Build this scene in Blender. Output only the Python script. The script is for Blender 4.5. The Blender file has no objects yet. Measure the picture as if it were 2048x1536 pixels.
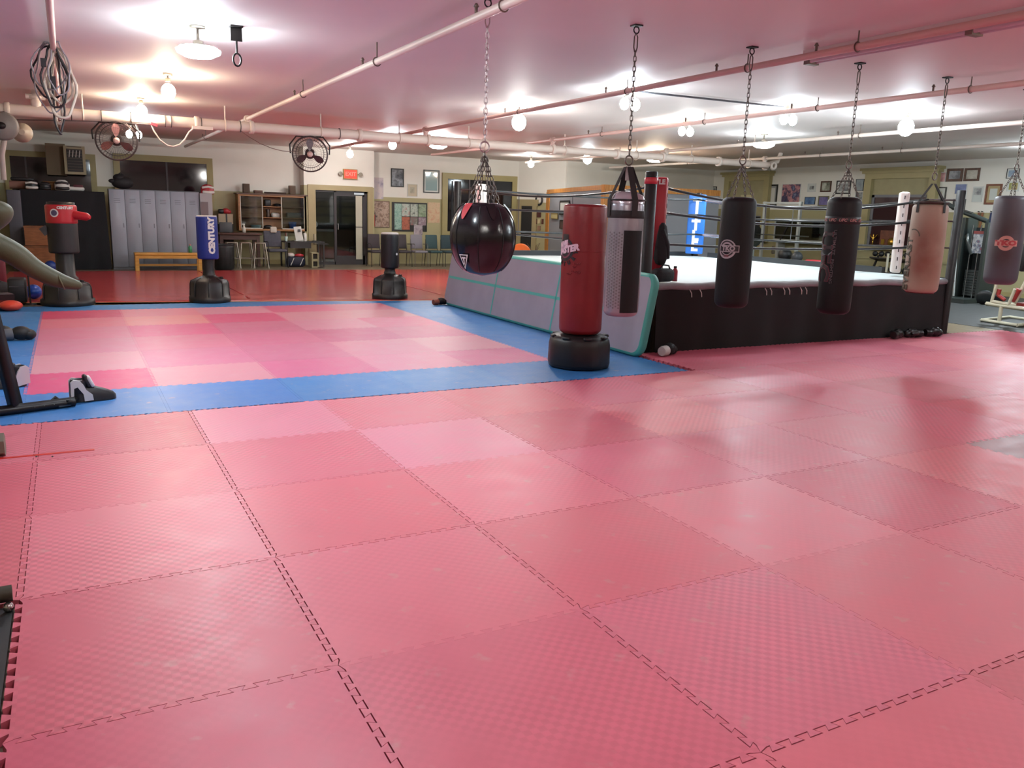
import bpy, bmesh, math, random
from mathutils import Vector, Matrix
random.seed(7)
PI = math.pi
SC = bpy.context.scene
COL = SC.collection
# ---------------------------------------------------------------- camera (solved from the 1 m mat grid)
F_PX, YAW, PITCH, ROLL = 1640.43, 0.494399, 0.205699, 0.0305473
CAM = Vector((-0.72514, -3.55487, 1.5616))
_r0 = Vector((math.cos(YAW), -math.sin(YAW), 0))
_u0 = Vector((math.sin(YAW)*math.sin(PITCH), math.cos(YAW)*math.sin(PITCH), math.cos(PITCH)))
_fw = Vector((math.sin(YAW)*math.cos(PITCH), math.cos(YAW)*math.cos(PITCH), -math.sin(PITCH)))
_R = _r0*math.cos(ROLL) + _u0*math.sin(ROLL)
_U = -_r0*math.sin(ROLL) + _u0*math.cos(ROLL)
cam_d = bpy.data.cameras.new('camera')
cam_d.sensor_width = 36.0
cam_d.lens = 36.0*F_PX/2048.0
cam_d.clip_start = 0.05
cam_o = bpy.data.objects.new('camera', cam_d)
COL.objects.link(cam_o)
cam_o.matrix_world = Matrix(((_R.x, _U.x, -_fw.x, CAM.x), (_R.y, _U.y, -_fw.y, CAM.y), (_R.z, _U.z, -_fw.z, CAM.z), (0, 0, 0, 1)))
SC.camera = cam_o
# ---------------------------------------------------------------- world, exposure
wd = bpy.data.worlds.new('world'); SC.world = wd; wd.use_nodes = True
wd.node_tree.nodes['Background'].inputs[0].default_value = (0.02, 0.022, 0.03, 1)
wd.node_tree.nodes['Background'].inputs[1].default_value = 1.0
SC.view_settings.view_transform = 'Standard'
SC.view_settings.look = 'None'
SC.view_settings.exposure = 0.27
SC.view_settings.gamma = 1.0
SC.view_settings.use_curve_mapping = False
SC.cycles.max_bounces = 4; SC.cycles.diffuse_bounces = 3; SC.cycles.glossy_bounces = 2; SC.cycles.transmission_bounces = 2
SC.cycles.caustics_reflective = False; SC.cycles.caustics_refractive = False
LAMP_POWER = 190.0        # strength of every lamp's glass
# ---------------------------------------------------------------- pixel -> place helpers
def ray(px, py):
    a, b = (px-1024)/F_PX, (py-768)/F_PX
    return _fw + _R*a - _U*b
def PZ(px, py, z=0.0):
    d = ray(px, py); return CAM + d*((z-CAM.z)/d.z)
def PX(px, py, x):
    d = ray(px, py); return CAM + d*((x-CAM.x)/d.x)
def PY(px, py, y):
    d = ray(px, py); return CAM + d*((y-CAM.y)/d.y)
def PL(px, py, p0, n):
    d = ray(px, py); n = Vector(n); return CAM + d*((Vector(p0)-CAM).dot(n)/d.dot(n))
# ---------------------------------------------------------------- materials
def lin(h):
    if not isinstance(h, str): return tuple(h)
    h = h.lstrip('#'); o = []
    for i in (0, 2, 4):
        c = int(h[i:i+2], 16)/255
        o.append(c/12.92 if c <= 0.04045 else ((c+0.055)/1.055)**2.4)
    return tuple(o)
MATS = {}
def M(name, col='#808080', rough=0.5, metal=0.0, spec=0.5, var=0.0, vs=4.0, bump=0.0, bs=60.0, emit=0.0, coat=0.0, stretch=None):
    if name in MATS: return MATS[name]
    m = bpy.data.materials.new(name); m.use_nodes = True
    nt = m.node_tree; N = nt.nodes; L = nt.links; b = N['Principled BSDF']
    c = lin(col)
    b.inputs['Base Color'].default_value = (*c, 1)
    b.inputs['Roughness'].default_value = rough
    b.inputs['Metallic'].default_value = metal
    b.inputs['Specular IOR Level'].default_value = spec
    if coat: b.inputs['Coat Weight'].default_value = coat
    if emit:
        b.inputs['Emission Color'].default_value = (*c, 1); b.inputs['Emission Strength'].default_value = emit
    if var or bump:
        tc = N.new('ShaderNodeTexCoord'); src = tc.outputs['Object']
        if stretch:
            mp = N.new('ShaderNodeMapping'); mp.inputs['Scale'].default_value = stretch
            L.new(src, mp.inputs['Vector']); src = mp.outputs['Vector']
    if var:
        n = N.new('ShaderNodeTexNoise'); n.inputs['Scale'].default_value = vs; n.inputs['Detail'].default_value = 4
        L.new(src, n.inputs['Vector'])
        r = N.new('ShaderNodeValToRGB')
        r.color_ramp.elements[0].position = 0.3; r.color_ramp.elements[1].position = 0.7
        r.color_ramp.elements[0].color = (*[x*(1-var) for x in c], 1)
        r.color_ramp.elements[1].color = (*[min(1, x*(1+var)) for x in c], 1)
        L.new(n.outputs['Fac'], r.inputs['Fac']); L.new(r.outputs['Color'], b.inputs['Base Color'])
    if bump:
        n2 = N.new('ShaderNodeTexNoise'); n2.inputs['Scale'].default_value = bs; n2.inputs['Detail'].default_value = 3
        L.new(src, n2.inputs['Vector'])
        bp = N.new('ShaderNodeBump'); bp.inputs['Strength'].default_value = bump; bp.inputs['Distance'].default_value = 0.01
        L.new(n2.outputs['Fac'], bp.inputs['Height']); L.new(bp.outputs['Normal'], b.inputs['Normal'])
    MATS[name] = m
    return m
def wood(name, c1, c2, scale=(1, 12, 12), rough=0.45):
    if name in MATS: return MATS[name]
    m = bpy.data.materials.new(name); m.use_nodes = True
    nt = m.node_tree; N = nt.nodes; L = nt.links; b = N['Principled BSDF']
    tc = N.new('ShaderNodeTexCoord'); mp = N.new('ShaderNodeMapping'); mp.inputs['Scale'].default_value = scale
    n = N.new('ShaderNodeTexNoise'); n.inputs['Scale'].default_value = 3; n.inputs['Detail'].default_value = 6; n.inputs['Distortion'].default_value = 0.6
    r = N.new('ShaderNodeValToRGB'); r.color_ramp.elements[0].position = 0.35; r.color_ramp.elements[1].position = 0.68
    r.color_ramp.elements[0].color = (*lin(c1), 1); r.color_ramp.elements[1].color = (*lin(c2), 1)
    L.new(tc.outputs['Object'], mp.inputs['Vector']); L.new(mp.outputs['Vector'], n.inputs['Vector'])
    L.new(n.outputs['Fac'], r.inputs['Fac']); L.new(r.outputs['Color'], b.inputs['Base Color'])
    b.inputs['Roughness'].default_value = rough
    MATS[name] = m
    return m
def art(name, cols, scale=5.0, rough=0.4, blocks=0.0):
    """a blotchy printed picture in a few colours"""
    if name in MATS: return MATS[name]
    m = bpy.data.materials.new(name); m.use_nodes = True
    nt = m.node_tree; N = nt.nodes; L = nt.links; b = N['Principled BSDF']
    tc = N.new('ShaderNodeTexCoord')
    mp = N.new('ShaderNodeMapping'); mp.inputs['Location'].default_value = (random.uniform(0, 40), random.uniform(0, 40), random.uniform(0, 40))
    L.new(tc.outputs['Object'], mp.inputs['Vector'])
    n = N.new('ShaderNodeTexNoise'); n.inputs['Scale'].default_value = scale; n.inputs['Detail'].default_value = 5; n.inputs['Roughness'].default_value = 0.6
    L.new(mp.outputs['Vector'], n.inputs['Vector'])
    r = N.new('ShaderNodeValToRGB'); cr = r.color_ramp
    k = len(cols)
    while len(cr.elements) < k: cr.elements.new(0.5)
    for i, c in enumerate(cols):
        cr.elements[i].position = 0.30 + 0.40*i/max(1, k-1); cr.elements[i].color = (*lin(c), 1)
    L.new(n.outputs['Fac'], r.inputs['Fac']); L.new(r.outputs['Color'], b.inputs['Base Color'])
    b.inputs['Roughness'].default_value = rough
    MATS[name] = m
    return m
def mat_tile():
    """foam puzzle mat: colour from the object, woven diamond relief, scuffs"""
    m = bpy.data.materials.new('foam_mat'); m.use_nodes = True
    nt = m.node_tree; N = nt.nodes; L = nt.links; b = N['Principled BSDF']
    oi = N.new('ShaderNodeObjectInfo'); tc = N.new('ShaderNodeTexCoord'); sx = N.new('ShaderNodeSeparateXYZ')
    L.new(tc.outputs['Object'], sx.inputs[0])
    def mth(op, a, bb=None):
        n = N.new('ShaderNodeMath'); n.operation = op
        for i, s in enumerate((a, bb)):
            if s is None: continue
            if isinstance(s, (int, float)): n.inputs[i].default_value = s
            else: L.new(s, n.inputs[i])
        return n.outputs[0]
    k = PI/0.0265
    h = mth('MULTIPLY', mth('SINE', mth('MULTIPLY', sx.outputs[0], k)), mth('SINE', mth('MULTIPLY', sx.outputs[1], k)))
    hs = mth('MULTIPLY', mth('ADD', mth('SIGN', h), mth('MULTIPLY', h, 1.5)), 0.2)       # -0.5 .. 0.5
    nz = N.new('ShaderNodeTexNoise'); nz.inputs['Scale'].default_value = 1.6; nz.inputs['Detail'].default_value = 3
    geo = N.new('ShaderNodeNewGeometry'); L.new(geo.outputs['Position'], nz.inputs['Vector'])
    wear = N.new('ShaderNodeMapRange'); wear.inputs['From Min'].default_value = 0.36; wear.inputs['From Max'].default_value = 0.58
    L.new(nz.outputs['Fac'], wear.inputs['Value'])
    rel = mth('MULTIPLY', mth('MULTIPLY', hs, wear.outputs[0]), oi.outputs['Alpha'])
    nf = N.new('ShaderNodeTexNoise'); nf.inputs['Scale'].default_value = 5; nf.inputs['Detail'].default_value = 8; nf.inputs['Roughness'].default_value = 0.65
    L.new(geo.outputs['Position'], nf.inputs['Vector'])
    val = mth('ADD', mth('ADD', 0.93, mth('MULTIPLY', rel, 0.24)), mth('MULTIPLY', mth('SUBTRACT', nf.outputs['Fac'], 0.5), 0.22))  # relief shading also goes into the colour, worn raised squares lighter
    mul = N.new('ShaderNodeVectorMath'); mul.operation = 'SCALE'
    L.new(oi.outputs['Color'], mul.inputs[0]); L.new(val, mul.inputs['Scale'])
    # pale scuff marks on worn spots
    n3 = N.new('ShaderNodeTexNoise'); n3.inputs['Scale'].default_value = 9; n3.inputs['Detail'].default_value = 6
    L.new(geo.outputs['Position'], n3.inputs['Vector'])
    sc = N.new('ShaderNodeMapRange'); sc.inputs['From Min'].default_value = 0.63; sc.inputs['From Max'].default_value = 0.74; sc.inputs['To Max'].default_value = 0.4
    L.new(n3.outputs['Fac'], sc.inputs['Value'])
    mx = N.new('ShaderNodeMix'); mx.data_type = 'RGBA'
    L.new(sc.outputs[0], mx.inputs['Factor']); L.new(mul.outputs[0], mx.inputs['A']); mx.inputs['B'].default_value = (0.5, 0.33, 0.3, 1)
    L.new(mx.outputs['Result'], b.inputs['Base Color'])
    bp = N.new('ShaderNodeBump'); bp.inputs['Strength'].default_value = 0.3; bp.inputs['Distance'].default_value = 0.004
    L.new(rel, bp.inputs['Height']); L.new(bp.outputs['Normal'], b.inputs['Normal'])
    rg = N.new('ShaderNodeMapRange'); rg.inputs['To Min'].default_value = 0.28; rg.inputs['To Max'].default_value = 0.6
    L.new(nf.outputs['Fac'], rg.inputs['Value']); L.new(rg.outputs[0], b.inputs['Roughness'])
    b.inputs['Specular IOR Level'].default_value = 0.45
    return m
def glass_mat(name, tint, refl):
    m = bpy.data.materials.new(name); m.use_nodes = True; nt = m.node_tree; N = nt.nodes; L = nt.links
    N.remove(N['Principled BSDF'])
    tr = N.new('ShaderNodeBsdfTransparent'); tr.inputs[0].default_value = (*tint, 1)
    gs = N.new('ShaderNodeBsdfGlossy'); gs.inputs['Roughness'].default_value = 0.04
    mx = N.new('ShaderNodeMixShader'); fr = N.new('ShaderNodeFresnel'); fr.inputs[0].default_value = 1.5
    ad = N.new('ShaderNodeMath'); ad.operation = 'ADD'; ad.inputs[1].default_value = refl; ad.use_clamp = True
    L.new(fr.outputs[0], ad.inputs[0]); L.new(ad.outputs[0], mx.inputs[0]); L.new(tr.outputs[0], mx.inputs[1]); L.new(gs.outputs[0], mx.inputs[2])
    L.new(mx.outputs[0], N['Material Output'].inputs[0]); MATS[name] = m
    return m
def worn(name, c1, c2, d, half, z0, z1, rough=0.5, blot=2.5):
    """two-tone wear: c2 on the side facing direction d between two heights, blotchy border"""
    m = bpy.data.materials.new(name); m.use_nodes = True; nt = m.node_tree; N = nt.nodes; L = nt.links; b = N['Principled BSDF']
    tc = N.new('ShaderNodeTexCoord'); sx = N.new('ShaderNodeSeparateXYZ'); L.new(tc.outputs['Object'], sx.inputs[0])
    dt = N.new('ShaderNodeVectorMath'); dt.operation = 'DOT_PRODUCT'; dt.inputs[1].default_value = (math.cos(d), math.sin(d), 0); L.new(tc.outputs['Object'], dt.inputs[0])
    nz = N.new('ShaderNodeTexNoise'); nz.inputs['Scale'].default_value = blot; nz.inputs['Detail'].default_value = 5; L.new(tc.outputs['Object'], nz.inputs['Vector'])
    def rng(src, a, c):
        r = N.new('ShaderNodeMapRange'); r.interpolation_type = 'SMOOTHSTEP'; r.inputs['From Min'].default_value = a; r.inputs['From Max'].default_value = c; L.new(src, r.inputs['Value']); return r.outputs[0]
    def mul(a, c):
        r = N.new('ShaderNodeMath'); r.operation = 'MULTIPLY'; L.new(a, r.inputs[0]); L.new(c, r.inputs[1]); return r.outputs[0]
    k = mul(mul(rng(dt.outputs['Value'], half*0.2, half*1.0), mul(rng(sx.outputs[2], z0, z0+0.25), rng(sx.outputs[2], z1, z1-0.45))), rng(nz.outputs['Fac'], 0.1, 0.6))
    mx = N.new('ShaderNodeMix'); mx.data_type = 'RGBA'; L.new(k, mx.inputs['Factor']); mx.inputs['A'].default_value = (*lin(c1), 1); mx.inputs['B'].default_value = (*lin(c2), 1)
    L.new(mx.outputs['Result'], b.inputs['Base Color']); b.inputs['Roughness'].default_value = rough
    return m
# ---------------------------------------------------------------- mesh builder
WLOC = {}
def wl(o): return WLOC.get(o.name, Vector((0, 0, 0))) if o else Vector((0, 0, 0))
class MB:
    def __init__(s): s.v = []; s.f = []; s.sm = []; s.mi = []; s.cur = 0
    def add(s, vs, fs, smooth=False):
        o = len(s.v); s.v += [Vector(v) for v in vs]
        for f in fs: s.f.append([o+i for i in f]); s.sm.append(smooth); s.mi.append(s.cur)
        return s
    def box(s, lo, hi):
        x0, y0, z0 = lo; x1, y1, z1 = hi
        return s.add([(x0,y0,z0),(x1,y0,z0),(x1,y1,z0),(x0,y1,z0),(x0,y0,z1),(x1,y0,z1),(x1,y1,z1),(x0,y1,z1)],
                     [(0,3,2,1),(4,5,6,7),(0,1,5,4),(1,2,6,5),(2,3,7,6),(3,0,4,7)])
    def boxc(s, c, d, rz=0.0, rx=0.0, ry=0.0):
        Mx = Matrix.Translation(Vector(c)) @ Matrix.Rotation(rz, 4, 'Z') @ Matrix.Rotation(ry, 4, 'Y') @ Matrix.Rotation(rx, 4, 'X')
        h = Vector(d)/2; o = MB().box(-h, h)
        return s.add([Mx @ v for v in o.v], o.f)
    def rbox(s, c, d, r=0.02, rz=0.0, rx=0.0, ry=0.0, seg=2):
        """box with rounded edges"""
        bm = bmesh.new(); bmesh.ops.create_cube(bm, size=1.0)
        for v in bm.verts: v.co = Vector((v.co.x*d[0], v.co.y*d[1], v.co.z*d[2]))
        bmesh.ops.bevel(bm, geom=bm.edges[:], offset=r, segments=seg, profile=0.5, affect='EDGES')
        Mx = Matrix.Translation(Vector(c)) @ Matrix.Rotation(rz, 4, 'Z') @ Matrix.Rotation(ry, 4, 'Y') @ Matrix.Rotation(rx, 4, 'X')
        bm.verts.index_update()
        s.add([Mx @ v.co for v in bm.verts], [[v.index for v in f.verts] for f in bm.faces], True); bm.free(); return s
    def cyl(s, p0, p1, r0, r1=None, n=12, cap=True, smooth=True):
        p0, p1 = Vector(p0), Vector(p1); r1 = r0 if r1 is None else r1
        z = (p1-p0).normalized(); a = Vector((1, 0, 0)) if abs(z.x) < 0.8 else Vector((0, 1, 0))
        x = z.cross(a).normalized(); y = z.cross(x)
        vs = [p0+(x*math.cos(t)+y*math.sin(t))*r0 for t in [2*PI*i/n for i in range(n)]] + [p1+(x*math.cos(t)+y*math.sin(t))*r1 for t in [2*PI*i/n for i in range(n)]]
        s.add(vs, [(i, (i+1) % n, n+(i+1) % n, n+i) for i in range(n)], smooth)
        if cap:
            s.add(vs[:n], [tuple(range(n))[::-1]]); s.add(vs[n:], [tuple(range(n))])
        return s
    def lathe(s, prof, c=(0, 0, 0), n=24, smooth=True, sx=1.0, sy=1.0, Mx=None, jit=None):
        c = Vector(c); vs = []
        for (r, z) in prof:
            for i in range(n):
                t = 2*PI*i/n; rr = r if jit is None else r*jit(t, z)
                p = Vector((rr*math.cos(t)*sx, rr*math.sin(t)*sy, z)); vs.append((Mx @ p if Mx else p)+c)
        fs = []
        for k in range(len(prof)-1):
            for i in range(n): fs.append((k*n+i, k*n+(i+1) % n, (k+1)*n+(i+1) % n, (k+1)*n+i))
        s.add(vs, fs, smooth)
        if prof[0][0] > 1e-4: s.add(vs[:n], [tuple(range(n))[::-1]])
        if prof[-1][0] > 1e-4: s.add(vs[-n:], [tuple(range(n))])
        return s
    def sph(s, c, r, nu=16, nv=10, Mx=None):
        rx, ry, rz = (r, r, r) if isinstance(r, (int, float)) else r
        pr = [(math.sin(PI*k/nv), -math.cos(PI*k/nv)) for k in range(nv+1)]
        sc = Matrix.Diagonal((rx, ry, rz, 1)); Mm = (Mx @ sc) if Mx else sc
        return s.lathe([(max(a, 1e-5), b) for a, b in pr], c, nu, True, Mx=Mm)
    def tube(s, path, r, n=6, closed=False, cap=True):
        P = [Vector(p) for p in path]; m = len(P); vs = []; up = None
        for i in range(m):
            a = P[i-1] if (i > 0 or closed) else P[i]; b = P[(i+1) % m] if (i < m-1 or closed) else P[i]
            t = (b-a)
            t = t.normalized() if t.length > 1e-9 else Vector((0, 0, 1))
            if up is None:
                q = Vector((0, 0, 1)) if abs(t.z) < 0.9 else Vector((1, 0, 0)); up = (q-t*q.dot(t)).normalized()
            else:
                up = up-t*up.dot(t); up = up.normalized() if up.length > 1e-6 else Vector((1, 0, 0))
            w = t.cross(up); rr = r[i] if isinstance(r, (list, tuple)) else r
            vs += [P[i]+(up*math.cos(2*PI*k/n)+w*math.sin(2*PI*k/n))*rr for k in range(n)]
        fs = []
        for i in range(m if closed else m-1):
            j = (i+1) % m
            for k in range(n): fs.append((i*n+k, i*n+(k+1) % n, j*n+(k+1) % n, j*n+k))
        s.add(vs, fs, True)
        if cap and not closed:
            s.add(vs[:n], [tuple(range(n))[::-1]]); s.add(vs[-n:], [tuple(range(n))])
        return s
    def torus(s, c, R, r, Mx=None, n=20, k=6, sx=1.0, sy=1.0):
        pts = [Vector((R*sx*math.cos(2*PI*i/n), R*sy*math.sin(2*PI*i/n), 0)) for i in range(n)]
        pts = [(Mx @ p if Mx else p)+Vector(c) for p in pts]
        return s.tube(pts, r, k, True)
    def prism(s, pts, d):
        """closed 3-D outline extruded by the vector d"""
        P = [Vector(p) for p in pts]; n = len(P); d = Vector(d)
        s.add(P+[p+d for p in P], [tuple(range(n))[::-1], tuple(range(n, 2*n))]); o = len(s.v)-2*n
        for i in range(n): s.f.append([o+i, o+(i+1) % n, o+n+(i+1) % n, o+n+i]); s.sm.append(False); s.mi.append(s.cur)
        return s
    def build(s, name, mat, parent=None, world=True, loc=None):
        me = bpy.data.meshes.new(name)
        base = wl(parent) if parent else (Vector(loc) if loc is not None else Vector((0, 0, 0)))
        if parent and loc is not None: base2 = Vector(loc)
        else: base2 = base
        vs = [v-base2 for v in s.v] if world else s.v
        me.from_pydata([tuple(v) for v in vs], [], [tuple(f) for f in s.f])
        me.polygons.foreach_set('use_smooth', s.sm)
        for mm in (mat if isinstance(mat, (list, tuple)) else [mat]): me.materials.append(mm)
        if isinstance(mat, (list, tuple)): me.polygons.foreach_set('material_index', s.mi)
        bm = bmesh.new(); bm.from_mesh(me); bmesh.ops.recalc_face_normals(bm, faces=bm.faces); bm.to_mesh(me); bm.free()
        me.update()
        o = bpy.data.objects.new(name, me); COL.objects.link(o)
        if parent:
            o.parent = parent; o.location = base2-base if world else ((0, 0, 0) if loc is None else loc)
            WLOC[o.name] = base2 if world else wl(parent)
        elif loc is not None:
            o.location = loc; WLOC[o.name] = Vector(loc)
        return o
def tag(o, label, cat, group=None):
    o['label'] = label; o['category'] = cat
    if group: o['group'] = group
    return o
def thing(name, label, cat, loc, rz=0.0, group=None):
    o = bpy.data.objects.new(name, None); COL.objects.link(o)
    o.empty_display_size = 0.1; o.location = loc; o.rotation_euler = (0, 0, rz); WLOC[o.name] = Vector(loc)
    return tag(o, label, cat, group)
def struct(o): o['kind'] = 'structure'; return o
def clone(root, loc, rz=None, label=None, group=None):
    r = root.copy(); COL.objects.link(r); r.location = loc
    if rz is not None: r.rotation_euler = (0, 0, rz)
    if label: r['label'] = label
    if group: r['group'] = group
    for ch in list(root.children):
        c = ch.copy(); COL.objects.link(c); c.parent = r
        for g in list(ch.children):
            d = g.copy(); COL.objects.link(d); d.parent = c
    return r
def text_geo(s, size, bold=0.0, ext=0.0015, shear=0.0, xs=1.0):
    cu = bpy.data.curves.new('lettering', 'FONT'); cu.body = s; cu.size = size; cu.align_x = 'CENTER'; cu.align_y = 'CENTER'
    cu.offset = bold; cu.extrude = ext; cu.shear = shear; cu.resolution_u = 2
    ob = bpy.data.objects.new('lettering', cu); COL.objects.link(ob)
    dg = bpy.context.evaluated_depsgraph_get(); me = bpy.data.meshes.new_from_object(ob.evaluated_get(dg))
    vs = [Vector((v.co.x*xs, v.co.y, v.co.z)) for v in me.vertices]; fs = [tuple(p.vertices) for p in me.polygons]
    bpy.data.objects.remove(ob); bpy.data.curves.remove(cu); bpy.data.meshes.remove(me)
    return vs, fs
def frame_M(o, right, up):
    right = Vector(right).normalized(); up = Vector(up).normalized(); n = right.cross(up)
    return Matrix(((right.x, up.x, n.x, o[0]), (right.y, up.y, n.y, o[1]), (right.z, up.z, n.z, o[2]), (0, 0, 0, 1)))
def flat_text(s, size, o, right, up, bold=0.0, shear=0.0, xs=1.0):
    vs, fs = text_geo(s, size, bold, shear=shear, xs=xs); Mx = frame_M(o, right, up)
    return MB().add([Mx @ v for v in vs], fs)
def wrap(vs, c, r, ang, z0, off=0.003):
    """bend a flat layout (x along the girth, y up) round an upright cylinder"""
    out = []
    for v in vs:
        t = ang + v.x/r; rr = r+off+v.z
        out.append(Vector((c[0]+rr*math.cos(t), c[1]+rr*math.sin(t), z0+v.y)))
    return out
def rot2(vs, a):
    ca, sa = math.cos(a), math.sin(a)
    return [Vector((v.x*ca-v.y*sa, v.x*sa+v.y*ca, v.z)) for v in vs]
def ang_to_cam(c): return math.atan2(CAM.y-c[1], CAM.x-c[0])
# ================================================================ THE ROOM
H = 3.15           # ceiling
XL, XR, YB, YF, YD = -3.0, 18.6, -7.0, 19.9, 19.5
WAIN = 1.9         # height of the olive dado paint
paint_up = M('wall_paint_cream', '#e0dcd2', 0.6, var=0.04, vs=1.2)
paint_lo = M('wall_paint_olive', '#a69e76', 0.55, var=0.06, vs=1.2)
trim_m = M('trim_olive', '#9c9062', 0.5, var=0.05, vs=3)
ceil_m = M('ceiling_paint', '#e6dcd8', 0.62, var=0.03, vs=0.7)
floor_m = M('worn_concrete', '#6f6552', 0.38, var=0.2, vs=1.5, bump=0.1, bs=12)
FL = struct(MB().box((XL-0.2, YB-0.2, -0.23), (XR+0.2, YF+2.2, -0.03)).build('floor', floor_m))
CE = struct(MB().box((XL-0.2, YB-0.2, H), (XR+0.2, YF+2.2, H+0.15)).build('ceiling', ceil_m))
def wall(name, segs):
    """segs: list of (x0,y0,x1,y1) footprints"""
    m = MB()
    for (x0, y0, x1, y1) in segs:
        m.cur = 0; m.box((x0, y0, WAIN), (x1, y1, H)); m.cur = 1; m.box((x0, y0, -0.03), (x1, y1, WAIN))
    return struct(m.build(name, [paint_up, paint_lo]))
wall('wall_left', [(XL-0.15, YB, XL, YF)])
wall('wall_back', [(XL, YB-0.15, XR, YB)])
wall('wall_right', [(XR, YB, XR+0.15, 18.4)])
WF = wall('wall_far', [(XL, YF, 5.1, YF+0.15), (7.02, YF, 12.0, YF+0.15)])
# short wall that carries the glass door, standing proud of the far wall
DX0, DX1, DT = 5.36, 6.86, 2.02
m = MB(); m.cur = 0
m.box((5.05, YD, DT+0.12), (7.05, YF+0.1, H))
m.cur = 1
m.box((5.05, YD, -0.03), (DX0, YF+0.1, DT+0.12)); m.box((DX1, YD, -0.03), (7.05, YF+0.1, DT+0.12)); m.box((DX0, YD, DT), (DX1, YF+0.1, DT+0.12))
struct(m.build('wall_door', [paint_up, paint_lo]))
# lobby behind the door
lob = M('lobby_dark', '#2c3130', 0.6)
m = MB(); m.box((4.6, 22.0, -0.03), (7.6, 22.1, H)); m.box((4.5, YF+0.15, -0.03), (4.6, 22.1, H)); m.box((7.6, YF+0.15, -0.03), (7.7, 22.1, H))
struct(m.build('wall_lobby', lob))
# angled wall and boxed-out corner at the far right
A0, A1 = Vector((11.9, 19.95, 0)), Vector((12.85, 18.4, 0))
dirA = (A1-A0).normalized(); nA = Vector((-dirA.y, dirA.x, 0))
if nA.dot(CAM-A0) < 0: nA = -nA
def slab(m, a, b, z0, z1, n, t):
    a0 = Vector((a.x, a.y, z0)); b0 = Vector((b.x, b.y, z0)); k = -n*t
    m.prism([a0, b0, b0+k, a0+k], (0, 0, z1-z0))
m = MB(); m.cur = 0; slab(m, A0, A1, WAIN, H, nA, 0.12); m.cur = 1; slab(m, A0, A1, -0.03, WAIN, nA, 0.12)
WA = struct(m.build('wall_angled', [paint_up, paint_lo]))
wall('wall_corner', [(12.8, 18.4, XR+0.15, 18.55)])
# rail line in the dado of the right wall
struct(MB().box((XR-0.025, -6.9, 0.62), (XR, 18.3, 0.68)).build('trim_1', paint_lo))
struct(MB().box((XR-0.02, -6.9, -0.03), (XR, 18.3, 0.09)).build('baseboard_right', trim_m))
struct(MB().box((XL, YF-0.02, -0.03), (5.05, YF, 0.09)).build('baseboard_far', trim_m))

# ---------------------------------------------------------------- puzzle mats (pieces of the floor)
TILE = mat_tile()
def edge_path(n, amp, g):
    """one dovetailed side from 0 to 1 (along, across); g widens (+) or narrows (-) the notches"""
    pts = [(0.0, 0.0)]; p = 1.0/n
    for k in range(n):
        s = amp if k % 2 == 0 else -amp
        e = g if s > 0 else -g
        a, b = k*p, (k+1)*p
        w = 0.007
        if k == 0: a = 0.034
        if k == n-1: b = 1-0.034
        pts += [(a-w-e if k else a, s), (b+w+e if k < n-1 else b, s)]
    pts.append((1.0, 0.0))
    return pts
NT = 25
def tile(x0, y0, x1, y1, col, gaps, th=0.03, teeth=(1, 1, 1, 1), dz=0.0, rel=0.25):
    """gaps: half gap on the south, east, north, west side"""
    out = []
    sx, sy = x1-x0, y1-y0
    S, E_, N_, W_ = gaps
    def side(pts, f, on): return [f(u, v*on) for (u, v) in pts[:-1]]
    ep = lambda g: edge_path(NT, 0.0125, g)
    out += side(ep(S), lambda u, v: (sx*u, v+S), teeth[0])
    out += side(ep(-E_), lambda u, v: (sx-E_+v, sy*u), teeth[1])
    out += side(ep(-N_)[::-1], lambda u, v: (sx*u, sy-N_+v), teeth[2])
    out += side(ep(W_)[::-1], lambda u, v: (v+W_, sy*u), teeth[3])
    cl = []
    for p in out:
        q = (min(max(p[0], -0.02), sx+0.02), min(max(p[1], -0.02), sy+0.02))
        if not cl or abs(cl[-1][0]-q[0])+abs(cl[-1][1]-q[1]) > 1e-5: cl.append(q)
    mb = MB().prism([(a, b, -th) for a, b in cl], (0, 0, th))
    o = mb.build('mat_tile', TILE, FL, world=False, loc=(x0, y0, dz))
    o.color = (*lin(col), rel)
    return o
def jitter(h, a=10):
    c = [int(h[i:i+2], 16) for i in (1, 3, 5)]; d = random.randint(-a, a)
    return '#%02x%02x%02x' % tuple(max(0, min(255, x+d+random.randint(-3, 3))) for x in c)
RED = '#d9455c'
gv, gh = {}, {}
def gap_v(i, j):
    if (i, j) not in gv: gv[(i, j)] = random.choice([0.0004, 0.0006, 0.001, 0.0014])
    return gv[(i, j)]
def gap_h(i, j):
    if (i, j) not in gh: gh[(i, j)] = random.choice([0.0004, 0.0006, 0.001, 0.0014])
    return gh[(i, j)]
for j in range(-4, 4): gv[(0, j)] = 0.0024
for j in range(-4, 1): gv[(1, j)] = 0.002
for j in range(0, 3): gv[(-1, j)] = 0.0018
gv[(2, 0)] = gv[(2, 1)] = 0.0016; gv[(4, 0)] = gv[(4, -1)] = 0.0016; gv[(3, -1)] = 0.0018; gv[(3, 2)] = 0.002
for i in range(-2, 4): gh[(i, 0)] = 0.0017
for i in range(0, 4): gh[(i, -2)] = 0.0022
gh[(-1, -1)] = 0.0016; gh[(-1, 0)] = 0.002; gh[(3, 2)] = 0.0018; gh[(4, 2)] = 0.0018
for i in range(-2, 14): gh[(i, 3)] = 0.0012
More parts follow.
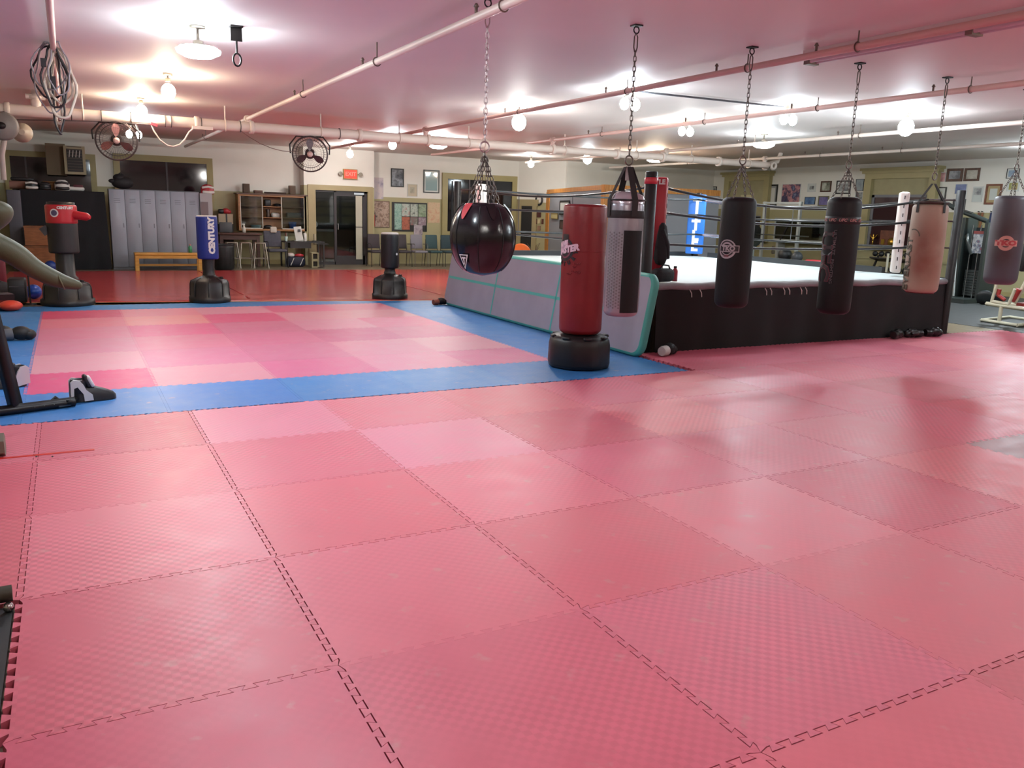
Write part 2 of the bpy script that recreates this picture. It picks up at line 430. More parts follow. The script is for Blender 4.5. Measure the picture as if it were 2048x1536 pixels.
RELS = {(-1, -1): 1.1, (-1, 0): 1.1, (-1, 1): 0.8, (-1, 2): 0.9, (-2, 0): 0.8, (-2, 1): 0.9, (-2, 2): 0.9, (0, 2): 0.6, (0, 1): 0.7, (1, 2): 0.9, (0, -2): 0.6, (-1, -2): 0.3, (1, 1): 0.2, (0, 0): 0.3, (1, -2): 0.7, (0, -1): 0.25, (3, 1): 0.7, (3, 2): 0.9, (4, -1): 0.6, (5, 0): 0.8}
REDS = ['#d66d80', '#d87285', '#d46a7d', '#da7688', '#d2667a', '#d77082']
for i in range(-2, 12):
    for j in range(-4, 4):
        if j == 3 and i < 5: continue
        if i == -2 and j < 0: continue
        if j == -4 and i > 4: continue
        c = jitter(random.choice(REDS), 4)
        if (i, j) == (5, -1): c = '#a87d82'
        if (i, j) in ((0, 2), (1, 1)): c = '#df879c'
        y1 = j+1.0
        if j == 3: y1 = 4.06
        tile(i, j, i+1, y1, c, (gap_h(i, j), gap_v(i+1, j), gap_h(i, j+1), gap_v(i, j)), rel=RELS.get((i, j), random.choice([0.12, 0.2, 0.3, 0.4])))
# the same red mats carry on behind and beside the camera
struct(MB().box((XL, YB, -0.03), (12.0, -4.0, -0.001)).build('floor_mat_field', M('foam_red_plain', '#d66d80', 0.5)))
struct(MB().box((XL, -4.0, -0.03), (-2.02, 3.0, -0.002)).build('floor_rubber_strip', M('rubber_black', '#1d1d1f', 0.6, var=0.2, vs=20)))
struct(MB().box((-2.0, -4.0, -0.03), (-1.02, -0.02, -0.014)).build('floor_rubber_patch', M('rubber_black')))
# blue border and pink field
PXS = [-1.13, -0.14, 0.88, 1.89, 2.88, 3.85]
PYS = [4.0, 4.9, 5.93, 6.95, 7.93, 8.85, 9.72]
BLUE = '#3f7fc0'
def blue(x0, y0, x1, y1): tile(x0, y0, x1, y1, jitter(BLUE, 4), (0.0008,)*4)
BX = [-3.0, -2.13]+PXS+[4.9]
for a, b in zip(BX[1:], BX[2:]):
    blue(a, 3.0, b, 4.0); blue(a, 9.72, b, 10.36)
for a, b in zip(PYS, PYS[1:]):
    blue(-2.13, a, -1.13, b); blue(3.85, a, 4.9, b)
    blue(-3.0, a, -2.13, b)
blue(-3.0, 3.0, -2.13, 4.0); blue(-3.0, 9.72, -2.13, 10.36)
PINKS = ['#cf7a94', '#d3859b', '#cc6d8e', '#d68fa3', '#d07796']
spec_p = {(0, 0): '#d65580', (0, 5): '#cf4f74', (1, 4): '#e08f92', (1, 3): '#d7628c', (2, 4): '#d45f86', (1, 5): '#dc8494', (3, 5): '#d76a8c', (0, 4): '#da7c90'}
for a in range(5):
    for b in range(6):
        c = spec_p.get((a, b)) or jitter(random.choice(PINKS), 3)
        tile(PXS[a], PYS[b], PXS[a+1], PYS[b+1], c, (0.0006,)*4)
# strip of bare boards and the dark rubber of the weights corner
m = MB().box((4.9, 9.95, -0.03), (9, 10.36, -0.004)); 
struct(m.build('floor_board_strip', wood('pale_board', '#a98a58', '#c2a36c', (1, 10, 10))))
struct(MB().box((12.12, -6.9, -0.03), (XR, 12.4, -0.012)).build('floor_rubber_weights', M('rubber_grey', '#3a3c3c', 0.6, var=0.15, vs=8)))
struct(MB().box((10.9, 4.07, -0.03), (12.11, 12.0, -0.016)).build('floor_boards_ringside', wood('ring_side_board', '#7b6a4c', '#93805c', (12, 1, 12))))

# ---------------------------------------------------------------- big red vinyl cover over the far floor
def vinyl():
    nx, ny = 90, 70; x0, x1, y0, y1 = -1.9, 8.2, 10.385, 17.1
    vs, fs = [], []
    for b in range(ny+1):
        for a in range(nx+1):
            x = x0+(x1-x0)*a/nx; y0 = max(10.70-0.155*x, 9.98 if x > 5.15 else 0); y = y0+(y1-y0)*b/ny
            z = 0.008+0.004*math.sin(x*1.7+y*0.9)*math.sin(y*1.3)
            e = max(0.0, 1-(y-y0)/1.8)
            z += e*0.010*math.sin(y*9+1.2*math.sin(x*1.1))*math.exp(-((x-1.3)/2.6)**2)
            z += 0.016*math.exp(-((x-0.9-0.35*(y-y0))/0.10)**2)*math.exp(-((y-y0-0.3)/0.5)**2)
            z += 0.004*math.sin(7*x+5*y)*e
            vs.append((x, y, max(z, 0.004)))
    n = nx+1
    for b in range(ny):
        for a in range(nx): fs.append((b*n+a, b*n+a+1, (b+1)*n+a+1, (b+1)*n+a))
    m = MB().add(vs, fs, True)
    rim = [b for b in [(i, 0) for i in range(nx+1)]]
    lo = [(v[0], v[1]-0.004, 0.0005) for v in vs[:n]]
    m.add(vs[:n]+lo, [(i, i+1, n+i+1, n+i) for i in range(nx)])
    top = vs[-n:]; lo = [(v[0], v[1], -0.02) for v in top]
    m.add(top+lo, [(i, i+1, n+i+1, n+i) for i in range(nx)])
    lf = vs[::n]; lo = [(v[0], v[1], -0.02) for v in lf]; k = len(lf)
    m.add(lf+lo, [(i, i+1, k+i+1, k+i) for i in range(k-1)])
    rt = vs[nx::n]; lo = [(v[0], v[1], -0.02) for v in rt]
    m.add(rt+lo, [(i, i+1, k+i+1, k+i) for i in range(k-1)])
    return m
vin = thing('vinyl_mat_cover', 'large glossy red vinyl cover spread over mats behind the blue border', 'floor mat', (3.5, 14, -0.03))
vinyl().build('vinyl_sheet', M('vinyl_red', '#b84444', 0.2, var=0.06, vs=1.0, spec=0.6, bump=0.12, bs=4), vin)
MB().prism([(-1.9, 10.70+0.155*1.9-0.05, 0.001), (5.1, 10.70-0.155*5.1-0.05, 0.001), (5.1, 10.70-0.155*5.1, 0.001), (-1.9, 10.70+0.155*1.9, 0.001)], (0, 0, 0.002)).build('edge_strip', M('pale_edge', '#b9905c', 0.5), vin)
for x in (1.9, 5.4): MB().box((x, 10.8, 0.0125), (x+0.02, 17.0, 0.0145)).build('seam', M('vinyl_seam', '#a82a2e', 0.4), vin)

# ---------------------------------------------------------------- windows and doors
glass_dark = M('night_glass', '#1a1417', 0.06, spec=0.6)
def window_far(name, x0, x1, z0, z1, bars=(), tw=0.14):
    w = struct(MB().box((x0+tw, YF-0.03, z0+tw), (x1-tw, YF-0.01, z1-tw)).build(name, glass_dark))
    m = MB(); m.box((x0, YF-0.07, z1-tw), (x1, YF, z1)); m.box((x0, YF-0.07, z0), (x1, YF, z0+tw)); m.box((x0, YF-0.07, z0+tw), (x0+tw, YF, z1-tw)); m.box((x1-tw, YF-0.07, z0+tw), (x1, YF, z1-tw))
    m.build('window_frame', trim_m, w)
    for b in bars: MB().box((b-0.02, YF-0.05, z0+tw), (b+0.02, YF-0.01, z1-tw)).build('mullion', M('mullion_dark', '#3a2f33', 0.5), w)
    return w
p0, p1 = PY(225, 312, YF), PY(424, 322, YF)
window_far('window_1', p0.x, p1.x, 0.95, 2.72, (1.62,), 0.15)
p0, p1 = PY(5, 300, YF), PY(190, 310, YF)
window_far('window_2', p0.x, p1.x, 1.3, 2.66, (p0.x+0.45,), 0.13)
p0, p1 = PY(884, 350, YF), PY(1033, 358, YF)
w3 = window_far('window_3', p0.x, p1.x, 0.78, 2.68, (p0.x+0.9, p0.x+1.75), 0.17)
m = MB()
for k in range(4): m.box((9.62+0.09*k, YF-0.045, 1.0), (9.66+0.09*k, YF-0.03, 2.45))
m.build('curtain_fold', M('curtain_dark', '#23262c', 0.8), w3)
# right wall windows: deep casing with cornice, roller shade, lower pane
def window_right(name, y0, y1, z0, z1, shade):
    X = XR
    w = struct(MB().box((X-0.02, y0+0.2, z0), (X-0.005, y1-0.2, z1-0.3)).build(name, M('night_glass_red_reflection', '#3b2224', 0.05, spec=0.8)))  # red reflection of the room is tinted into the glass colour
    m = MB()
    m.box((X-0.14, y0, z0), (X, y0+0.22, z1-0.28)); m.box((X-0.14, y1-0.22, z0), (X, y1, z1-0.28))
    m.box((X-0.14, y0, z1-0.28), (X, y1, z1-0.14)); m.box((X-0.20, y0-0.06, z1-0.14), (X, y1+0.06, z1-0.07)); m.box((X-0.25, y0-0.10, z1-0.07), (X, y1+0.10, z1))
    m.build('window_casing', M('trim_olive_light', '#a89c70', 0.5, var=0.04, vs=3), w)
    MB().box((X-0.035, y0+0.22, shade), (X-0.025, y1-0.22, z1-0.28)).build('roller_shade', M('shade_beige', '#a59c78', 0.8, var=0.05, vs=6), w)
    MB().box((X-0.22, y0-0.05, z0-0.08), (X, y1+0.05, z0)).build('window_sill', trim_m, w)
    m = MB(); m.box((X-0.045, y0+0.22, z0), (X-0.02, y0+0.3, shade)); m.box((X-0.045, y1-0.3, z0), (X-0.02, y1-0.22, shade)); m.box((X-0.045, y0+0.22, shade-0.07), (X-0.02, y1-0.22, shade)); m.box((X-0.045, y0+0.22, 1.62), (X-0.02, y1-0.22, 1.67))
    m.build('sash', M('sash_grey', '#77777c', 0.5), w)
    return w
ya = PX(1738, 345, XR).y; yb = PX(1884, 340, XR).y
window_right('window_4', yb, ya, 0.98, 3.02, 2.33)
ya = PX(1456, 350, XR).y; yb = PX(1546, 350, XR).y
window_right('window_5', yb, ya, 0.98, 3.06, 1.7)
MB().box((XR-0.06, 16.55, 2.0), (XR-0.04, 17.0, 2.35)).build('paper_notice', M('cream_card', '#cfc49a', 0.7), bpy.data.objects['window_5'])
# glass double door
d = struct(MB().box((DX0, YD+0.06, -0.03), (DX0+0.02, YD+0.11, DT)).build('door_1', M('bronze_frame', '#2a2223', 0.4)))
br = M('bronze_frame'); gl = glass_mat('door_glass', (0.75, 0.8, 0.8), 0.05)
xm = PY(672, 450, YD).x; xr = PY(727, 450, YD).x
m = MB(); m.box((DX0, YD+0.06, DT-0.05), (DX1, YD+0.12, DT)); m.box((DX0, YD+0.06, -0.03), (xm, YD+0.12, 0.05)); m.box((xm-0.03, YD+0.06, -0.03), (xm+0.04, YD+0.13, DT)); m.box((DX1-0.1, YD+0.06, -0.03), (DX1, YD+0.12, DT)); m.box((xm, YD+0.05, -0.03), (xr+0.05, YD+0.1, 0.22)); m.box((xm, YD+0.05, DT-0.14), (xr+0.05, YD+0.1, DT-0.04)); m.box((xr, YD+0.05, -0.03), (xr+0.05, YD+0.1, DT))
m.build('door_frame', br, d)
MB().box((DX0+0.02, YD+0.085, 0.05), (xm-0.03, YD+0.095, DT-0.05)).build('pane', gl, d)
MB().box((xm+0.04, YD+0.075, 0.22), (xr, YD+0.085, DT-0.14)).build('pane', gl, d)
MB().cyl((xm+0.07, YD+0.02, 0.95), (xm+0.07, YD+0.02, 1.12), 0.012).cyl((xm+0.07, YD+0.02, 0.97), (xm+0.07, YD+0.08, 0.97), 0.01).cyl((xm+0.07, YD+0.02, 1.1), (xm+0.07, YD+0.08, 1.1), 0.01).build('door_handle', M('steel', '#b4b4b4', 0.3, 1.0), d)
a = PY(711, 393, YD+0.04); b = PY(724, 393, YD+0.04)
MB().box((a.x, YD+0.03, 0.12), (b.x, YD+0.045, 1.9)).build('side_panel', M('blind_pale', '#b8b5a2', 0.6), d)
MB().box((a.x-0.01, YD+0.02, 1.02), (b.x+0.01, YD+0.03, 1.04)).build('push_bar', br, d)
MB().box((a.x-0.05, YD+0.01, 1.93), (b.x+0.05, YD+0.05, 1.98)).build('door_closer', M('steel'), d)
m = MB(); m.box((5.15, YD-0.03, -0.03), (DX0, YD, DT+0.14)); m.box((DX1, YD-0.03, -0.03), (7.0, YD, DT+0.14)); m.box((DX0, YD-0.03, DT), (DX1, YD, DT+0.14))
struct(m.build('trim_3', M('trim_tan', '#a0916a', 0.5, var=0.05, vs=3)))
# what stands in the lobby
t = thing('lobby_counter', 'dim counter with pale top seen through the glass door', 'counter', (5.55, 21.2, -0.03))
MB().box((4.9, 21.0, -0.03), (6.3, 21.4, 0.85)).build('counter_body', M('counter_olive', '#6b6040', 0.6), t)
MB().box((4.85, 20.92, 0.85), (6.35, 21.45, 0.92)).build('counter_top', M('counter_top', '#8b8b86', 0.4), t)
for k, (x, r, c) in enumerate(((5.75, 0.1, '#d8d8d8'),)):
    t = thing('wall_clock', 'small white round clock standing on the lobby counter', 'clock', (x, 21.15, 0.92))
    MB().lathe([(r, 0), (r, 0.03)], (0, 0, 0), 20, Mx=Matrix.Rotation(PI/2, 4, 'X')).build('clock_face', M('clock_white', c, 0.5), t, world=False, loc=(0, 0, r+0.03))
    MB().box((-0.05, -0.03, 0), (0.05, 0.03, 0.03)).build('clock_foot', br, t, world=False)
tag(MB().rbox((5.33, 21.3, 1.45), (0.16, 0.06, 1.05), 0.02).build('pale_towel', M('towel_blue', '#8fb0b8', 0.9, var=0.1, vs=8), None, loc=(5.33, 21.3, 0.92)), 'long pale blue towel hanging at the lobby counter', 'towel')
# doorway in the angled wall
def PA(px, py, off=0.0): return PL(px, py, A0+nA*off, nA)
q0, q1 = PA(1044, 412), PA(1066, 412); zt = 0.5*(q0.z+q1.z)
u = (q1-q0); u.z = 0; u.normalize()
def on_wall(m, a, b, z0, z1, t):
    a0 = Vector((a.x, a.y, z0)); b0 = Vector((b.x, b.y, z0)); m.prism([a0, b0, b0+nA*t, a0+nA*t], (0, 0, z1-z0))
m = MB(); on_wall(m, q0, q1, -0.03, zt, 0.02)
d2 = struct(m.build('door_2', M('doorway_shade', '#1b1a18', 0.5)))  # dark panel stands in for the shade of an open doorway
m = MB(); on_wall(m, q0-u*0.16, q0, -0.03, zt, 0.05); on_wall(m, q1, q1+u*0.16, -0.03, zt, 0.05); on_wall(m, q0-u*0.2, q1+u*0.2, zt, zt+0.2, 0.06)
m.build('door_casing', M('trim_tan'), d2)
# timber framed partition behind the ring
C0 = PZ(1212, 371, 2.25); CL = PZ(1095, 381, 2.25); CR = Vector((13.9, C0.y, 0))
pan = M('partition_grey', '#8d9096', 0.5, var=0.05, vs=1.5); tim = wood('timber_orange', '#b06f2c', '#cf9447', (10, 10, 1))
nS = (Vector((CL.x, CL.y, 0))-Vector((C0.x, C0.y, 0))); nS.z = 0; nS.normalize(); nS = Vector((-nS.y, nS.x, 0))
if nS.dot(CAM-C0) < 0: nS = -nS
m = MB(); slab(m, Vector((CL.x, CL.y, 0)), Vector((C0.x, C0.y, 0)), -0.03, 2.2, nS, 0.08); m.box((C0.x, C0.y, -0.03), (CR.x, C0.y+0.08, 2.2))
pt = struct(m.build('wall_partition', pan))
m = MB(); slab(m, Vector((CL.x, CL.y, 0))+nS*0.02, Vector((C0.x, C0.y, 0))+nS*0.02, 2.16, 2.27, nS, 0.16); m.build('top_rail', tim, pt)
MB().box((C0.x, C0.y-0.03, 2.13), (CR.x, C0.y+0.1, 2.27)).build('top_rail', tim, pt)
MB().box((C0.x-0.06, C0.y-0.05, -0.03), (C0.x+0.07, C0.y+0.1, 2.27)).build('corner_post', tim, pt)
m = MB(); q = Vector((CL.x, CL.y, 0)); qq = (Vector((C0.x, C0.y, 0))-q).normalized(); slab(m, q+nS*0.03, q+qq*0.35+nS*0.03, -0.03, 2.2, nS, 0.12); m.build('end_post', tim, pt)
MB().box((13.2, C0.y-0.03, -0.03), (13.33, C0.y+0.1, 2.13)).build('post', tim, pt)
# ================================================================ LAMPS
def emis(name, col, strength):
    if name in MATS: return MATS[name]
    m = bpy.data.materials.new(name); m.use_nodes = True; nt = m.node_tree
    nt.nodes.remove(nt.nodes['Principled BSDF'])
    e = nt.nodes.new('ShaderNodeEmission'); e.inputs[0].default_value = (*col, 1); e.inputs[1].default_value = strength
    nt.links.new(e.outputs[0], nt.nodes['Material Output'].inputs[0]); MATS[name] = m
    return m
COOL, WARM, NEUT = (0.80, 0.93, 1.0), (1.0, 0.83, 0.62), (0.98, 0.95, 0.9)
em = {'cool': emis('lamp_glass_cool', COOL, LAMP_POWER), 'warm': emis('lamp_glass_warm', WARM, LAMP_POWER), 'neut': emis('lamp_glass_neutral', NEUT, LAMP_POWER)}
fix = M('lamp_metal', '#8c8478', 0.45, 0.6)
GRP_D, GRP_T, GRP_B = 'round dish lamps under the ceiling', 'twin bulb lamps under the ceiling', 'globe lamps under the ceiling'
def lamp(p, kind, hue='cool', lab=None, s=1.0):
    x, y, z = p; up = H-z
    if kind == 'dish':
        t = thing('ceiling_lamp', 'round white dish lamp hung just under the ceiling', 'lamp', (x, y, z), 0, GRP_D)
        MB().lathe([(0.001, -0.06*s), (0.12*s, -0.05*s), (0.19*s, -0.015*s), (0.2*s, 0.01), (0.165*s, 0.032)], n=16).build('lamp_glass', em[hue], t, world=False)
        MB().lathe([(0.17*s, 0.034), (0.165*s, 0.042), (0.09*s, 0.056), (0.04, 0.058)], n=24).build('lamp_cover', M('lamp_cover_white', '#d8d2c8', 0.5), t, world=False)  # opaque cover added and sized to cut the dish's halo on the ceiling
        MB().lathe([(0.045, 0.05), (0.045, 0.09), (0.012, 0.1), (0.012, up-0.02), (0.07, up-0.018), (0.07, up)], n=14).build('lamp_stem', fix, t, world=False)
    elif kind == 'twin':
        t = thing('ceiling_lamp', 'twin bulb lamp on a ceiling box with two glowing bulbs', 'lamp', (x, y, z), 0, GRP_T)
        for sg in (-1, 1):
            MB().sph((0.085*sg, 0, -0.01), (0.06, 0.06, 0.075), 10, 6).build('bulb', em[hue], t, world=False)
        m = MB().lathe([(0.06, up-0.05), (0.06, up)], n=14)
        for sg in (-1, 1): m.cyl((0.02*sg, 0, up-0.04), (0.085*sg, 0, 0.06), 0.018)
        m.build('lamp_socket', fix, t, world=False)
    else:
        t = thing('ceiling_lamp', 'bare globe bulb hanging under the ceiling', 'lamp', (x, y, z), 0, GRP_B)
        MB().sph((0, 0, 0), (0.11*s, 0.11*s, 0.125*s), 12, 7).build('bulb', em[hue], t, world=False)  # globe enlarged so its shape takes in the lamp's glare
        MB().lathe([(0.03, 0.115), (0.03, 0.16), (0.01, 0.165), (0.01, up-0.03), (0.06, up-0.03), (0.06, up)], n=12).build('lamp_socket', fix, t, world=False)
    if lab: t['label'] = lab
    else: t['group'] = 'added unseen lamps over the near mats'; t['label'] = 'added unseen lamp over the near red mats and weights corner'
    return t
ZL = 2.95
for (px, py, kind, hue, zz, lab) in [
        (397, 103, 'dish', 'cool', 2.93, 'large white dish lamp next to the empty ceiling hook'), (337, 183, 'globe', 'warm', 2.93, 'warm globe lamp between dish lamp and main pipe'),
        (283, 222, 'globe', 'warm', ZL, 'warm globe lamp close above the main pipe'), (268, 268, 'twin', 'cool', 2.85, 'cool twin bulb lamp shining beside the reddish cage fan'),
        (700, 308, 'globe', 'neut', 2.92, 'globe lamp above the red exit sign'), (785, 290, 'globe', 'cool', 2.92, 'cool globe lamp above the dark framed portrait'),
        (876, 292, 'dish', 'neut', 2.95, 'dish lamp behind the main pipe above the far window'), (1038, 245, 'globe', 'neut', 2.93, 'globe lamp touching a pinkish branch pipe over the ring side'),
        (1062, 328, 'globe', 'neut', 2.92, 'globe lamp lighting the bare angled wall'), (1175, 318, 'globe', 'cool', 2.95, 'cool globe lamp above the timber partition'),
        (1260, 207, 'twin', 'cool', 2.97, 'twin bulb lamp behind the chain of the silver bag'), (1310, 320, 'dish', 'warm', 2.93, 'warm dish lamp above the red ring corner pad'),
        (1372, 262, 'twin', 'neut', 2.97, 'twin bulb lamp over the middle of the ring'), (1577, 238, 'twin', 'cool', 2.97, 'twin bulb lamp at the far end of the dark conduit'),
        (1527, 290, 'dish', 'cool', 2.95, 'cool dish lamp on a rod beside a cream branch pipe'), (1812, 255, 'globe', 'cool', 2.95, 'bright globe lamp over the ring post by the window')]:
    p = PZ(px, py, zz)
    lamp(p, kind, hue, lab, 0.78 if px in (700, 785, 1062, 337, 283) else 1.0)
# unseen lamps added beyond the frame to light the near floor and weights corner
for (x, y, k, h, q) in [(0.45, 1.2, 'dish', 'cool', 0.8), (0.45, -2.6, 'globe', 'neut', 0.9), (5.6, -2.2, 'globe', 'neut', 0.9), (10.2, 0.9, 'globe', 'cool', 1.0), (9.6, -3.4, 'globe', 'neut', 0.9),
                     (16.0, 6.0, 'dish', 'cool', 1.35), (14.6, 0.0, 'globe', 'cool', 1.0)]:
    lamp((x, y, ZL), k, h, None, q)
# switched-off fluorescent batten
ff = thing('fluorescent_fixture', 'long switched-off fluorescent batten with pink floor bounce tinted into its colour', 'light fixture', (5.62, 1.2, 3.05))
MB().box((5.55, -0.9, 3.08), (5.69, 2.47, H)).build('housing', M('batten_bounce_tint', '#c7b6b6', 0.5), ff)  # pink light bounced off the mats is mixed into this colour
MB().cyl((5.58, -0.85, 3.05), (5.58, 2.42, 3.05), 0.019, n=10).build('tube_lamp', M('tube_off', '#d8d0d6', 0.3), ff)
MB().cyl((5.66, -0.85, 3.05), (5.66, 2.42, 3.05), 0.019, n=10).build('tube_lamp', M('tube_off'), ff)
for y in (-0.88, 0.8, 2.42): MB().box((5.55, y-0.03, 3.02), (5.69, y+0.03, 3.09)).build('lamp_holder', M('lamp_metal'), ff)
# ================================================================ PIPES
pip = M('pipe_paint', '#e2d3c8', 0.45, var=0.05, vs=2); pip_pink = M('pipe_paint_pink', '#d8b4ac', 0.45)
rod = M('hanger_rod', '#6a5a52', 0.5, 0.5)
YM = 11.25
mp = thing('sprinkler_pipework', 'cream sprinkler pipework of thick main and thin branches under the ceiling', 'pipework', (5.6, YM, 2.85))
MB().cyl((-2.98, YM, 2.84), (7.4, YM, 2.84), 0.085, n=20).cyl((7.4, YM, 2.84), (13.9, YM, 2.84), 0.075, n=20).build('main_pipe', pip, mp)
for x in (-1.4, 1.25, 2.12, 4.0, 5.32, 6.5, 8.02, 9.6, 10.8, 12.4):
    MB().lathe([(0.1, -0.035), (0.108, -0.03), (0.108, 0.03), (0.1, 0.035)], (x, YM, 2.84), 18, Mx=Matrix.Rotation(PI/2, 4, 'Y')).build('coupling', pip, mp)
for x in (-0.4, 1.7, 3.3, 4.75, 6.15, 8.3, 10.1, 11.6, 13.3):
    MB().cyl((x, YM, 2.92), (x, YM, H), 0.012, n=8).torus((x, YM, 2.84), 0.094, 0.01, Matrix.Rotation(PI/2, 4, 'Y')).build('hanger', pip, mp)
m = MB().lathe([(0.06, 0), (0.07, 0.05), (0.07, 0.1), (0.05, 0.12), (0.09, 0.13), (0.09, 0.16), (0.05, 0.17), (0.06, 0.25), (0.05, 0.29)], (-1.02, YM, 2.9), 14)
m.cyl((-1.15, YM, 3.05), (-0.89, YM, 3.05), 0.04, n=10).build('valve', pip, mp)
for k in range(4):
    MB().torus((13.95+0.12*(k % 2), YM-0.15+0.13*k, 2.82), 0.07, 0.03, Matrix.Rotation(PI/2, 4, 'X'), 14, 6).build('elbow', pip, mp)
m = MB().cyl((13.9, YM, 2.84), (14.3, YM+0.1, 2.95), 0.06).cyl((14.3, YM+0.1, 2.95), (14.4, YM+0.1, 3.14), 0.05); m.build('riser', pip, mp)
def branch(x, y0, y1, z, r, pk, lab, hang, tee=None):
    mt = pip_pink if pk else pip
    if tee is None:
        t = thing('ceiling_conduit', lab, 'conduit', (x, 0.5*(y0+y1), z))
        p = MB().cyl((x, y0, z), (x, y1, z), r, n=14).build('conduit_run', mt, t)
    else:
        p = MB().cyl((x, y0, z), (x, y1, z), r, n=14).build('branch_pipe', mt, mp); p['label'] = lab
    for y in hang:
        MB().cyl((x, y, z+r), (x, y, H), 0.007, n=6).torus((x, y, z), r+0.008, 0.006, Matrix.Rotation(PI/2, 4, 'X'), 14, 5).build('hanger', rod, p)
        if tee is not None: MB().lathe([(0.012, z+r), (0.012, z+r+0.04), (0.022, z+r+0.045), (0.008, z+r+0.07)], (x, y+0.45, 0), 10).build('sprinkler_head', rod, p)
    if tee is not None:
        MB().cyl((x, tee, 2.9), (x, tee, z+0.05), 0.045, n=12).lathe([(0.05, -0.05), (0.06, -0.04), (0.06, 0.04), (0.05, 0.05)], (x, tee, z), 12, Mx=Matrix.Rotation(PI/2, 4, 'X')).build('tee', mt, p)
branch(2.06, -6.9, 19.6, 2.97, 0.032, False, 'cream sprinkler branch passing over the round black ball bag', (1.9, 4.6, 7.5, 13.5, 16.0), YM)
branch(5.27, -6.9, 17.8, 3.02, 0.032, True, 'pinkish sprinkler branch passing over the black bag with round grey emblem', (-1.2, 1.6, 2.9, 4.9, 7.6, 14.0), YM)
branch(8.02, -6.9, 17.6, 3.02, 0.032, True, 'sprinkler branch passing over the tan bag and the near ring ropes', (1.2, 2.4, 4.5, 6.7, 9.5, 14.5), YM)
branch(10.9, -6.9, 17.6, 2.98, 0.032, False, 'sprinkler branch passing over the right-hand ring posts', (3.0, 6.2, 8.6, 13.0), YM)
branch(13.8, -6.9, 17.6, 2.98, 0.032, False, 'sprinkler branch over the weights corner beyond the ring', (3.4, 7.6, 9.6, 14.0), YM)
branch(-0.73, -6.9, 19.7, 3.09, 0.03, True, 'pink conduit carrying the coil of cables', (0.5, 4.0, 12.5), None)
cd = thing('conduit', 'thin dark conduit joining two twin bulb lamps above the ring', 'conduit', (6.9, 5.35, 3.1))
MB().cyl((5.65, 5.42, 3.12), (8.2, 5.28, 3.12), 0.013, n=8).build('conduit_run', M('conduit_dark', '#595a60', 0.5), cd)
# coil of cables hung on the conduit
cc = thing('cable_coil', 'tangled coil of grey and black cables tied to the ceiling conduit', 'cable coil', (-0.73, 6.7, 3.06))
cab = [M('cable_grey', '#9a9296', 0.5), M('cable_black', '#241d20', 0.5), M('cable_cream', '#cdbfae', 0.5)]
for k in range(9):
    zt = PY(100, 85+6*(k % 3), 6.7).z; zb = PY(100, (190, 215, 235, 180, 268, 205, 225, 195, 245)[k], 6.7).z
    cz, hz = 0.5*(zt+zb), 0.5*(zt-zb); w = 0.10+0.02*(k % 4); cx = -0.73+random.uniform(-0.06, 0.05)
    if k in (4, 8): w = 0.05
    pts = [(cx+w*math.cos(a)*(1-0.45*max(0, math.sin(a)))+0.01*math.sin(5*a+k), 6.7+0.025*k-0.1+0.02*math.sin(3*a+k), cz+hz*math.sin(a)) for a in [2*PI*i/26 for i in range(26)]]
    MB().tube(pts, 0.008+0.003*(k % 3), 6, True).build('cable_loop', cab[k % 3], cc)
MB().boxc((-0.83, 6.62, 2.93), (0.05, 0.05, 0.08)).build('plug', cab[1], cc)
MB().boxc((-0.75, 6.6, 2.74), (0.04, 0.05, 0.12), 0, 0.2).build('plug', cab[1], cc)
# ceiling hook without a bag
hk = PZ(472, 52, H); t = thing('ceiling_hook', 'black steel bracket and hook with nothing hung from it', 'hook', (hk.x, hk.y, H))
MB().box((hk.x-0.055, hk.y-0.05, H-0.015), (hk.x+0.055, hk.y+0.05, H)).box((hk.x-0.05, hk.y-0.008, H-0.13), (hk.x+0.05, hk.y+0.008, H-0.01)).build('bracket', M('black_steel', '#1c1818', 0.45, 0.4), t)
MB().cyl((hk.x, hk.y, H-0.13), (hk.x, hk.y, H-0.24), 0.009, n=8).torus((hk.x, hk.y, H-0.29), 0.05, 0.009, Matrix.Rotation(PI/2, 4, 'X') @ Matrix.Rotation(0.0, 4, 'Z'), 16, 6, 0.7, 1.1).build('hook_ring', M('black_steel'), t)
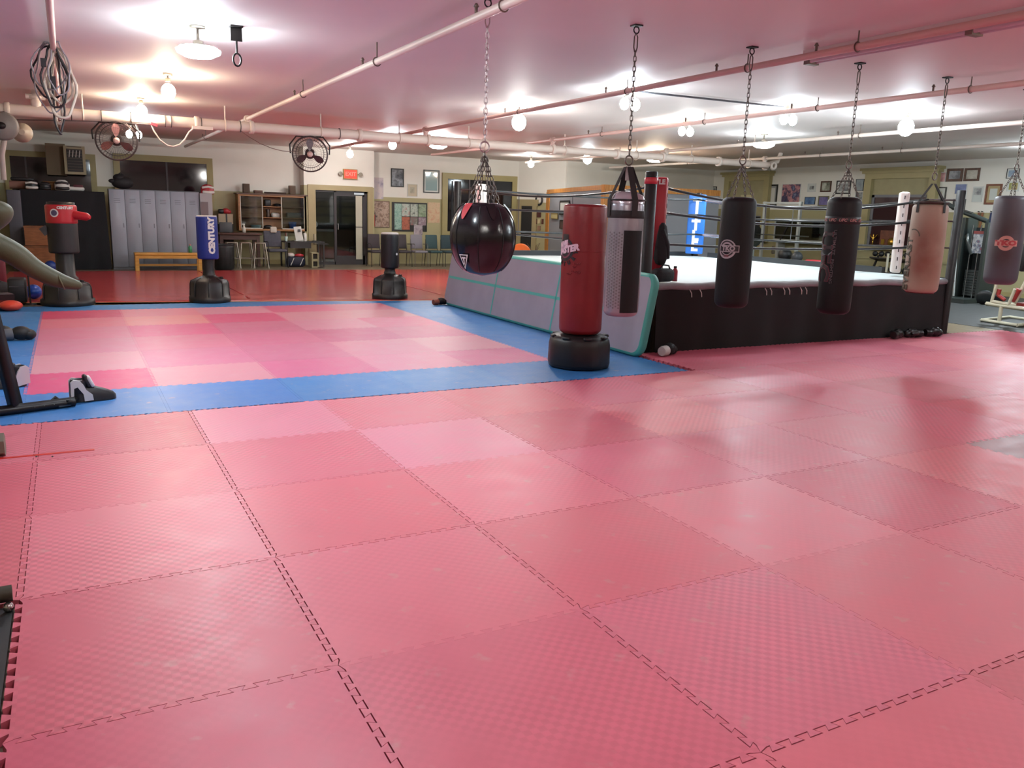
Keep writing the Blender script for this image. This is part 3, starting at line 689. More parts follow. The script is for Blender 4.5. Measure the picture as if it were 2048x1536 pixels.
# ================================================================ FANS hung from the main
def fan(c, R, tilt, lab, cols):
    c = Vector(c); t = thing('hanging_fan', lab, 'fan', c)
    to = (CAM-c).normalized(); to.z += tilt; to.normalize()
    rt = Vector((0, 0, 1)).cross(to).normalized(); up = to.cross(rt); Mx = Matrix((rt, up, to)).transposed().to_4x4()
    cage = M('fan_cage', '#4a4040', 0.45, 0.6)
    m = MB()
    m.torus(c, R, 0.012, Mx, 36, 6).torus(c+to*0.06, R*0.96, 0.006, Mx, 36, 5).torus(c-to*0.08, R*0.8, 0.006, Mx, 30, 5)
    m.build('cage_rim', cage, t)
    m = MB()
    for k in range(40):
        a = 2*PI*k/40; d = rt*math.cos(a)+up*math.sin(a)
        m.tube([c+d*0.05+to*0.09, c+d*R*0.6+to*0.085, c+d*R*0.96+to*0.055, c+d*R, c+d*R*0.8-to*0.08], 0.0018, 4)
    for q in (0.35, 0.65): m.torus(c+to*0.087, R*q, 0.002, Mx, 30, 4)
    m.build('cage_wire', cage, t)
    for k in range(3):
        a = 2*PI*k/3+PI/2; vs = []; n = 10
        for i in range(n+1):
            r = 0.05+(R*0.86-0.05)*i/n; wd = 0.06+0.36*math.sin(PI*min(1, 0.12+0.85*i/n))**0.8
            for s in (-1, 1):
                aa = a+s*wd*0.85; tw = s*0.035
                vs.append(c+(rt*math.cos(aa)+up*math.sin(aa))*r+to*tw)
        MB().add(vs, [(2*i, 2*i+1, 2*i+3, 2*i+2) for i in range(n)], True).build('blade', cols[0], t)
    MB().lathe([(0.02, 0.11), (0.045, 0.1), (0.05, 0.06), (0.05, 0.0)], c, 16, Mx=Mx).build('hub', cols[1], t)
    MB().lathe([(0.07, -0.02), (0.09, -0.06), (0.09, -0.16), (0.05, -0.19)], c, 16, Mx=Mx).build('motor', M('black_steel'), t)
    zt = 2.755
    b = [c+rt*(R+0.03), c+rt*(R+0.04)+Vector((0, 0, 0.5*(zt-c.z))), c+rt*(R*0.75)]
    b[2].z = zt; e = [c-rt*(R+0.03), c-rt*(R+0.04)+Vector((0, 0, 0.5*(zt-c.z))), c-rt*(R*0.75)]; e[2].z = zt
    MB().tube(b+e[::-1], 0.014, 6).build('bracket', M('black_steel'), t)
    MB().cyl((c.x, YM, 2.75), (c.x, YM, 2.79), 0.02, n=8).build('clamp', M('black_steel'), t)
    return t
blade = M('fan_blade', '#8a5a58', 0.35, 0.3); hub = M('fan_hub', '#c9a8a2', 0.4)
fan(PY(233, 281, 11.25), 0.30, -0.05, 'round cage fan with reddish blades under the main pipe by a lamp', (blade, hub))
fan(PY(620, 308, 11.25), 0.30, -0.05, 'grey cage fan in a bent hanging bracket under the main pipe', (M('fan_blade_dark', '#5d4a50', 0.4, 0.3), hub))
# cords tied along the main
pc = thing('power_cord', 'white cord drooping in a loop under the main pipe', 'cord', (0.6, YM, 2.75))
pts = [PY(x, y, YM-0.1) for x, y in ((303, 250), (308, 262), (320, 280), (335, 291), (347, 293), (360, 289), (370, 278), (378, 264), (388, 256))]
MB().tube(pts, 0.012, 6).build('cord', M('cord_white', '#e6d6cc', 0.5), pc)
a = PY(405, 256, YM-0.1); MB().boxc(a, (0.32, 0.05, 0.05)).build('power_strip', M('cord_white'), pc)
a = PY(308, 249, YM-0.12); MB().boxc(a, (0.1, 0.05, 0.04), 0, 0, 0.3).build('plug', M('plug_red', '#c23a4a', 0.5), pc)
wc = thing('black_wire', 'thin black wire tied along the underside of the main pipe', 'wire', (-0.3, YM, 2.74))
pts = [PY(x, y, YM-0.09) for x, y in ((0, 239), (60, 240), (120, 241), (200, 243), (265, 247), (300, 249))]
MB().tube(pts, 0.007, 5).build('wire', cab[1], wc)
for x in (143, 203, 262, 330, 342, 402, 480, 678):
    yc = {143: 233}.get(x, 240+(x-200)*0.033); c = PY(x, yc, YM); MB().torus((c.x, YM, 2.84), 0.092, 0.006, Matrix.Rotation(PI/2, 4, 'Y'), 16, 5).build('cable_tie', cab[1], wc)
lf = thing('dark_lead', 'thin lead drooping from the main pipe to the grey cage fan', 'wire', (2.6, YM, 2.7))
pts = [PY(x, y, YM-0.09) for x, y in ((482, 262), (500, 275), (520, 287), (545, 297), (565, 302), (592, 304))]
MB().tube(pts, 0.006, 5).build('wire', M('lead_brown', '#6d4f4a', 0.6), lf)
# ================================================================ HANGING BAGS (a row, 1.4 m apart)
steel_d = M('chain_steel', '#6b625c', 0.4, 0.9); steel_l = M('chain_light', '#b9a9a9', 0.35, 0.9)
def chain(m, a, b, L=0.05, r=0.0045, w=0.012):
    a, b = Vector(a), Vector(b); d = b-a; n = max(1, int(d.length/(L*0.78))); z = d.normalized()
    x = z.cross(Vector((0.3, 0.9, 0.1))).normalized(); y = z.cross(x)
    for k in range(n):
        c = a+d*((k+0.5)/n); s = x if k % 2 else y; h = L*0.5
        m.tube([c+s*w*q+z*h*p for q, p in ((1, -0.6), (0.55, -1), (-0.55, -1), (-1, -0.6), (-1, 0.6), (-0.55, 1), (0.55, 1), (1, 0.6))], r, 4, True)
def hang(t, x, y, zring, mat=None):
    mat = mat or steel_d
    MB().box((x-0.04, y-0.04, H-0.012), (x+0.04, y+0.04, H)).torus((x, y, H-0.04), 0.028, 0.006, Matrix.Rotation(PI/2, 4, 'X'), 12, 5).build('ceiling_eye', M('black_steel'), t)
    MB().tube([(x+0.018*a, y, H-0.14+0.075*b) for a, b in ((0.4, -1), (1, -0.5), (0.9, 0.6), (0, 1), (-0.9, 0.6), (-1, -0.5), (-0.4, -1))], 0.006, 6, True).build('snap_link', mat, t)
    m = MB(); chain(m, (x, y, H-0.21), (x, y, zring+0.05)); m.build('chain', mat, t)
    MB().torus((x, y, zring), 0.04, 0.007, Matrix.Rotation(PI/2, 4, 'X'), 16, 6).build('swivel_ring', mat, t)
def strands(t, x, y, zring, zt, R, n=4, mat=None, a0=0.4, strap=False):
    for k in range(n):
        a = a0+2*PI*k/n; p = (x+R*math.cos(a), y+R*math.sin(a), zt); m = MB()
        if strap: m.tube([(x, y, zring-0.04), p], 0.012, 4); m.build('strap', M('strap_black', '#191717', 0.7), t)
        else: chain(m, (x, y, zring-0.04), p, 0.045, 0.004, 0.01); m.build('chain_strand', mat or steel_d, t)
def bag_profile(R, zb, zt, rb=0.07, rtp=0.04, bulge=0.0):
    pr = [(0.001, zb)]
    for k in range(1, 6): a = PI/2*k/5; pr.append((R-rb+rb*math.sin(a), zb+rb-rb*math.cos(a)))
    for k in range(1, 8): u = k/8; pr.append((R*(1+bulge*math.sin(PI*u)), zb+rb+(zt-rtp-zb-rb)*u))
    for k in range(0, 6): a = PI/2*k/5; pr.append((R-rtp+rtp*math.cos(a), zt-rtp+rtp*math.sin(a)))
    pr.append((0.001, zt-0.005))
    return pr
leath = M('black_leather', '#0e0d10', 0.32, var=0.25, vs=5, bump=0.15, bs=25); vinb = M('black_vinyl', '#0c0b0d', 0.55, spec=0.3, var=0.15, vs=6, bump=0.1, bs=30)
YBAG = 2.55
# --- round ball bag
x, y = 2.2, 2.44
t = thing('ball_bag', 'round glossy black leather wrecking ball bag hung on chains', 'punching bag', (x, y, 1.06))
def ballr(z): return math.sqrt(max(0, 1-((z-1.35)/0.30)**2))
pr = [(0.001, 1.055)]+[(0.262*max(0.02, math.sqrt(max(0, 1-((z-1.365)/0.312)**2)))**0.85, z) for z in [1.06+0.02*k for k in range(1, 28)]]+[(0.135, 1.625), (0.12, 1.632), (0.001, 1.63)]
MB().lathe(pr, (x, y, 0), 40, jit=lambda a, z: 1+0.012*math.cos(8*a)).build('bag_body', M('ball_leather', '#131116', 0.2, var=0.3, vs=4, bump=0.25, bs=9), t)
for k in range(8):
    a = 2*PI*k/8+0.2; pts = [(x+(r*1.006)*math.cos(a), y+(r*1.006)*math.sin(a), z) for r, z in pr[2:28]]
    MB().tube(pts, 0.004, 4).build('seam', M('seam_black', '#0c0b0c', 0.5), t)
for k in range(6):
    a = ang_to_cam((x, y))-0.72+2*PI*k/6; ca, sa = math.cos(a), math.sin(a)
    pts = []
    for u, w in ((0, 0.035), (0.25, 0.034), (0.5, 0.03), (0.75, 0.022), (1, 0.008)):
        z = 1.625-0.12*u; r = 0.262*math.sqrt(max(0, 1-((z-1.365)/0.312)**2))**0.85+0.007
        for s in (-1, 1): pts.append((x+r*ca-s*w*sa, y+r*sa+s*w*ca, z))
    o = MB().add(pts, [(2*i, 2*i+1, 2*i+3, 2*i+2) for i in range(4)], True).build('tab', M('tab_red', '#c23a40', 0.4) if k % 3 == 0 else leath, t)
hang(t, x, y, 2.06, steel_l); strands(t, x, y, 2.06, 1.62, 0.125, 6, steel_d)
a = ang_to_cam((x, y))-0.62; c = Vector((x, y, 1.245)); n = Vector((math.cos(a), math.sin(a), -0.25)).normalized(); rt = Vector((-math.sin(a), math.cos(a), 0)); up = n.cross(rt)
o = c+n*0.249
m = MB(); L_ = [(-0.042, 0.05), (0.042, 0.05), (0.0, -0.07)]; I_ = [(-0.03, 0.042), (0.03, 0.042), (0.0, -0.05)]
m.add([o+rt*p+up*q for p, q in L_], [(0, 1, 2)]); m.build('emblem', M('print_white', '#cfcfcf', 0.5), t)
MB().add([o+n*0.002+rt*p+up*q for p, q in I_], [(0, 1, 2)]).build('emblem_inner', leath, t)
MB().add([o+n*0.004+rt*p+up*q for p, q in ((-0.018, 0.03), (0.018, 0.03), (0.018, 0.018), (0.006, 0.018), (0.004, -0.03), (-0.004, -0.03), (-0.006, 0.018), (-0.018, 0.018))], [tuple(range(8))]).build('emblem_letter', M('print_white'), t)
# --- silver bag with webbing cap
x, y = 3.65, 2.53; R = 0.158
t = thing('silver_heavy_bag', 'silver and black heavy bag with dotted print and strap cap', 'punching bag', (x, y, 0.68))
MB().lathe(bag_profile(R, 0.675, 1.70, 0.06, 0.05, 0.02), (x, y, 0), 40).build('bag_body', M('silver_vinyl', '#96949a', 0.3, 0.4, var=0.1, vs=4, bump=0.12, bs=12), t)
MB().lathe([(R-0.002, 1.67), (R*0.98, 1.70), (R*0.86, 1.74), (R*0.55, 1.77), (0.05, 1.78), (0.001, 1.78)], (x, y, 0), 28, jit=lambda a, z: 1+0.05*math.sin(6*a)*(z > 1.69)).build('bag_cap', M('silver_wrinkled', '#b8afb4', 0.22, 0.4, bump=0.5, bs=14), t)
ac = ang_to_cam((x, y))
def patch(c, R, a0, a1, z0, z1, off, n=14):
    vs = []
    for k in range(n+1):
        a = a0+(a1-a0)*k/n
        for z in (z0, z0+(z1-z0)/3, z0+2*(z1-z0)/3, z1): vs.append((c[0]+(R+off)*math.cos(a), c[1]+(R+off)*math.sin(a), z))
    return MB().add(vs, [(4*k+i, 4*k+4+i, 4*k+5+i, 4*k+1+i) for k in range(n) for i in range(3)], True)
Rb = R*1.02
patch((x, y), Rb, ac-0.05, ac+1.12, 0.72, 1.44, 0.003).build('black_panel', M('black_vinyl'), t)
for col_ in range(6):
    for row in range(24):
        a = ac-0.14-0.155*col_; z = 0.76+0.028*row+(0.014 if col_ % 2 else 0); vs = []
        for k in range(6):
            b = 2*PI*k/6; vs.append((x+(Rb+0.002)*math.cos(a+0.05*math.cos(b)), y+(Rb+0.002)*math.sin(a+0.05*math.cos(b)), z+0.009*math.sin(b)))
        if col_ == 0 and row == 0: mdot = MB()
        mdot.add(vs, [tuple(range(6))])
o = mdot.build('printed_dots', M('print_grey', '#6b6468', 0.5), t); o['kind'] = 'stuff'
MB().lathe([(R+0.006, 1.545), (R+0.008, 1.55), (R+0.008, 1.605), (R+0.006, 1.61)], (x, y, 0), 32).build('webbing_band', M('strap_black', '#191717', 0.7), t)
MB().torus((x, y, 1.70), R+0.004, 0.008, None, 28, 5).build('cap_cord', M('strap_black'), t)
for k in range(4):
    a = ac+0.45+PI/2*k; ca, sa = math.cos(a), math.sin(a); w = 0.028
    pts = [(R+0.008, 1.56), (R+0.01, 1.70), (R*0.85, 1.76), (0.03, 1.985)]; vs = []
    for r, z in pts:
        for s in (-1, 1):
            for e in (0, 0.004): vs.append((x+(r+e)*ca-s*w*sa, y+(r+e)*sa+s*w*ca, z))
    f = []
    for i in range(3):
        b = 4*i; f += [(b, b+2, b+6, b+4), (b+1, b+5, b+7, b+3), (b, b+4, b+5, b+1), (b+2, b+3, b+7, b+6)]
    MB().add(vs, f).build('strap', M('strap_black'), t)
MB().boxc((x, y, 1.93), (0.05, 0.05, 0.12), ac, 0, 0.06).build('strap_sleeve', M('silver_wrinkled'), t)
hang(t, x, y, 2.04)
# --- black bag with round emblem
x, y = 5.05, 2.62; R = 0.165; ac = ang_to_cam((x, y))
t = thing('black_heavy_bag', 'black heavy bag with grey round KO emblem hung before the ring skirt', 'punching bag', (x, y, 0.7))
MB().lathe(bag_profile(R, 0.705, 1.775, 0.07, 0.06, 0.015), (x, y, 0), 40).build('bag_body', vinb, t)
hang(t, x, y, 2.12); strands(t, x, y, 2.12, 1.765, 0.14, 4)
Rb = R*1.012
def wrapped(name, vs, fs, c, R, a, z, mat, off=0.003): return MB().add(wrap(vs, c, R, a, z, off), fs).build(name, mat, t)
def disc(r0, r1, n=28, sx=1.0):
    vs = [Vector((r*math.cos(2*PI*k/n)*sx, r*math.sin(2*PI*k/n), 0)) for r in (r0, r1) for k in range(n)]
    return vs, [(k, (k+1) % n, n+(k+1) % n, n+k) for k in range(n)]
def rect(w, h, n=8):
    vs = [Vector((-w/2+w*k/n, s*h/2, 0)) for k in range(n+1) for s in (-1, 1)]
    return vs, [(2*k, 2*k+2, 2*k+3, 2*k+1) for k in range(n)]
pg = M('print_pale_grey', '#a79c9e', 0.5); pk_ = M('print_dark', '#1f191b', 0.5); pr_ = M('print_rust', '#6a3036', 0.5)
am = ac-0.5
wrapped('emblem_ring', *disc(0.05, 0.092), (x, y), Rb, am, 1.28, pg)
wrapped('emblem_arc', *disc(0.062, 0.076), (x, y), Rb, am, 1.285, pk_, 0.0045)
wrapped('emblem_bar', *rect(0.2, 0.066), (x, y), Rb, am+0.12, 1.285, pg, 0.0052)
wrapped('emblem_bar_inner', *rect(0.185, 0.05), (x, y), Rb, am+0.12, 1.285, pk_, 0.0062)
v, f = text_geo('TKO', 0.062, 0.003); wrapped('emblem_letters', v, f, (x, y), Rb, am+0.1, 1.285, pg, 0.0072)
wrapped('emblem_smile', *rect(0.05, 0.018), (x, y), Rb, am, 1.215, pr_, 0.0055)
# --- black bag with red outline logo
x, y = 6.46, 2.57; R = 0.172; ac = ang_to_cam((x, y))
t = thing('black_printed_bag', 'black heavy bag printed with red outlined letters and small UFC marks', 'punching bag', (x, y, 0.6))
MB().lathe(bag_profile(R, 0.605, 1.825, 0.07, 0.07, 0.015), (x, y, 0), 40).build('bag_body', vinb, t)
MB().lathe([(R+0.001, 1.55), (R+0.0035, 1.552), (R+0.0035, 1.625), (R+0.001, 1.627)], (x, y, 0), 36).build('logo_band', M('band_black', '#141214', 0.5), t)
hang(t, x, y, 2.15); strands(t, x, y, 2.15, 1.81, 0.14, 4)
Rb = R*1.015
pu = M('print_pink', '#9c6f6c', 0.5)
for k in (-2, -1, 0, 1, 2):
    v, f = text_geo('UFC', 0.043, 0.0015, shear=0.3); wrapped('small_mark', v, f, (x, y), R+0.004, ac+0.62*k, 1.588, pu, 0.002)
v, f = text_geo('UFC', 0.25, 0.010, xs=1.12); wrapped('big_letters', rot2(v, -PI/2), f, (x, y), Rb, ac-1.0, 1.21, M('print_wine', '#5c2630', 0.5), 0.004)
v, f = text_geo('UFC', 0.25, 0.001, xs=1.12); wrapped('big_letters_fill', rot2(v, -PI/2), f, (x, y), Rb, ac-1.0, 1.21, M('print_black_red', '#2c1b20', 0.5), 0.0065)
v, f = text_geo('ULTIMATE', 0.042, 0.0005, xs=1.35); wrapped('side_lettering', rot2(v, -PI/2), f, (x, y), Rb, ac-0.34, 1.36, M('print_grey_dim', '#5d5355', 0.5), 0.004)
v, f = text_geo('FIGHTING', 0.042, 0.0005, xs=1.35); wrapped('side_lettering', rot2(v, -PI/2), f, (x, y), Rb, ac-0.34, 1.06, M('print_grey_dim'), 0.004)
# --- tan bag
x, y = 7.845, 2.565; R = 0.185; ac = ang_to_cam((x, y))
t = thing('tan_heavy_bag', 'faded tan heavy bag with worn brown front and upright dark lettering', 'punching bag', (x, y, 0.8))
tan = worn('tan_canvas', '#a28d7c', '#7f4e3e', ac+0.15, 0.19, 0.06, 0.95)
MB().lathe(bag_profile(R, 0.81, 1.80, 0.06, 0.05, 0.03), (x, y, 0), 40).build('bag_body', tan, t)
Rb = R*1.03
MB().lathe([(R*0.75, 1.79), (R*0.99, 1.8), (R*0.99, 1.825), (R*0.75, 1.83)], (x, y, 0), 30).build('top_lid', M('lid_brown', '#3a2a26', 0.5), t)
MB().lathe([(0.001, 0.80), (R*0.8, 0.805), (R*0.8, 0.83)], (x, y, 0), 24).build('bottom_cap', M('cap_dark_red', '#5a1d1d', 0.5), t)
for k in range(4):
    a = ac-0.75+PI/2*k; ca, sa = math.cos(a), math.sin(a)
    vs = []
    for r, z in ((R*1.015+0.004, 1.70), (R*1.0+0.004, 1.81), (0.02, 2.02)):
        for s in (-1, 1): vs.append((x+r*ca-s*0.017*sa, y+r*sa+s*0.017*ca, z))
    MB().add(vs, [(0, 1, 3, 2), (2, 3, 5, 4)]).build('strap', M('strap_black'), t)
hang(t, x, y, 2.1, steel_d)
v, f = text_geo('EVERLAST', 0.135, 0.004); wrapped('lettering', rot2(v, PI/2), f, (x, y), Rb, ac-1.02, 1.13, M('print_olive', '#4e483a', 0.6), 0.003)
v, f = disc(0.07, 0.082); wrapped('emblem_arc', [q for q in v], f[:9], (x, y), Rb, ac-0.8, 1.44, M('print_olive'), 0.003)
# --- grey bag at the end of the row
x, y = 9.25, 2.56
pt_ = PX(2012, 478, x); y = pt_.y; R = 0.185; ac = ang_to_cam((x, y)); zt = PX(2015, 392, x).z; zb = PX(2010, 570, x).z
t = thing('grey_heavy_bag', 'worn grey heavy bag with orange TKO badge near white weight bench', 'punching bag', (x, y, zb))
MB().lathe(bag_profile(R, zb, zt, 0.09, 0.05, 0.02), (x, y, 0), 40).build('bag_body', worn('grey_worn_vinyl', '#4a4850', '#3a2629', ac+0.06, 0.19, 0.1, 1.0, 0.45), t)
hang(t, x, y, zt+0.33); strands(t, x, y, zt+0.33, zt-0.01, 0.15, 4)
po = M('print_salmon', '#c08a80', 0.5); pred = M('print_red', '#a83c40', 0.5); Rb = R*1.02; zc = PX(2012, 486, x).z
wrapped('badge_ring', *disc(0.05, 0.088), (x, y), Rb, ac+0.03, zc, po, 0.004)
wrapped('badge_bar', *rect(0.24, 0.07, 10), (x, y), Rb, ac+0.03, zc, po, 0.005)
v, f = text_geo('TKO', 0.075, 0.005, xs=1.4); wrapped('badge_letters', v, f, (x, y), Rb, ac+0.03, zc, pred, 0.0065)
# ================================================================ FREE STANDING BAGS
base_m = M('base_plastic', '#100f11', 0.45, var=0.2, vs=5)
# --- tall red bag
x, y = 3.93, 3.62; ac = ang_to_cam((x, y))
t = thing('red_standing_bag', 'tall red freestanding bag on a round black water base', 'punching bag', (x, y, 0))
MB().lathe([(0.27, 0), (0.315, 0.012), (0.325, 0.05), (0.32, 0.24), (0.31, 0.29), (0.29, 0.325), (0.25, 0.34), (0.18, 0.345), (0.17, 0.36)], (x, y, 0), 40, jit=lambda a, z: 1+0.015*math.cos(8*a)).build('water_base', base_m, t)
for k in range(8):
    a = ac+2*PI*k/8+0.3; MB().rbox((x+0.285*math.cos(a), y+0.285*math.sin(a), 0.325), (0.05, 0.09, 0.03), 0.012, a).build('base_lug', base_m, t)
R = 0.222
MB().lathe(bag_profile(R, 0.35, 1.668, 0.06, 0.035, 0.012), (x, y, 0), 48).build('bag_body', M('red_vinyl_bag', '#7a191e', 0.38, var=0.1, vs=3, bump=0.12, bs=10), t)
MB().torus((x, y, 1.20), R+0.003, 0.003, None, 40, 4).build('seam', M('seam_red', '#7d161b', 0.5), t)
for (da, z, w) in ((0.1, 1.075, 0.16), (-0.05, 1.045, 0.10), (0.15, 0.985, 0.12), (-0.3, 0.97, 0.14), (0.0, 1.0, 0.2)):
    pts = [(x+(R+0.004)*math.cos(ac-0.35+da+s*w), y+(R+0.004)*math.sin(ac-0.35+da+s*w), z+0.012*s*s+0.006*math.sin(9*s)) for s in [q/6-1 for q in range(13)]]
    MB().tube(pts, 0.0045, 5).build('crease', M('red_vinyl_bag'), t)
am = ac-0.98; Rb = R*1.012; pk2 = M('print_black', '#18141a', 0.45); pm = M('print_mauve', '#7e3a4e', 0.45); pw = M('print_pinkwhite', '#d9b9c4', 0.45)
wrapped('logo_ring', *disc(0.088, 0.118, 32), (x, y), Rb, am, 1.215, pk2)
wrapped('logo_field', *disc(0.001, 0.09, 32), (x, y), Rb, am, 1.215, pm, 0.0025)
wrapped('logo_core', *disc(0.001, 0.062, 28), (x, y), Rb, am, 1.205, pk2, 0.0045)
wrapped('logo_cap', *rect(0.1, 0.045), (x, y), Rb, am, 1.345, pk2, 0.003)
v, f = text_geo('WAVE', 0.075, 0.006, shear=0.2); wrapped('logo_letters', rot2(v, 0.22), f, (x, y), Rb, am-0.28, 1.255, pw, 0.0065)
v, f = text_geo('MASTER', 0.085, 0.006, shear=0.2); wrapped('logo_letters', rot2(v, 0.22), f, (x, y), Rb, am+0.08, 1.21, pw, 0.0065)
for k in range(7):
    a = -PI*0.95+PI*0.9*k/6; v, f = text_geo('CENTURY'[k], 0.05, 0.004); v = rot2(v, a+PI/2); v = [Vector((q.x+0.147*math.cos(a), q.y+0.147*math.sin(a), q.z)) for q in v]
    wrapped('logo_arc_letter', v, f, (x, y), Rb, am, 1.215, pk2, 0.003)
def water_base(t, x, y, R, h, nf=8, rot=0.0):
    prof = [(R*0.98, 0), (R, 0.015), (R, 0.085), (R*0.94, 0.1), (R*0.92, h*0.68), (R*0.86, h*0.78), (R*0.5, h*0.9), (R*0.34, h*0.95), (R*0.3, h)]
    def facet(a, z):
        q = (a+rot) % (2*PI/nf)-PI/nf; k = math.cos(PI/nf)/math.cos(q)
        return 1 if z < 0.09 else 0.45+0.55*k
    MB().lathe(prof, (x, y, 0), nf*6, jit=facet).build('water_base', base_m, t)
    MB().cyl((x+R*0.55, y-R*0.2, h*0.84), (x+R*0.56, y-R*0.2, h*0.93), 0.03, n=10).build('filler_cap', base_m, t)
    for k in range(nf):
        a = -rot+2*PI*k/nf; pts = [(x+R*r*math.cos(a), y+R*r*math.sin(a), z) for r, z in ((0.95, 0.1), (0.925, h*0.66), (0.88, h*0.77), (0.52, h*0.895))]
        MB().tube(pts, 0.008, 5).build('rib', base_m, t)
# --- blue bag
x, y = 1.235, 10.52; ac = ang_to_cam((x, y)); 
t = thing('blue_standing_bag', 'freestanding bag with blue sleeve lettered CENTURY on black base', 'punching bag', (x, y, 0))
water_base(t, x, y, 0.32, 0.44, 8, 0.2)
MB().lathe([(0.1, 0.43), (0.085, 0.5), (0.095, 0.69)], (x, y, 0), 20).build('neck', base_m, t)
R = 0.163
MB().lathe(bag_profile(R, 0.685, 1.36, 0.03, 0.02), (x, y, 0), 32).build('bag_sleeve', M('sleeve_blue', '#122a7c', 0.45, var=0.1, vs=4), t)
MB().lathe([(R*0.93, 1.355), (R*0.93, 1.375), (0.001, 1.376)], (x, y, 0), 24).build('top_cap', M('cap_white', '#c9c7c4', 0.5), t)
v, f = text_geo('CENTURY', 0.125, 0.009); wrapped('lettering', rot2(v, PI/2), f, (x, y), R, ac+0.42, 1.06, M('print_white'), 0.006)
# --- small black bag
x, y = 4.265, 10.4; ac = ang_to_cam((x, y))
t = thing('black_standing_bag', 'short black freestanding bag with pale round top on black base', 'punching bag', (x, y, 0))
water_base(t, x, y, 0.315, 0.46, 8, 0.1)
MB().lathe([(0.11, 0.45), (0.09, 0.5), (0.1, 0.545)], (x, y, 0), 20).build('neck', base_m, t)
MB().lathe(bag_profile(0.158, 0.535, 1.135, 0.03, 0.02), (x, y, 0), 32).build('bag_sleeve', M('sleeve_black', '#121219', 0.36, var=0.2, vs=4), t)
MB().lathe([(0.15, 1.12), (0.15, 1.15), (0.13, 1.158), (0.001, 1.16)], (x, y, 0), 24).build('top_cap', M('cap_white'), t)
v, f = disc(0.0005, 0.022, 10); wrapped('white_mark', v, f, (x, y), 0.158, ac+0.85, 0.79, M('print_white'), 0.004)
# --- bag with red head and striking arm
x, y = -0.8, 10.55; ac = ang_to_cam((x, y))
t = thing('red_top_standing_bag', 'freestanding black bag with red top band and stub striking arm', 'punching bag', (x, y, 0))
water_base(t, x, y, 0.37, 0.40, 8, 0.35)
MB().lathe([(0.17, 0.39), (0.13, 0.44), (0.125, 0.78)], (x, y, 0), 24).build('neck', base_m, t)
MB().lathe(bag_profile(0.205, 0.77, 1.215, 0.03, 0.01), (x, y, 0), 32).build('bag_sleeve', M('sleeve_black2', '#151215', 0.55, var=0.2, vs=5), t)
MB().lathe(bag_profile(0.212, 1.205, 1.48, 0.02, 0.03), (x, y, 0), 32).build('head_band', M('red_band', '#ab1f2b', 0.35, var=0.08, vs=5), t)
MB().lathe([(0.19, 1.475), (0.185, 1.515), (0.14, 1.52), (0.001, 1.52)], (x, y, 0), 28).build('top_cap', base_m, t)
aa = ac+1.05; d = Vector((math.cos(aa), math.sin(aa), -0.12)); p0 = Vector((x, y, 1.36))
MB().tube([p0+d*0.12, p0+d*0.3, p0+d*0.38, p0+d*0.43], [0.075, 0.06, 0.058, 0.03], 14).build('striking_arm', M('red_band'), t)
wrapped('badge', *disc(0.001, 0.06, 20), (x, y), 0.212, ac-0.45, 1.36, M('print_white'), 0.003)
wrapped('badge_inner', *disc(0.001, 0.042, 20), (x, y), 0.212, ac-0.45, 1.36, M('print_navy', '#4b4462', 0.5), 0.0045)
v, f = text_geo('CENTURY', 0.05, 0.003); wrapped('lettering', v, f, (x, y), 0.212, ac+0.28, 1.435, M('print_white'), 0.004)
aa = ac-1.5; MB().boxc((x+0.23*math.cos(aa), y+0.23*math.sin(aa), 1.1), (0.1, 0.05, 0.12), aa, 0, 0.6).build('strap_end', base_m, t)
# ================================================================ BOXING RING
RX0, RX1, RY0, RY1, RZ = 5.28, 10.72, 4.12, 9.85, 0.8
ring = thing('boxing_ring', 'raised boxing ring with white canvas, black skirt, ropes and corner pads', 'boxing ring', (8.0, 7.0, -0.03))
black_pad = M('ring_black', '#0b0a0b', 0.5, var=0.2, vs=5)
MB().box((RX0+0.06, RY0+0.08, -0.03), (RX1-0.06, RY1-0.06, RZ-0.06)).build('platform', M('platform_wood', '#4a3b2c', 0.7), ring)
def canvas():
    n = 40; vs = []
    for b in range(n+1):
        for a in range(n+1):
            x = RX0+(RX1-RX0)*a/n; y = RY0+(RY1-RY0)*b/n
            vs.append((x, y, RZ+0.004*math.sin(2.1*x+1.3*y)+0.003*math.sin(3.7*y-x)))
    m = MB().add(vs, [(b*(n+1)+a, b*(n+1)+a+1, (b+1)*(n+1)+a+1, (b+1)*(n+1)+a) for a in range(n) for b in range(n)], True)
    return m
canvas().build('canvas', M('canvas_white', '#cfdadb', 0.6, var=0.03, vs=1.5), ring)
m = MB()
for (p, q) in (((RX0, RY0), (RX1, RY0)), ((RX1, RY0), (RX1, RY1)), ((RX1, RY1), (RX0, RY1)), ((RX0, RY1), (RX0, RY0))):
    pts = [(p[0]+(q[0]-p[0])*k/24, p[1]+(q[1]-p[1])*k/24, RZ-0.035+0.008*math.sin(k*1.9)) for k in range(25)]
    MB().tube(pts, 0.045, 8).build('apron_edge', M('apron_greywhite', '#7d7b7d', 0.55, var=0.25, vs=3) if p[1] == RY0 == q[1] else black_pad, ring)
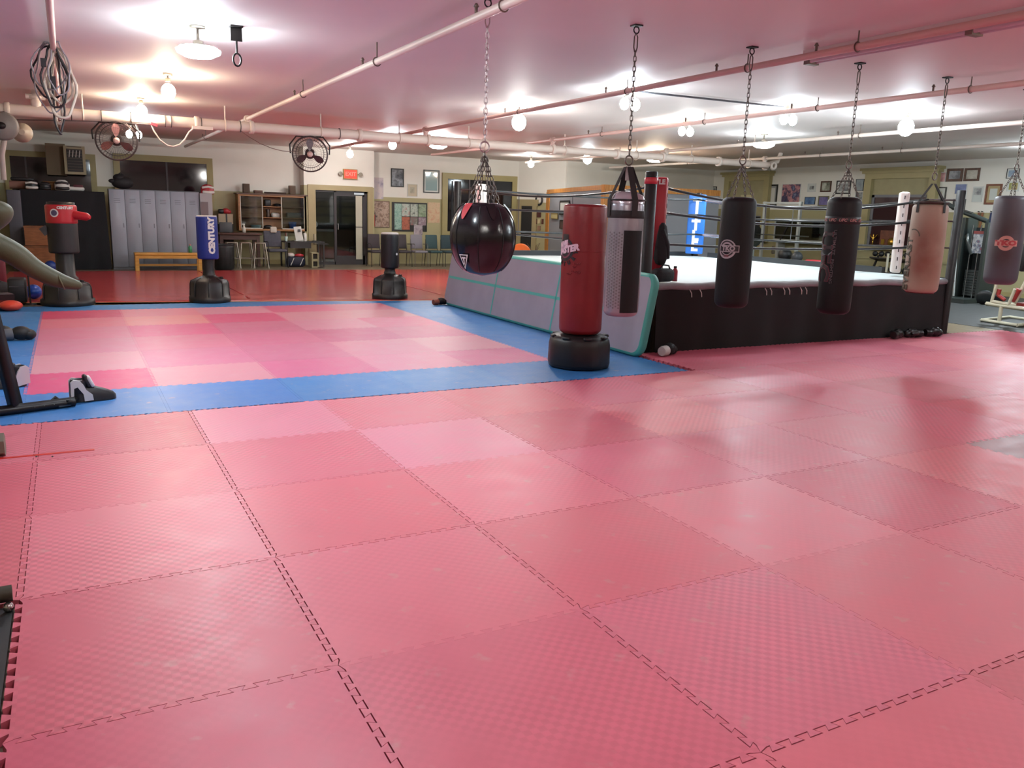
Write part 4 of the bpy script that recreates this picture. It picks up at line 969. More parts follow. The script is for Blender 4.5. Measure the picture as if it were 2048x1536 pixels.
# skirt with hanging folds along the front and sides
def skirt(p, q, out, n=140, ph=0.0):
    p, q, out = Vector((*p, 0)), Vector((*q, 0)), Vector((*out, 0)); vs = []
    rows = 8
    for k in range(n+1):
        b = p+(q-p)*(k/n); L = (q-p).length*k/n
        for j in range(rows+1):
            u = j/rows; f = (0.02*math.sin(L*5.2+ph+0.8*math.sin(L*1.7))+0.015*math.sin(L*11+2))*u**0.8+0.03*u
            vs.append(b+out*(0.012+f)+Vector((0, 0, (RZ-0.05)*(1-u)-0.022*u)))
    w = rows+1
    return MB().add(vs, [(k*w+j, (k+1)*w+j, (k+1)*w+j+1, k*w+j+1) for k in range(n) for j in range(rows)], True)
sk = M('skirt_cloth', '#0c0909', 0.8, var=0.2, vs=3)
skirt((RX0, RY0), (RX1, RY0), (0, -1)).build('skirt', sk, ring)
skirt((RX0, RY1), (RX0, RY0), (-1, 0), 80).build('skirt', sk, ring)
skirt((RX1, RY0), (RX1, RY1), (1, 0), 80).build('skirt', sk, ring)
# lacing on the apron front
for px in (1380, 1400, 1530, 1540, 1566, 1576, 1600, 1610):
    a = PY(px, 575, RY0-0.02)
    MB().tube([(a.x-0.02, RY0-0.04, RZ-0.07), (a.x, RY0-0.055, RZ-0.11), (a.x+0.02, RY0-0.04, RZ-0.16)], 0.006, 5).build('lace', M('lace_white', '#c9c5bf', 0.6), ring)
# rubber edge boards along the far ropes
MB().box((RX0, RY1-0.02, RZ), (RX1, RY1+0.05, RZ+0.09)).build('edge_pad', M('edge_pad_dark', '#2b2f33', 0.5), ring)
MB().box((RX1-0.02, RY0+1.2, RZ), (RX1+0.05, RY1-0.4, RZ+0.09)).build('edge_pad', M('edge_pad_dark'), ring)
corners = {'nl': (RX0-0.09, RY0+0.10), 'nr': (RX1-0.09, RY0-0.02), 'fl': (RX0+0.02, RY1-0.02), 'fr': (RX1-0.05, RY1-0.05)}
PT = 2.07
for k, (cx, cy) in corners.items():
    zb = -0.03 if k == 'nr' else RZ-0.1
    if k == 'nl':
        r = 0.07
        MB().lathe([(r, zb), (r, PT-0.01), (r*0.85, PT), (0.001, PT)], (cx, cy, 0), 20).build('post', black_pad, ring)
        MB().lathe([(r+0.002, PT-0.14), (r+0.006, PT-0.138), (r+0.006, PT-0.07), (r+0.002, PT-0.068)], (cx, cy, 0), 20).build('post_band', M('band_red', '#c2303c', 0.4), ring)
    else:
        r = 0.062
        MB().lathe([(r, zb), (r, PT-0.01), (r*0.85, PT), (0.001, PT)], (cx, cy, 0), 18).build('post', black_pad, ring)
ZR = (1.93, 1.63, 1.25)
rope_m = [M('rope_black', '#08090c', 0.35), M('rope_grey', '#30363a', 0.3)]
def rope(a, b, z, sag, mat, nm='rope'):
    ax, ay = corners[a]; bx, by = corners[b]; cx, cy = 8.0, 7.0
    A = Vector((ax, ay, z)); B = Vector((bx, by, z)); pts = []
    cA = Vector((cx-ax, cy-ay, 0)).normalized(); cB = Vector((cx-bx, cy-by, 0)).normalized()
    A2, B2 = A+cA*0.42, B+cB*0.42
    for k in range(33): u = k/32; p = A2+(B2-A2)*u; p.z = z-sag*4*u*(1-u); pts.append(p)
    o = MB().tube(pts, 0.0165, 8).build(nm, mat, ring)
    return o, A2, B2
sags = {('nl', 'nr'): (0.2, 0.12, 0.05), ('fl', 'nl'): (0.12, 0.03, 0.03), ('fl', 'fr'): (0.04, 0.04, 0.03), ('nr', 'fr'): (0.13, 0.06, 0.04)}
for (a, b), sg in sags.items():
    for i, z in enumerate(ZR):
        mt = rope_m[1] if ((a, b) == ('fl', 'nl') and i) or ((a, b) == ('fl', 'fr')) else rope_m[0]
        rope(a, b, z, sg[i], mt)
# vertical rope ties
for (a, b), us in ((('nl', 'nr'), (0.36, 0.68)), (('fl', 'nl'), (0.3, 0.62)), (('nr', 'fr'), (0.5,))):
    for u in us:
        (ax, ay), (bx, by) = corners[a], corners[b]; x, y = ax+(bx-ax)*u, ay+(by-ay)*u
        cA = Vector((8-x, 7-y, 0)).normalized()*0.3
        MB().tube([(x+cA.x, y+cA.y, ZR[0]-4*u*(1-u)*sags[(a, b)][0]), (x+cA.x+0.005, y+cA.y, 1.55), (x+cA.x, y+cA.y, ZR[2]-0.03)], 0.006, 5).build('rope_tie', M('tie_grey', '#55585c', 0.6), ring)
# taped rope joints (glossy wraps) seen past the black bag
for z, px in ((0, (1510, 1560)), (2, (1510, 1552))):
    (ax, ay), (bx, by) = corners['nr'], corners['fr']
for i, z in enumerate(ZR):
    for k in corners:
        cx, cy = corners[k]; c = Vector((8-cx, 7-cy, 0)).normalized(); p = Vector((cx, cy, z))
        MB().cyl(p+c*0.06, p+c*0.43, 0.012, n=8).torus(p+c*0.24, 0.028, 0.008, Matrix.Rotation(PI/2, 4, 'X'), 12, 5).build('turnbuckle', M('turnbuckle', '#5a5555', 0.35, 0.9), ring)
tape = M('tape_foil', '#9a9fb0', 0.15, 0.7, bump=0.6, bs=40)
for z, sg in ((ZR[0], 0.13), (ZR[2], 0.04)):
    pts = []
    for k in range(9):
        u = 0.86+0.012*k; x = RX1-0.35; y = RY0+0.4+(RY1-RY0-0.8)*u; pts.append((x, y, z-4*sg*u*(1-u)))
    MB().tube(pts, [0.03+0.006*(k % 2) for k in range(9)], 8).build('rope_tape', tape, ring)
# corner pads
def pad(k, col, rim, off=0.36, w=0.26, th=0.13, zb=RZ+0.06, zt=2.03, texts=(), lace=True):
    cx, cy = corners[k]; c = Vector((8-cx, 7-cy, 0)).normalized(); o = Vector((cx, cy, 0))+c*off
    rz = math.atan2(c.y, c.x); rt = Vector((-c.y, c.x, 0))
    p = MB().rbox((o.x, o.y, 0.5*(zb+zt)), (th, w, zt-zb), 0.025, rz).build('corner_pad', col, ring)
    if lace:
        side = 1 if (CAM-o).dot(rt) > 0 else -1
        q = o+rt*side*(w/2+0.002)
        MB().boxc((q.x, q.y, 0.5*(zb+zt)), (0.045, 0.006, (zt-zb)*0.92), rz).build('lace_strip', rim, p)
        for j in range(9):
            z = zb+0.08+(zt-zb-0.16)*j/8
            MB().boxc((q.x+rt.x*side*0.004, q.y+rt.y*side*0.004, z), (0.012, 0.006, 0.05), rz).build('lace_slot', M('lace_dark', '#2a2628', 0.6), p)
    return p, o, c, rt
wh = M('pad_white', '#dcd6d2', 0.45)
pr1 = pad('nl', M('pad_red', '#a5202d', 0.4), M('lace_pink', '#d8a9a4', 0.5), off=0.46, w=0.27)
pw1 = pad('fl', wh, M('lace_pink'), off=0.44)
pb1 = pad('fr', M('pad_blue', '#2a74d2', 0.45), wh, off=0.36, w=0.34, lace=False)
pw2 = pad('nr', M('pad_whitepink', '#d9cdc6', 0.45), wh, off=0.74, w=0.26)
def pad_text(pd, s, size, z, face, mat, vert=False, du=0.0):
    p, o, c, rt = pd
    if face == 'inner': q = o+c*(0.068); r_ = rt
    elif face == 'outer': q = o-c*(0.068); r_ = -rt
    else: q = o+rt*face*0.14; r_ = None
    if r_ is None:
        r_ = -c if face > 0 else c
    if vert:
        for i, ch in enumerate(s):
            flat_text(ch, size, (q.x, q.y, z-i*size*0.95), r_, (0, 0, 1), 0.012).build('pad_letter', mat, p)
    else: flat_text(s, size, (q.x+r_.x*du, q.y+r_.y*du, z), r_, (0, 0, 1), 0.004).build('pad_letter', mat, p)
# the blue pad faces the middle of the ring and so the camera
p, o, c, rt = pb1
q = o+c*0.07; r_ = Vector((-c.y, c.x, 0))
if r_.dot(_r0) < 0: r_ = -r_
for i, ch in enumerate('TITLE'):
    flat_text(ch, 0.27, (q.x, q.y, 1.83-i*0.205), r_, (0, 0, 1), 0.016, xs=0.95).build('pad_letter', M('pad_letter_white', '#f2f2f2', 0.5), p)
for pd, s in ((pr1, 'TITLE'), (pw2, 'TITLE')):
    p, o, c, rt = pd; side = -1 if (CAM-o).dot(rt) < 0 else 1
    q = o+rt*side*((0.135 if pd is pr1 else 0.15)+0.003); r_ = -c if side > 0 else c
    if r_.dot(_r0) < 0: r_ = -r_
    q2 = o-c*0.068; r2 = rt if rt.dot(_r0) > 0 else -rt
    flat_text(s, 0.075, (q2.x+r2.x*0.02, q2.y+r2.y*0.02, 1.97), r2, (0, 0, 1), 0.004).build('pad_letter', wh if pd is pr1 else M('print_dark'), p)
# ================================================================ INFLATABLE TUMBLING MAT leaning on the ring
def airmat():
    Lm, hm, th, r = 5.55, 0.95, 0.11, 0.15
    y0, x0 = 3.78, 4.88
    lean = math.atan2(0.17, hm)
    up = Vector((math.sin(lean), 0, math.cos(lean))); out = Vector((-math.cos(lean), 0, math.sin(lean)))
    def outline(ins):
        pts = []; R = max(0.03, r-ins)
        for (cy, cz, a0) in ((Lm-r, r, -PI/2), (Lm-r, hm-r, 0), (r, hm-r, PI/2), (r, r, PI)):
            for k in range(9):
                a = a0+PI/2*k/8; pts.append((cy+R*math.cos(a), cz+R*math.sin(a)))
        return pts
    def pt(p, d): return Vector((x0, y0+p[0], 0.002))+up*p[1]+out*d
    t = thing('air_mat', 'long grey inflatable tumbling mat with teal edge leaning on ring skirt', 'gym mat', (x0, y0+Lm/2, 0))
    o0, o1, o2 = outline(0), outline(0.012), outline(0.035)
    n = len(o0); vs = []; fs = []
    rings = [(o2, -th/2), (o1, -th/2+0.012), (o0, -th/4), (o0, th/4), (o1, th/2-0.012), (o2, th/2)]
    for (o, d) in rings: vs += [pt(p, d) for p in o]
    for k in range(len(rings)-1):
        for i in range(n): fs.append((k*n+i, k*n+(i+1) % n, (k+1)*n+(i+1) % n, (k+1)*n+i))
    MB().add(vs, fs, True).build('edge_band', M('mat_teal', '#4fa596', 0.45, var=0.05, vs=4), t)
    g = M('mat_grey', '#9a97a4', 0.5, var=0.06, vs=3)
    for d in (-th/2, th/2): MB().add([pt(p, d) for p in o2], [tuple(range(n))]).build('face_panel', g, t)
    tl = M('mat_line_teal', '#4fb3a8', 0.5)
    def strip(a0, b0, a1, b1):
        q = [pt(p, th/2+0.002) for p in ((a0, b0), (a1, b0), (a1, b1), (a0, b1))]
        MB().add(q, [(0, 1, 2, 3)]).build('teal_line', tl, t)
    strip(0.25, 0.45, Lm-0.08, 0.49); strip(0.1, hm-0.045, Lm-0.1, hm-0.03)
    for yy in (1.95, 2.0+1.72): strip(yy, 0.035, yy+0.035, hm-0.035)
    return t
airmat()
# ================================================================ THINGS ON AND BESIDE THE RING
bx = PZ(1350, 560, RZ)
t = thing('water_bottle', 'red metal drink bottle standing on the ring apron', 'bottle', (5.98, 4.5, RZ))
c = PY(1350, 545, 4.35); c = Vector((c.x, 4.35, RZ+0.004))
t.location = c; WLOC[t.name] = c
MB().lathe([(0.001, 0), (0.033, 0.003), (0.034, 0.12), (0.03, 0.14), (0.018, 0.155), (0.018, 0.165)], (0, 0, 0), 16).build('bottle_body', M('bottle_red', '#9c2a38', 0.3), t, world=False)
MB().lathe([(0.02, 0.163), (0.02, 0.185), (0.001, 0.186)], (0, 0, 0), 14).build('bottle_cap', M('black_steel'), t, world=False)
# black jacket over the pad and a black bag at its foot
p, o, c, rt = pr1
q = PY(1318, 520, 4.42)
t = thing('black_jacket', 'black jacket hanging against the red corner pad', 'jacket', (o.x, o.y-0.2, RZ+0.25))
pr = [(0.02, 0.50), (0.05, 0.46), (0.07, 0.36), (0.085, 0.2), (0.09, 0.08), (0.06, 0.02), (0.02, 0.0)]
MB().lathe(pr, (o.x-0.02, o.y-0.2, RZ+0.2), 16, sx=1.0, sy=0.6, jit=lambda a, z: 1+0.12*math.sin(5*a+9*z)).build('jacket_body', M('jacket_black', '#101013', 0.8), t)
MB().tube([(o.x-0.04, o.y-0.22, RZ+0.62), (o.x+0.03, o.y-0.22, RZ+0.45), (o.x+0.07, o.y-0.2, RZ+0.28)], [0.03, 0.045, 0.035], 8).build('sleeve', M('jacket_black'), t)
t = thing('gym_bag', 'small black gym bag on the ring apron below the jacket', 'bag', (o.x, o.y-0.22, RZ))
MB().rbox((o.x+0.01, o.y-0.22, RZ+0.085), (0.3, 0.16, 0.16), 0.05, 0.2).build('bag_body', M('nylon_black', '#131316', 0.7, bump=0.4, bs=20), t)
MB().tube([(o.x-0.08, o.y-0.25, RZ+0.15), (o.x-0.03, o.y-0.27, RZ+0.21), (o.x+0.06, o.y-0.26, RZ+0.2), (o.x+0.1, o.y-0.24, RZ+0.15)], 0.01, 6).build('bag_handle', M('nylon_black'), t)
def glove(p, rz, lab, s=1.0, mat=None, cuff=None, grp=None):
    t = thing('boxing_glove', lab, 'glove', p, rz, grp)
    mt = mat or leath
    MB().sph((0.05*s, 0, 0.065*s), (0.085*s, 0.06*s, 0.062*s), 16, 10).sph((0.11*s, 0, 0.05*s), (0.06*s, 0.055*s, 0.048*s), 14, 8).build('glove_body', mt, t, world=False)
    MB().tube([(0.0, 0.05*s, 0.06*s), (0.05*s, 0.075*s, 0.065*s), (0.1*s, 0.07*s, 0.06*s)], [0.025*s, 0.028*s, 0.02*s], 8).build('glove_thumb', mt, t, world=False)
    MB().lathe([(0.045*s, 0), (0.05*s, 0.02*s), (0.052*s, 0.09*s), (0.045*s, 0.1*s)], (-0.105*s, 0, 0.055*s), 14, Mx=Matrix.Rotation(PI/2, 4, 'Y')).build('glove_cuff', cuff or mt, t, world=False)
    return t
a = PZ(1335, 712); glove((a.x, a.y+0.02, 0), 0.4, 'black glove with white cuff lying by the air mat end', 1.15, vinb, M('cuff_white', '#c8c4bf', 0.6))
a = PZ(890, 610); glove((a.x-0.12, a.y, 0), 0.2, 'black and orange glove lying at the far end of the air mat', 1.0, vinb, M('cuff_orange', '#7a3a26', 0.6))
for px, py, rz, lab in ((1783, 676, 0.3, 'black glove against ring skirt next to a second glove'), (1822, 674, 2.9, 'black glossy glove lying between two gloves at ring skirt'), (1862, 673, -0.2, 'black glove on red mats nearest the right ring post')):
    a = PZ(px, py); glove((a.x, min(a.y, 3.93), 0), rz, lab, 1.1)
# ================================================================ FAR WALL FURNITURE
def rectY(px0, py0, px1, py1, Y):
    """x0,x1,z0,z1 of an upright rectangle in the plane y=Y"""
    a, b, c, d = PY(px0, py0, Y), PY(px1, py0, Y), PY(px0, py1, Y), PY(px1, py1, Y)
    return 0.5*(a.x+c.x), 0.5*(b.x+d.x), 0.5*(c.z+d.z), 0.5*(a.z+b.z)
def rectX(px0, py0, px1, py1, X):
    a, b, c, d = PX(px0, py0, X), PX(px1, py0, X), PX(px0, py1, X), PX(px1, py1, X)
    return 0.5*(a.y+c.y), 0.5*(b.y+d.y), 0.5*(c.z+d.z), 0.5*(a.z+b.z)
def picture(name, lab, cat, o, rt, w, h, fr_m, art_m, fw=0.025, mat_w=0.0, mat_m=None, dep=0.02):
    """framed picture: centre o on the wall, rt = to the viewer's right"""
    rt = Vector(rt).normalized(); up = Vector((0, 0, 1)); n = rt.cross(up); o = Vector(o)
    t = thing(name, lab, cat, o-up*h/2)
    def bar(m, a0, a1, b0, b1, d0, d1):
        q = [o+rt*a+up*b+n*d0 for a, b in ((a0, b0), (a1, b0), (a1, b1), (a0, b1))]; m.prism(q, n*(d1-d0))
    if fw > 0:
        m = MB(); bar(m, -w/2, w/2, h/2-fw, h/2, 0, dep); bar(m, -w/2, w/2, -h/2, -h/2+fw, 0, dep); bar(m, -w/2, -w/2+fw, -h/2+fw, h/2-fw, 0, dep); bar(m, w/2-fw, w/2, -h/2+fw, h/2-fw, 0, dep)
        m.build('frame', fr_m, t)
    if mat_w > 0:
        m = MB(); bar(m, -w/2+fw, w/2-fw, -h/2+fw, h/2-fw, 0.001, 0.006); m.build('mount', mat_m, t)
    k = fw+mat_w; m = MB(); bar(m, -w/2+k, w/2-k, -h/2+k, h/2-k, 0.001 if mat_w == 0 else 0.006, 0.008 if mat_w == 0 else 0.009); m.build('print', art_m, t)
    return t
fblk = M('frame_black', '#15130f', 0.4); fbrn = wood('frame_brown', '#3c2216', '#5a3420', (8, 8, 8)); fwht = M('frame_white', '#c9cac6', 0.5); mwht = M('mount_white', '#cbcdc6', 0.7)
# --- lockers
Ylk = 18.05; gl_ = M('locker_grey', '#9499a3', 0.42, var=0.06, vs=2); gl2 = M('locker_grey_dark', '#6b6d73', 0.5)
t = thing('locker_row', 'row of light grey steel lockers behind the yellow bench', 'lockers', (1.3, 18.3, -0.03))
MB().box((0.16, Ylk+0.03, -0.03), (2.14, Ylk+0.5, 1.83)).build('locker_body', gl2, t)
for k in range(6):
    x0 = 0.16+0.33*k; o = MB().rbox((x0+0.165, Ylk+0.015, 0.92), (0.324, 0.03, 1.78), 0.006, seg=1).build('locker_door', gl_, t)
    MB().box((x0+0.27, Ylk-0.012, 0.95), (x0+0.285, Ylk+0.002, 1.05)).build('latch', gl2, o)
    for j in range(3): MB().box((x0+0.1, Ylk-0.003, 1.6-0.04*j), (x0+0.23, Ylk+0.001, 1.61-0.04*j)).build('vent_slot', gl2, o)
x0, x1, z0, z1 = rectY(403, 387, 427, 536, 18.0)
t = thing('grey_cabinet', 'narrow grey cabinet at the end of the lockers behind the blue bag', 'cabinet', (x0, 18.3, -0.03))
MB().box((x0, 18.0, -0.03), (x1, 18.5, z1)).build('cabinet_body', M('cabinet_grey', '#a3a1a2', 0.5), t)
MB().box((x0+0.01, 17.985, z1-0.75), (x1-0.1, 18.0, z1-0.2)).build('niche_shade', M('niche_shade', '#75696a', 0.6), t)  # darker plate on the front paints the shade of a recess
# --- shelving unit hidden under black cloth
x0, x1, z0, z1 = rectY(46, 380, 214, 536, 18.0)
t = thing('covered_rack', 'equipment rack wrapped in black cloth beside the grey lockers', 'rack', (x0, 18.2, -0.03))
MB().box((x0+0.02, 18.06, -0.03), (x1-0.02, 18.5, 1.72)).build('rack_body', M('rack_dark', '#26262c', 0.7), t)
n = 60; vs = []
for k in range(n+1):
    x = x0+(x1-x0)*k/n
    for j in range(9):
        u = j/8; zz = 1.75*(1-u)-0.02*u; vs.append((x+0.05*u*(k/n), 18.04-0.012*math.sin(k*0.21+2*math.sin(k*0.13))*u-0.025*u, zz))
MB().add(vs, [(k*9+j, (k+1)*9+j, (k+1)*9+j+1, k*9+j+1) for k in range(n) for j in range(8)], True).build('cloth', M('cloth_black', '#0f0f14', 0.85, var=0.2, vs=4), t)
x0, x1, z0, z1 = rectY(19, 380, 47, 536, 17.9)
t = thing('folding_panel', 'upright dark grey folding mat standing left of the black cloth', 'gym mat', (x0, 17.95, -0.03))
MB().rbox((0.5*(x0+x1), 17.93, z1/2), (x1-x0, 0.06, z1), 0.015).build('mat_panel', M('panel_greyblue', '#4e4e57', 0.6), t)
MB().rbox((0.5*(x0+x1), 17.995, z1/2), (x1-x0, 0.06, z1), 0.015).build('mat_panel', M('panel_greyblue'), t)
# --- wooden crates
for k, (p0, p1, q0, q1, lab) in enumerate(((49, 106, 452, 490, 'upper brown plywood crate stacked behind the red-topped bag'), (50, 118, 492, 534, 'lower brown plywood crate standing on the floor by black cloth'))):
    x0, x1, z0, z1 = rectY(p0, q0, p1, q1, 17.4); z0 = [PY(80, 491, 17.4).z, -0.03][k]
    t = thing('plywood_crate', lab, 'crate', (0.5*(x0+x1), 17.6, z0))
    m = MB(); m.box((x0, 17.4, z0), (x1, 17.42, z1)); m.box((x0, 17.78, z0), (x1, 17.8, z1)); m.box((x0, 17.42, z0), (x0+0.02, 17.78, z1)); m.box((x1-0.02, 17.42, z0), (x1, 17.78, z1)); m.box((x0+0.02, 17.42, z0), (x1-0.02, 17.78, z0+0.02))
    m.build('crate_body', wood('plywood_brown', '#7a4a26', '#935d33', (2, 10, 10)), t)
    MB().box((x0-0.01, 17.39, z1-0.04), (x1+0.01, 17.81, z1)).build('crate_lid', wood('plywood_lid', '#6b3f20', '#87552d', (2, 10, 10)), t)
# --- yellow bench
x0, x1, z0, z1 = rectY(270, 506, 405, 540, 17.35)
t = thing('wooden_bench', 'low yellow pine bench in front of the grey lockers', 'bench', (0.5*(x0+x1), 17.5, -0.03)); yw = wood('pine_yellow', '#c28a35', '#d9a552', (1, 12, 12))
MB().rbox((0.5*(x0+x1), 17.52, z1-0.03), (x1-x0, 0.36, 0.06), 0.01).build('bench_top', yw, t)
MB().box((x0+0.02, 17.36, z1-0.13), (x1-0.02, 17.39, z1-0.06)).build('apron', yw, t)
for x in (x0+0.05, x1-0.05):
    for y in (17.4, 17.64): MB().box((x-0.04, y-0.03, -0.03), (x+0.04, y+0.03, z1-0.06)).build('leg', yw, t)
MB().box((x0+0.08, 17.6, 0.08), (x1-0.08, 17.62, 0.13)).build('stretcher', yw, t)
b = PY(381, 505, 17.5); zb = z1
t = thing('green_bottle', 'small green bottle with pink cap standing on the yellow bench', 'bottle', (b.x, 17.52, zb))
MB().lathe([(0.001, 0), (0.045, 0.003), (0.045, 0.13), (0.02, 0.16), (0.02, 0.17)], n=14).build('bottle_body', M('bottle_green', '#3f8f62', 0.35), t, world=False)
MB().lathe([(0.022, 0.168), (0.022, 0.2), (0.001, 0.201)], n=12).build('bottle_cap', M('cap_pink', '#c47b78', 0.5), t, world=False)
# --- things on top of lockers and rack
p = PY(246, 376, 18.2); zt = 1.83
t = thing('black_backpack', 'slumped black backpack on top of the grey lockers', 'bag', (p.x, 18.25, zt))
bk = M('nylon_black')
m = MB().sph((0.0, 0, 0.15), (0.24, 0.17, 0.15), 20, 12).sph((-0.07, -0.02, 0.26), (0.13, 0.12, 0.09), 16, 10); m.build('bag_body', bk, t, world=False)
MB().sph((-0.22, -0.05, 0.18), (0.08, 0.06, 0.05)).build('side_pocket', bk, t, world=False)
MB().tube([(-0.1, -0.05, 0.32), (-0.04, -0.07, 0.37), (0.03, -0.05, 0.33)], 0.012, 6).build('bag_handle', bk, t, world=False)
def headgear(p, lab, c1, c2, s=1.0, grp=None, rz=0.0):
    t = thing('sparring_headgear', lab, 'headgear', p, rz, grp)
    MB().lathe([(0.115*s, 0.0), (0.125*s, 0.05*s), (0.12*s, 0.12*s), (0.085*s, 0.18*s), (0.05*s, 0.2*s)], n=20, sx=1.1).build('shell', c1, t, world=False)
    MB().tube([(-0.1*s, -0.09*s, 0.04*s), (-0.03*s, -0.135*s, 0.035*s), (0.05*s, -0.135*s, 0.035*s), (0.11*s, -0.08*s, 0.04*s)], 0.03*s, 8).build('cheek_pad', c2, t, world=False)
    MB().tube([(-0.11*s, -0.07*s, 0.13*s), (0, -0.125*s, 0.15*s), (0.11*s, -0.07*s, 0.13*s)], 0.024*s, 8).build('brow_pad', c2, t, world=False)
red_p = M('pad_red_gear', '#a4232c', 0.4); wht_p = M('pad_white_gear', '#d5d2cb', 0.45); blk_p = M('pad_black_gear', '#17161a', 0.45)
def onY(px, py, Y, z): v = PY(px, py, Y); return (v.x, Y, z)
headgear(onY(415, 386, 18.2, PY(415, 388, 18.0).z), 'red and white sparring headgear on the narrow grey cabinet', red_p, wht_p, 1.15)
ztr = 1.755
headgear(onY(64, 378, 18.14, ztr), 'black headgear with white padding on the covered rack', blk_p, wht_p, 1.0)
headgear(onY(90, 378, 18.14, ztr), 'plain black headgear on the covered rack', blk_p, blk_p, 0.9)
headgear(onY(125, 382, 18.17, ztr), 'white headgear with black shell on the covered rack', wht_p, blk_p, 1.15)
t = thing('shin_guard', 'white shin guard lying flat on the covered rack', 'shin guard', onY(152, 384, 18.2, ztr))
MB().rbox((0, 0, 0.045), (0.36, 0.14, 0.09), 0.04).build('guard_shell', wht_p, t, world=False)
MB().rbox((0.05, 0, 0.11), (0.2, 0.12, 0.06), 0.025).build('guard_strap', M('strap_wine', '#5b2a33', 0.6), t, world=False)
t = thing('cardboard_box', 'open brown cardboard box on the covered rack', 'box', onY(104, 378, 18.4, ztr))
MB().box((-0.17, -0.1, 0), (0.17, 0.1, 0.17)).build('box_body', M('cardboard', '#8a6238', 0.8), t, world=False)
MB().boxc((0, -0.12, 0.18), (0.34, 0.06, 0.005), 0, 0.4).build('box_flap', M('cardboard'), t, world=False)
t = thing('rolled_mat', 'rolled pinkish mat with dark strap on the covered rack', 'mat', onY(38, 376, 18.4, ztr))
MB().cyl((-0.18, 0, 0.09), (0.28, 0, 0.09), 0.09, n=18).build('roll', M('roll_pink', '#8d6558', 0.7), t, world=False)
MB().rbox((0.08, 0, 0.22), (0.46, 0.16, 0.08), 0.03).build('dark_bag', blk_p, t, world=False)
# --- window air conditioner
t = thing('air_conditioner', 'boxy beige air conditioner with dark grille jutting from the wall', 'air conditioner', (-0.7, 19.3, 2.15))
x0, x1, z0, z1 = rectY(133, 293, 171, 348, 18.9)
MB().box((x0-0.05, 18.925, z0), (x1, YF-0.08, z1)).build('housing', M('ac_beige', '#8f7d5c', 0.6), t)
MB().box((x0-0.05, 18.9, z0-0.01), (x1, 18.925, z1+0.01)).build('front_face', M('ac_face', '#9d9070', 0.55), t)
MB().box((x0+0.01, 18.885, z0+0.05), (x1-0.06, 18.9, z1-0.06)).build('grille_back', M('ac_dark', '#1d1613', 0.6), t)
for k in range(9): zz = z0+0.09+0.065*k; MB().box((x0+0.02, 18.873, zz), (x1-0.07, 18.886, zz+0.014)).build('louvre', M('ac_louvre', '#4a3b2c', 0.5), t)
for k in range(4): MB().boxc((x0+0.07+0.07*k, 18.866, z1-0.17), (0.02, 0.008, 0.16), 0, 0, 0.15).build('vane', M('ac_vane', '#a8a096', 0.4), t)
a0, a1, b0, b1 = rectY(92, 287, 132, 350, 19.2)
MB().box((a0, 19.2, b0), (a1, YF-0.08, b1)).build('side_case', M('ac_side', '#6e5c42', 0.6), t)
# --- display cabinet on the wall
x0, x1, z0, z1 = rectY(477, 390, 613, 462, 19.5)
t = thing('wall_cabinet', 'wooden wall cabinet with three bays and glass sliding doors', 'cabinet', (0.5*(x0+x1), 19.7, z0))
cw = wood('cabinet_oak', '#8a5a30', '#a6733f', (1, 12, 12)); Y0 = 19.5
xa, xb = PY(526, 425, Y0).x, PY(563, 425, Y0).x
m = MB(); m.box((x0, Y0, z1-0.05), (x1, YF, z1)); m.box((x0, Y0, z0), (x1, YF, z0+0.05)); m.box((x0, Y0, z0+0.05), (x0+0.05, YF, z1-0.05)); m.box((x1-0.05, Y0, z0+0.05), (x1, YF, z1-0.05)); m.box((x0+0.05, YF-0.02, z0+0.05), (x1-0.05, YF-0.005, z1-0.05)); m.build('carcass', cw, t)
MB().box((x0-0.04, Y0-0.04, z1), (x1+0.04, YF, z1+0.03)).build('top_board', wood('cabinet_dark', '#4a2b1a', '#5e3a22', (1, 12, 12)), t)
shz = (z0+0.05+(z1-z0-0.1)*0.34, z0+0.05+(z1-z0-0.1)*0.68)
for z in shz: MB().box((x0+0.05, Y0+0.06, z), (x1-0.05, YF-0.02, z+0.02)).build('shelf', cw, t)
wf = M('slider_white', '#c8c2b4', 0.5)
for (a, b) in ((x0+0.05, xa), (xb, x1-0.05)):
    m = MB(); m.box((a, Y0+0.015, z0+0.05), (a+0.02, Y0+0.03, z1-0.05)); m.box((b-0.02, Y0+0.015, z0+0.05), (b, Y0+0.03, z1-0.05)); m.box((a, Y0+0.015, z0+0.05), (b, Y0+0.03, z0+0.075)); o = m.build('sliding_door', wf, t)
    MB().box((a+0.02, Y0+0.02, z0+0.07), (b-0.02, Y0+0.025, z1-0.05)).build('pane', gl, o)
def obj_on(name, lab, cat, x, y, z, mesh, mat):
    return tag(mesh.build(name, mat, None, world=False, loc=(x, y, z)), lab, cat)
def tub(r0, r1, h): return MB().lathe([(r0, 0), (r1, h), (r1*0.9, h), (r0*0.85, 0.01), (0.001, 0.01)], n=16)
obj_on('storage_tub', 'bright blue tub on the bottom shelf of the wall cabinet', 'tub', PY(585, 440, 19.7).x, 19.72, z0+0.05, tub(0.09, 0.11, 0.2), M('tub_blue', '#2f62b8', 0.4))
obj_on('glass_tray', 'clear glass tray on the bottom left shelf of the wall cabinet', 'tray', PY(512, 445, 19.7).x, 19.72, z0+0.05, tub(0.12, 0.15, 0.1), M('glassware', '#a8c0bc', 0.15))
obj_on('black_camera_case', 'small black case on the top middle shelf of the cabinet', 'case', PY(535, 405, 19.7).x, 19.72, shz[1]+0.02, MB().rbox((0, 0, 0.09), (0.16, 0.14, 0.18), 0.02), blk_p)
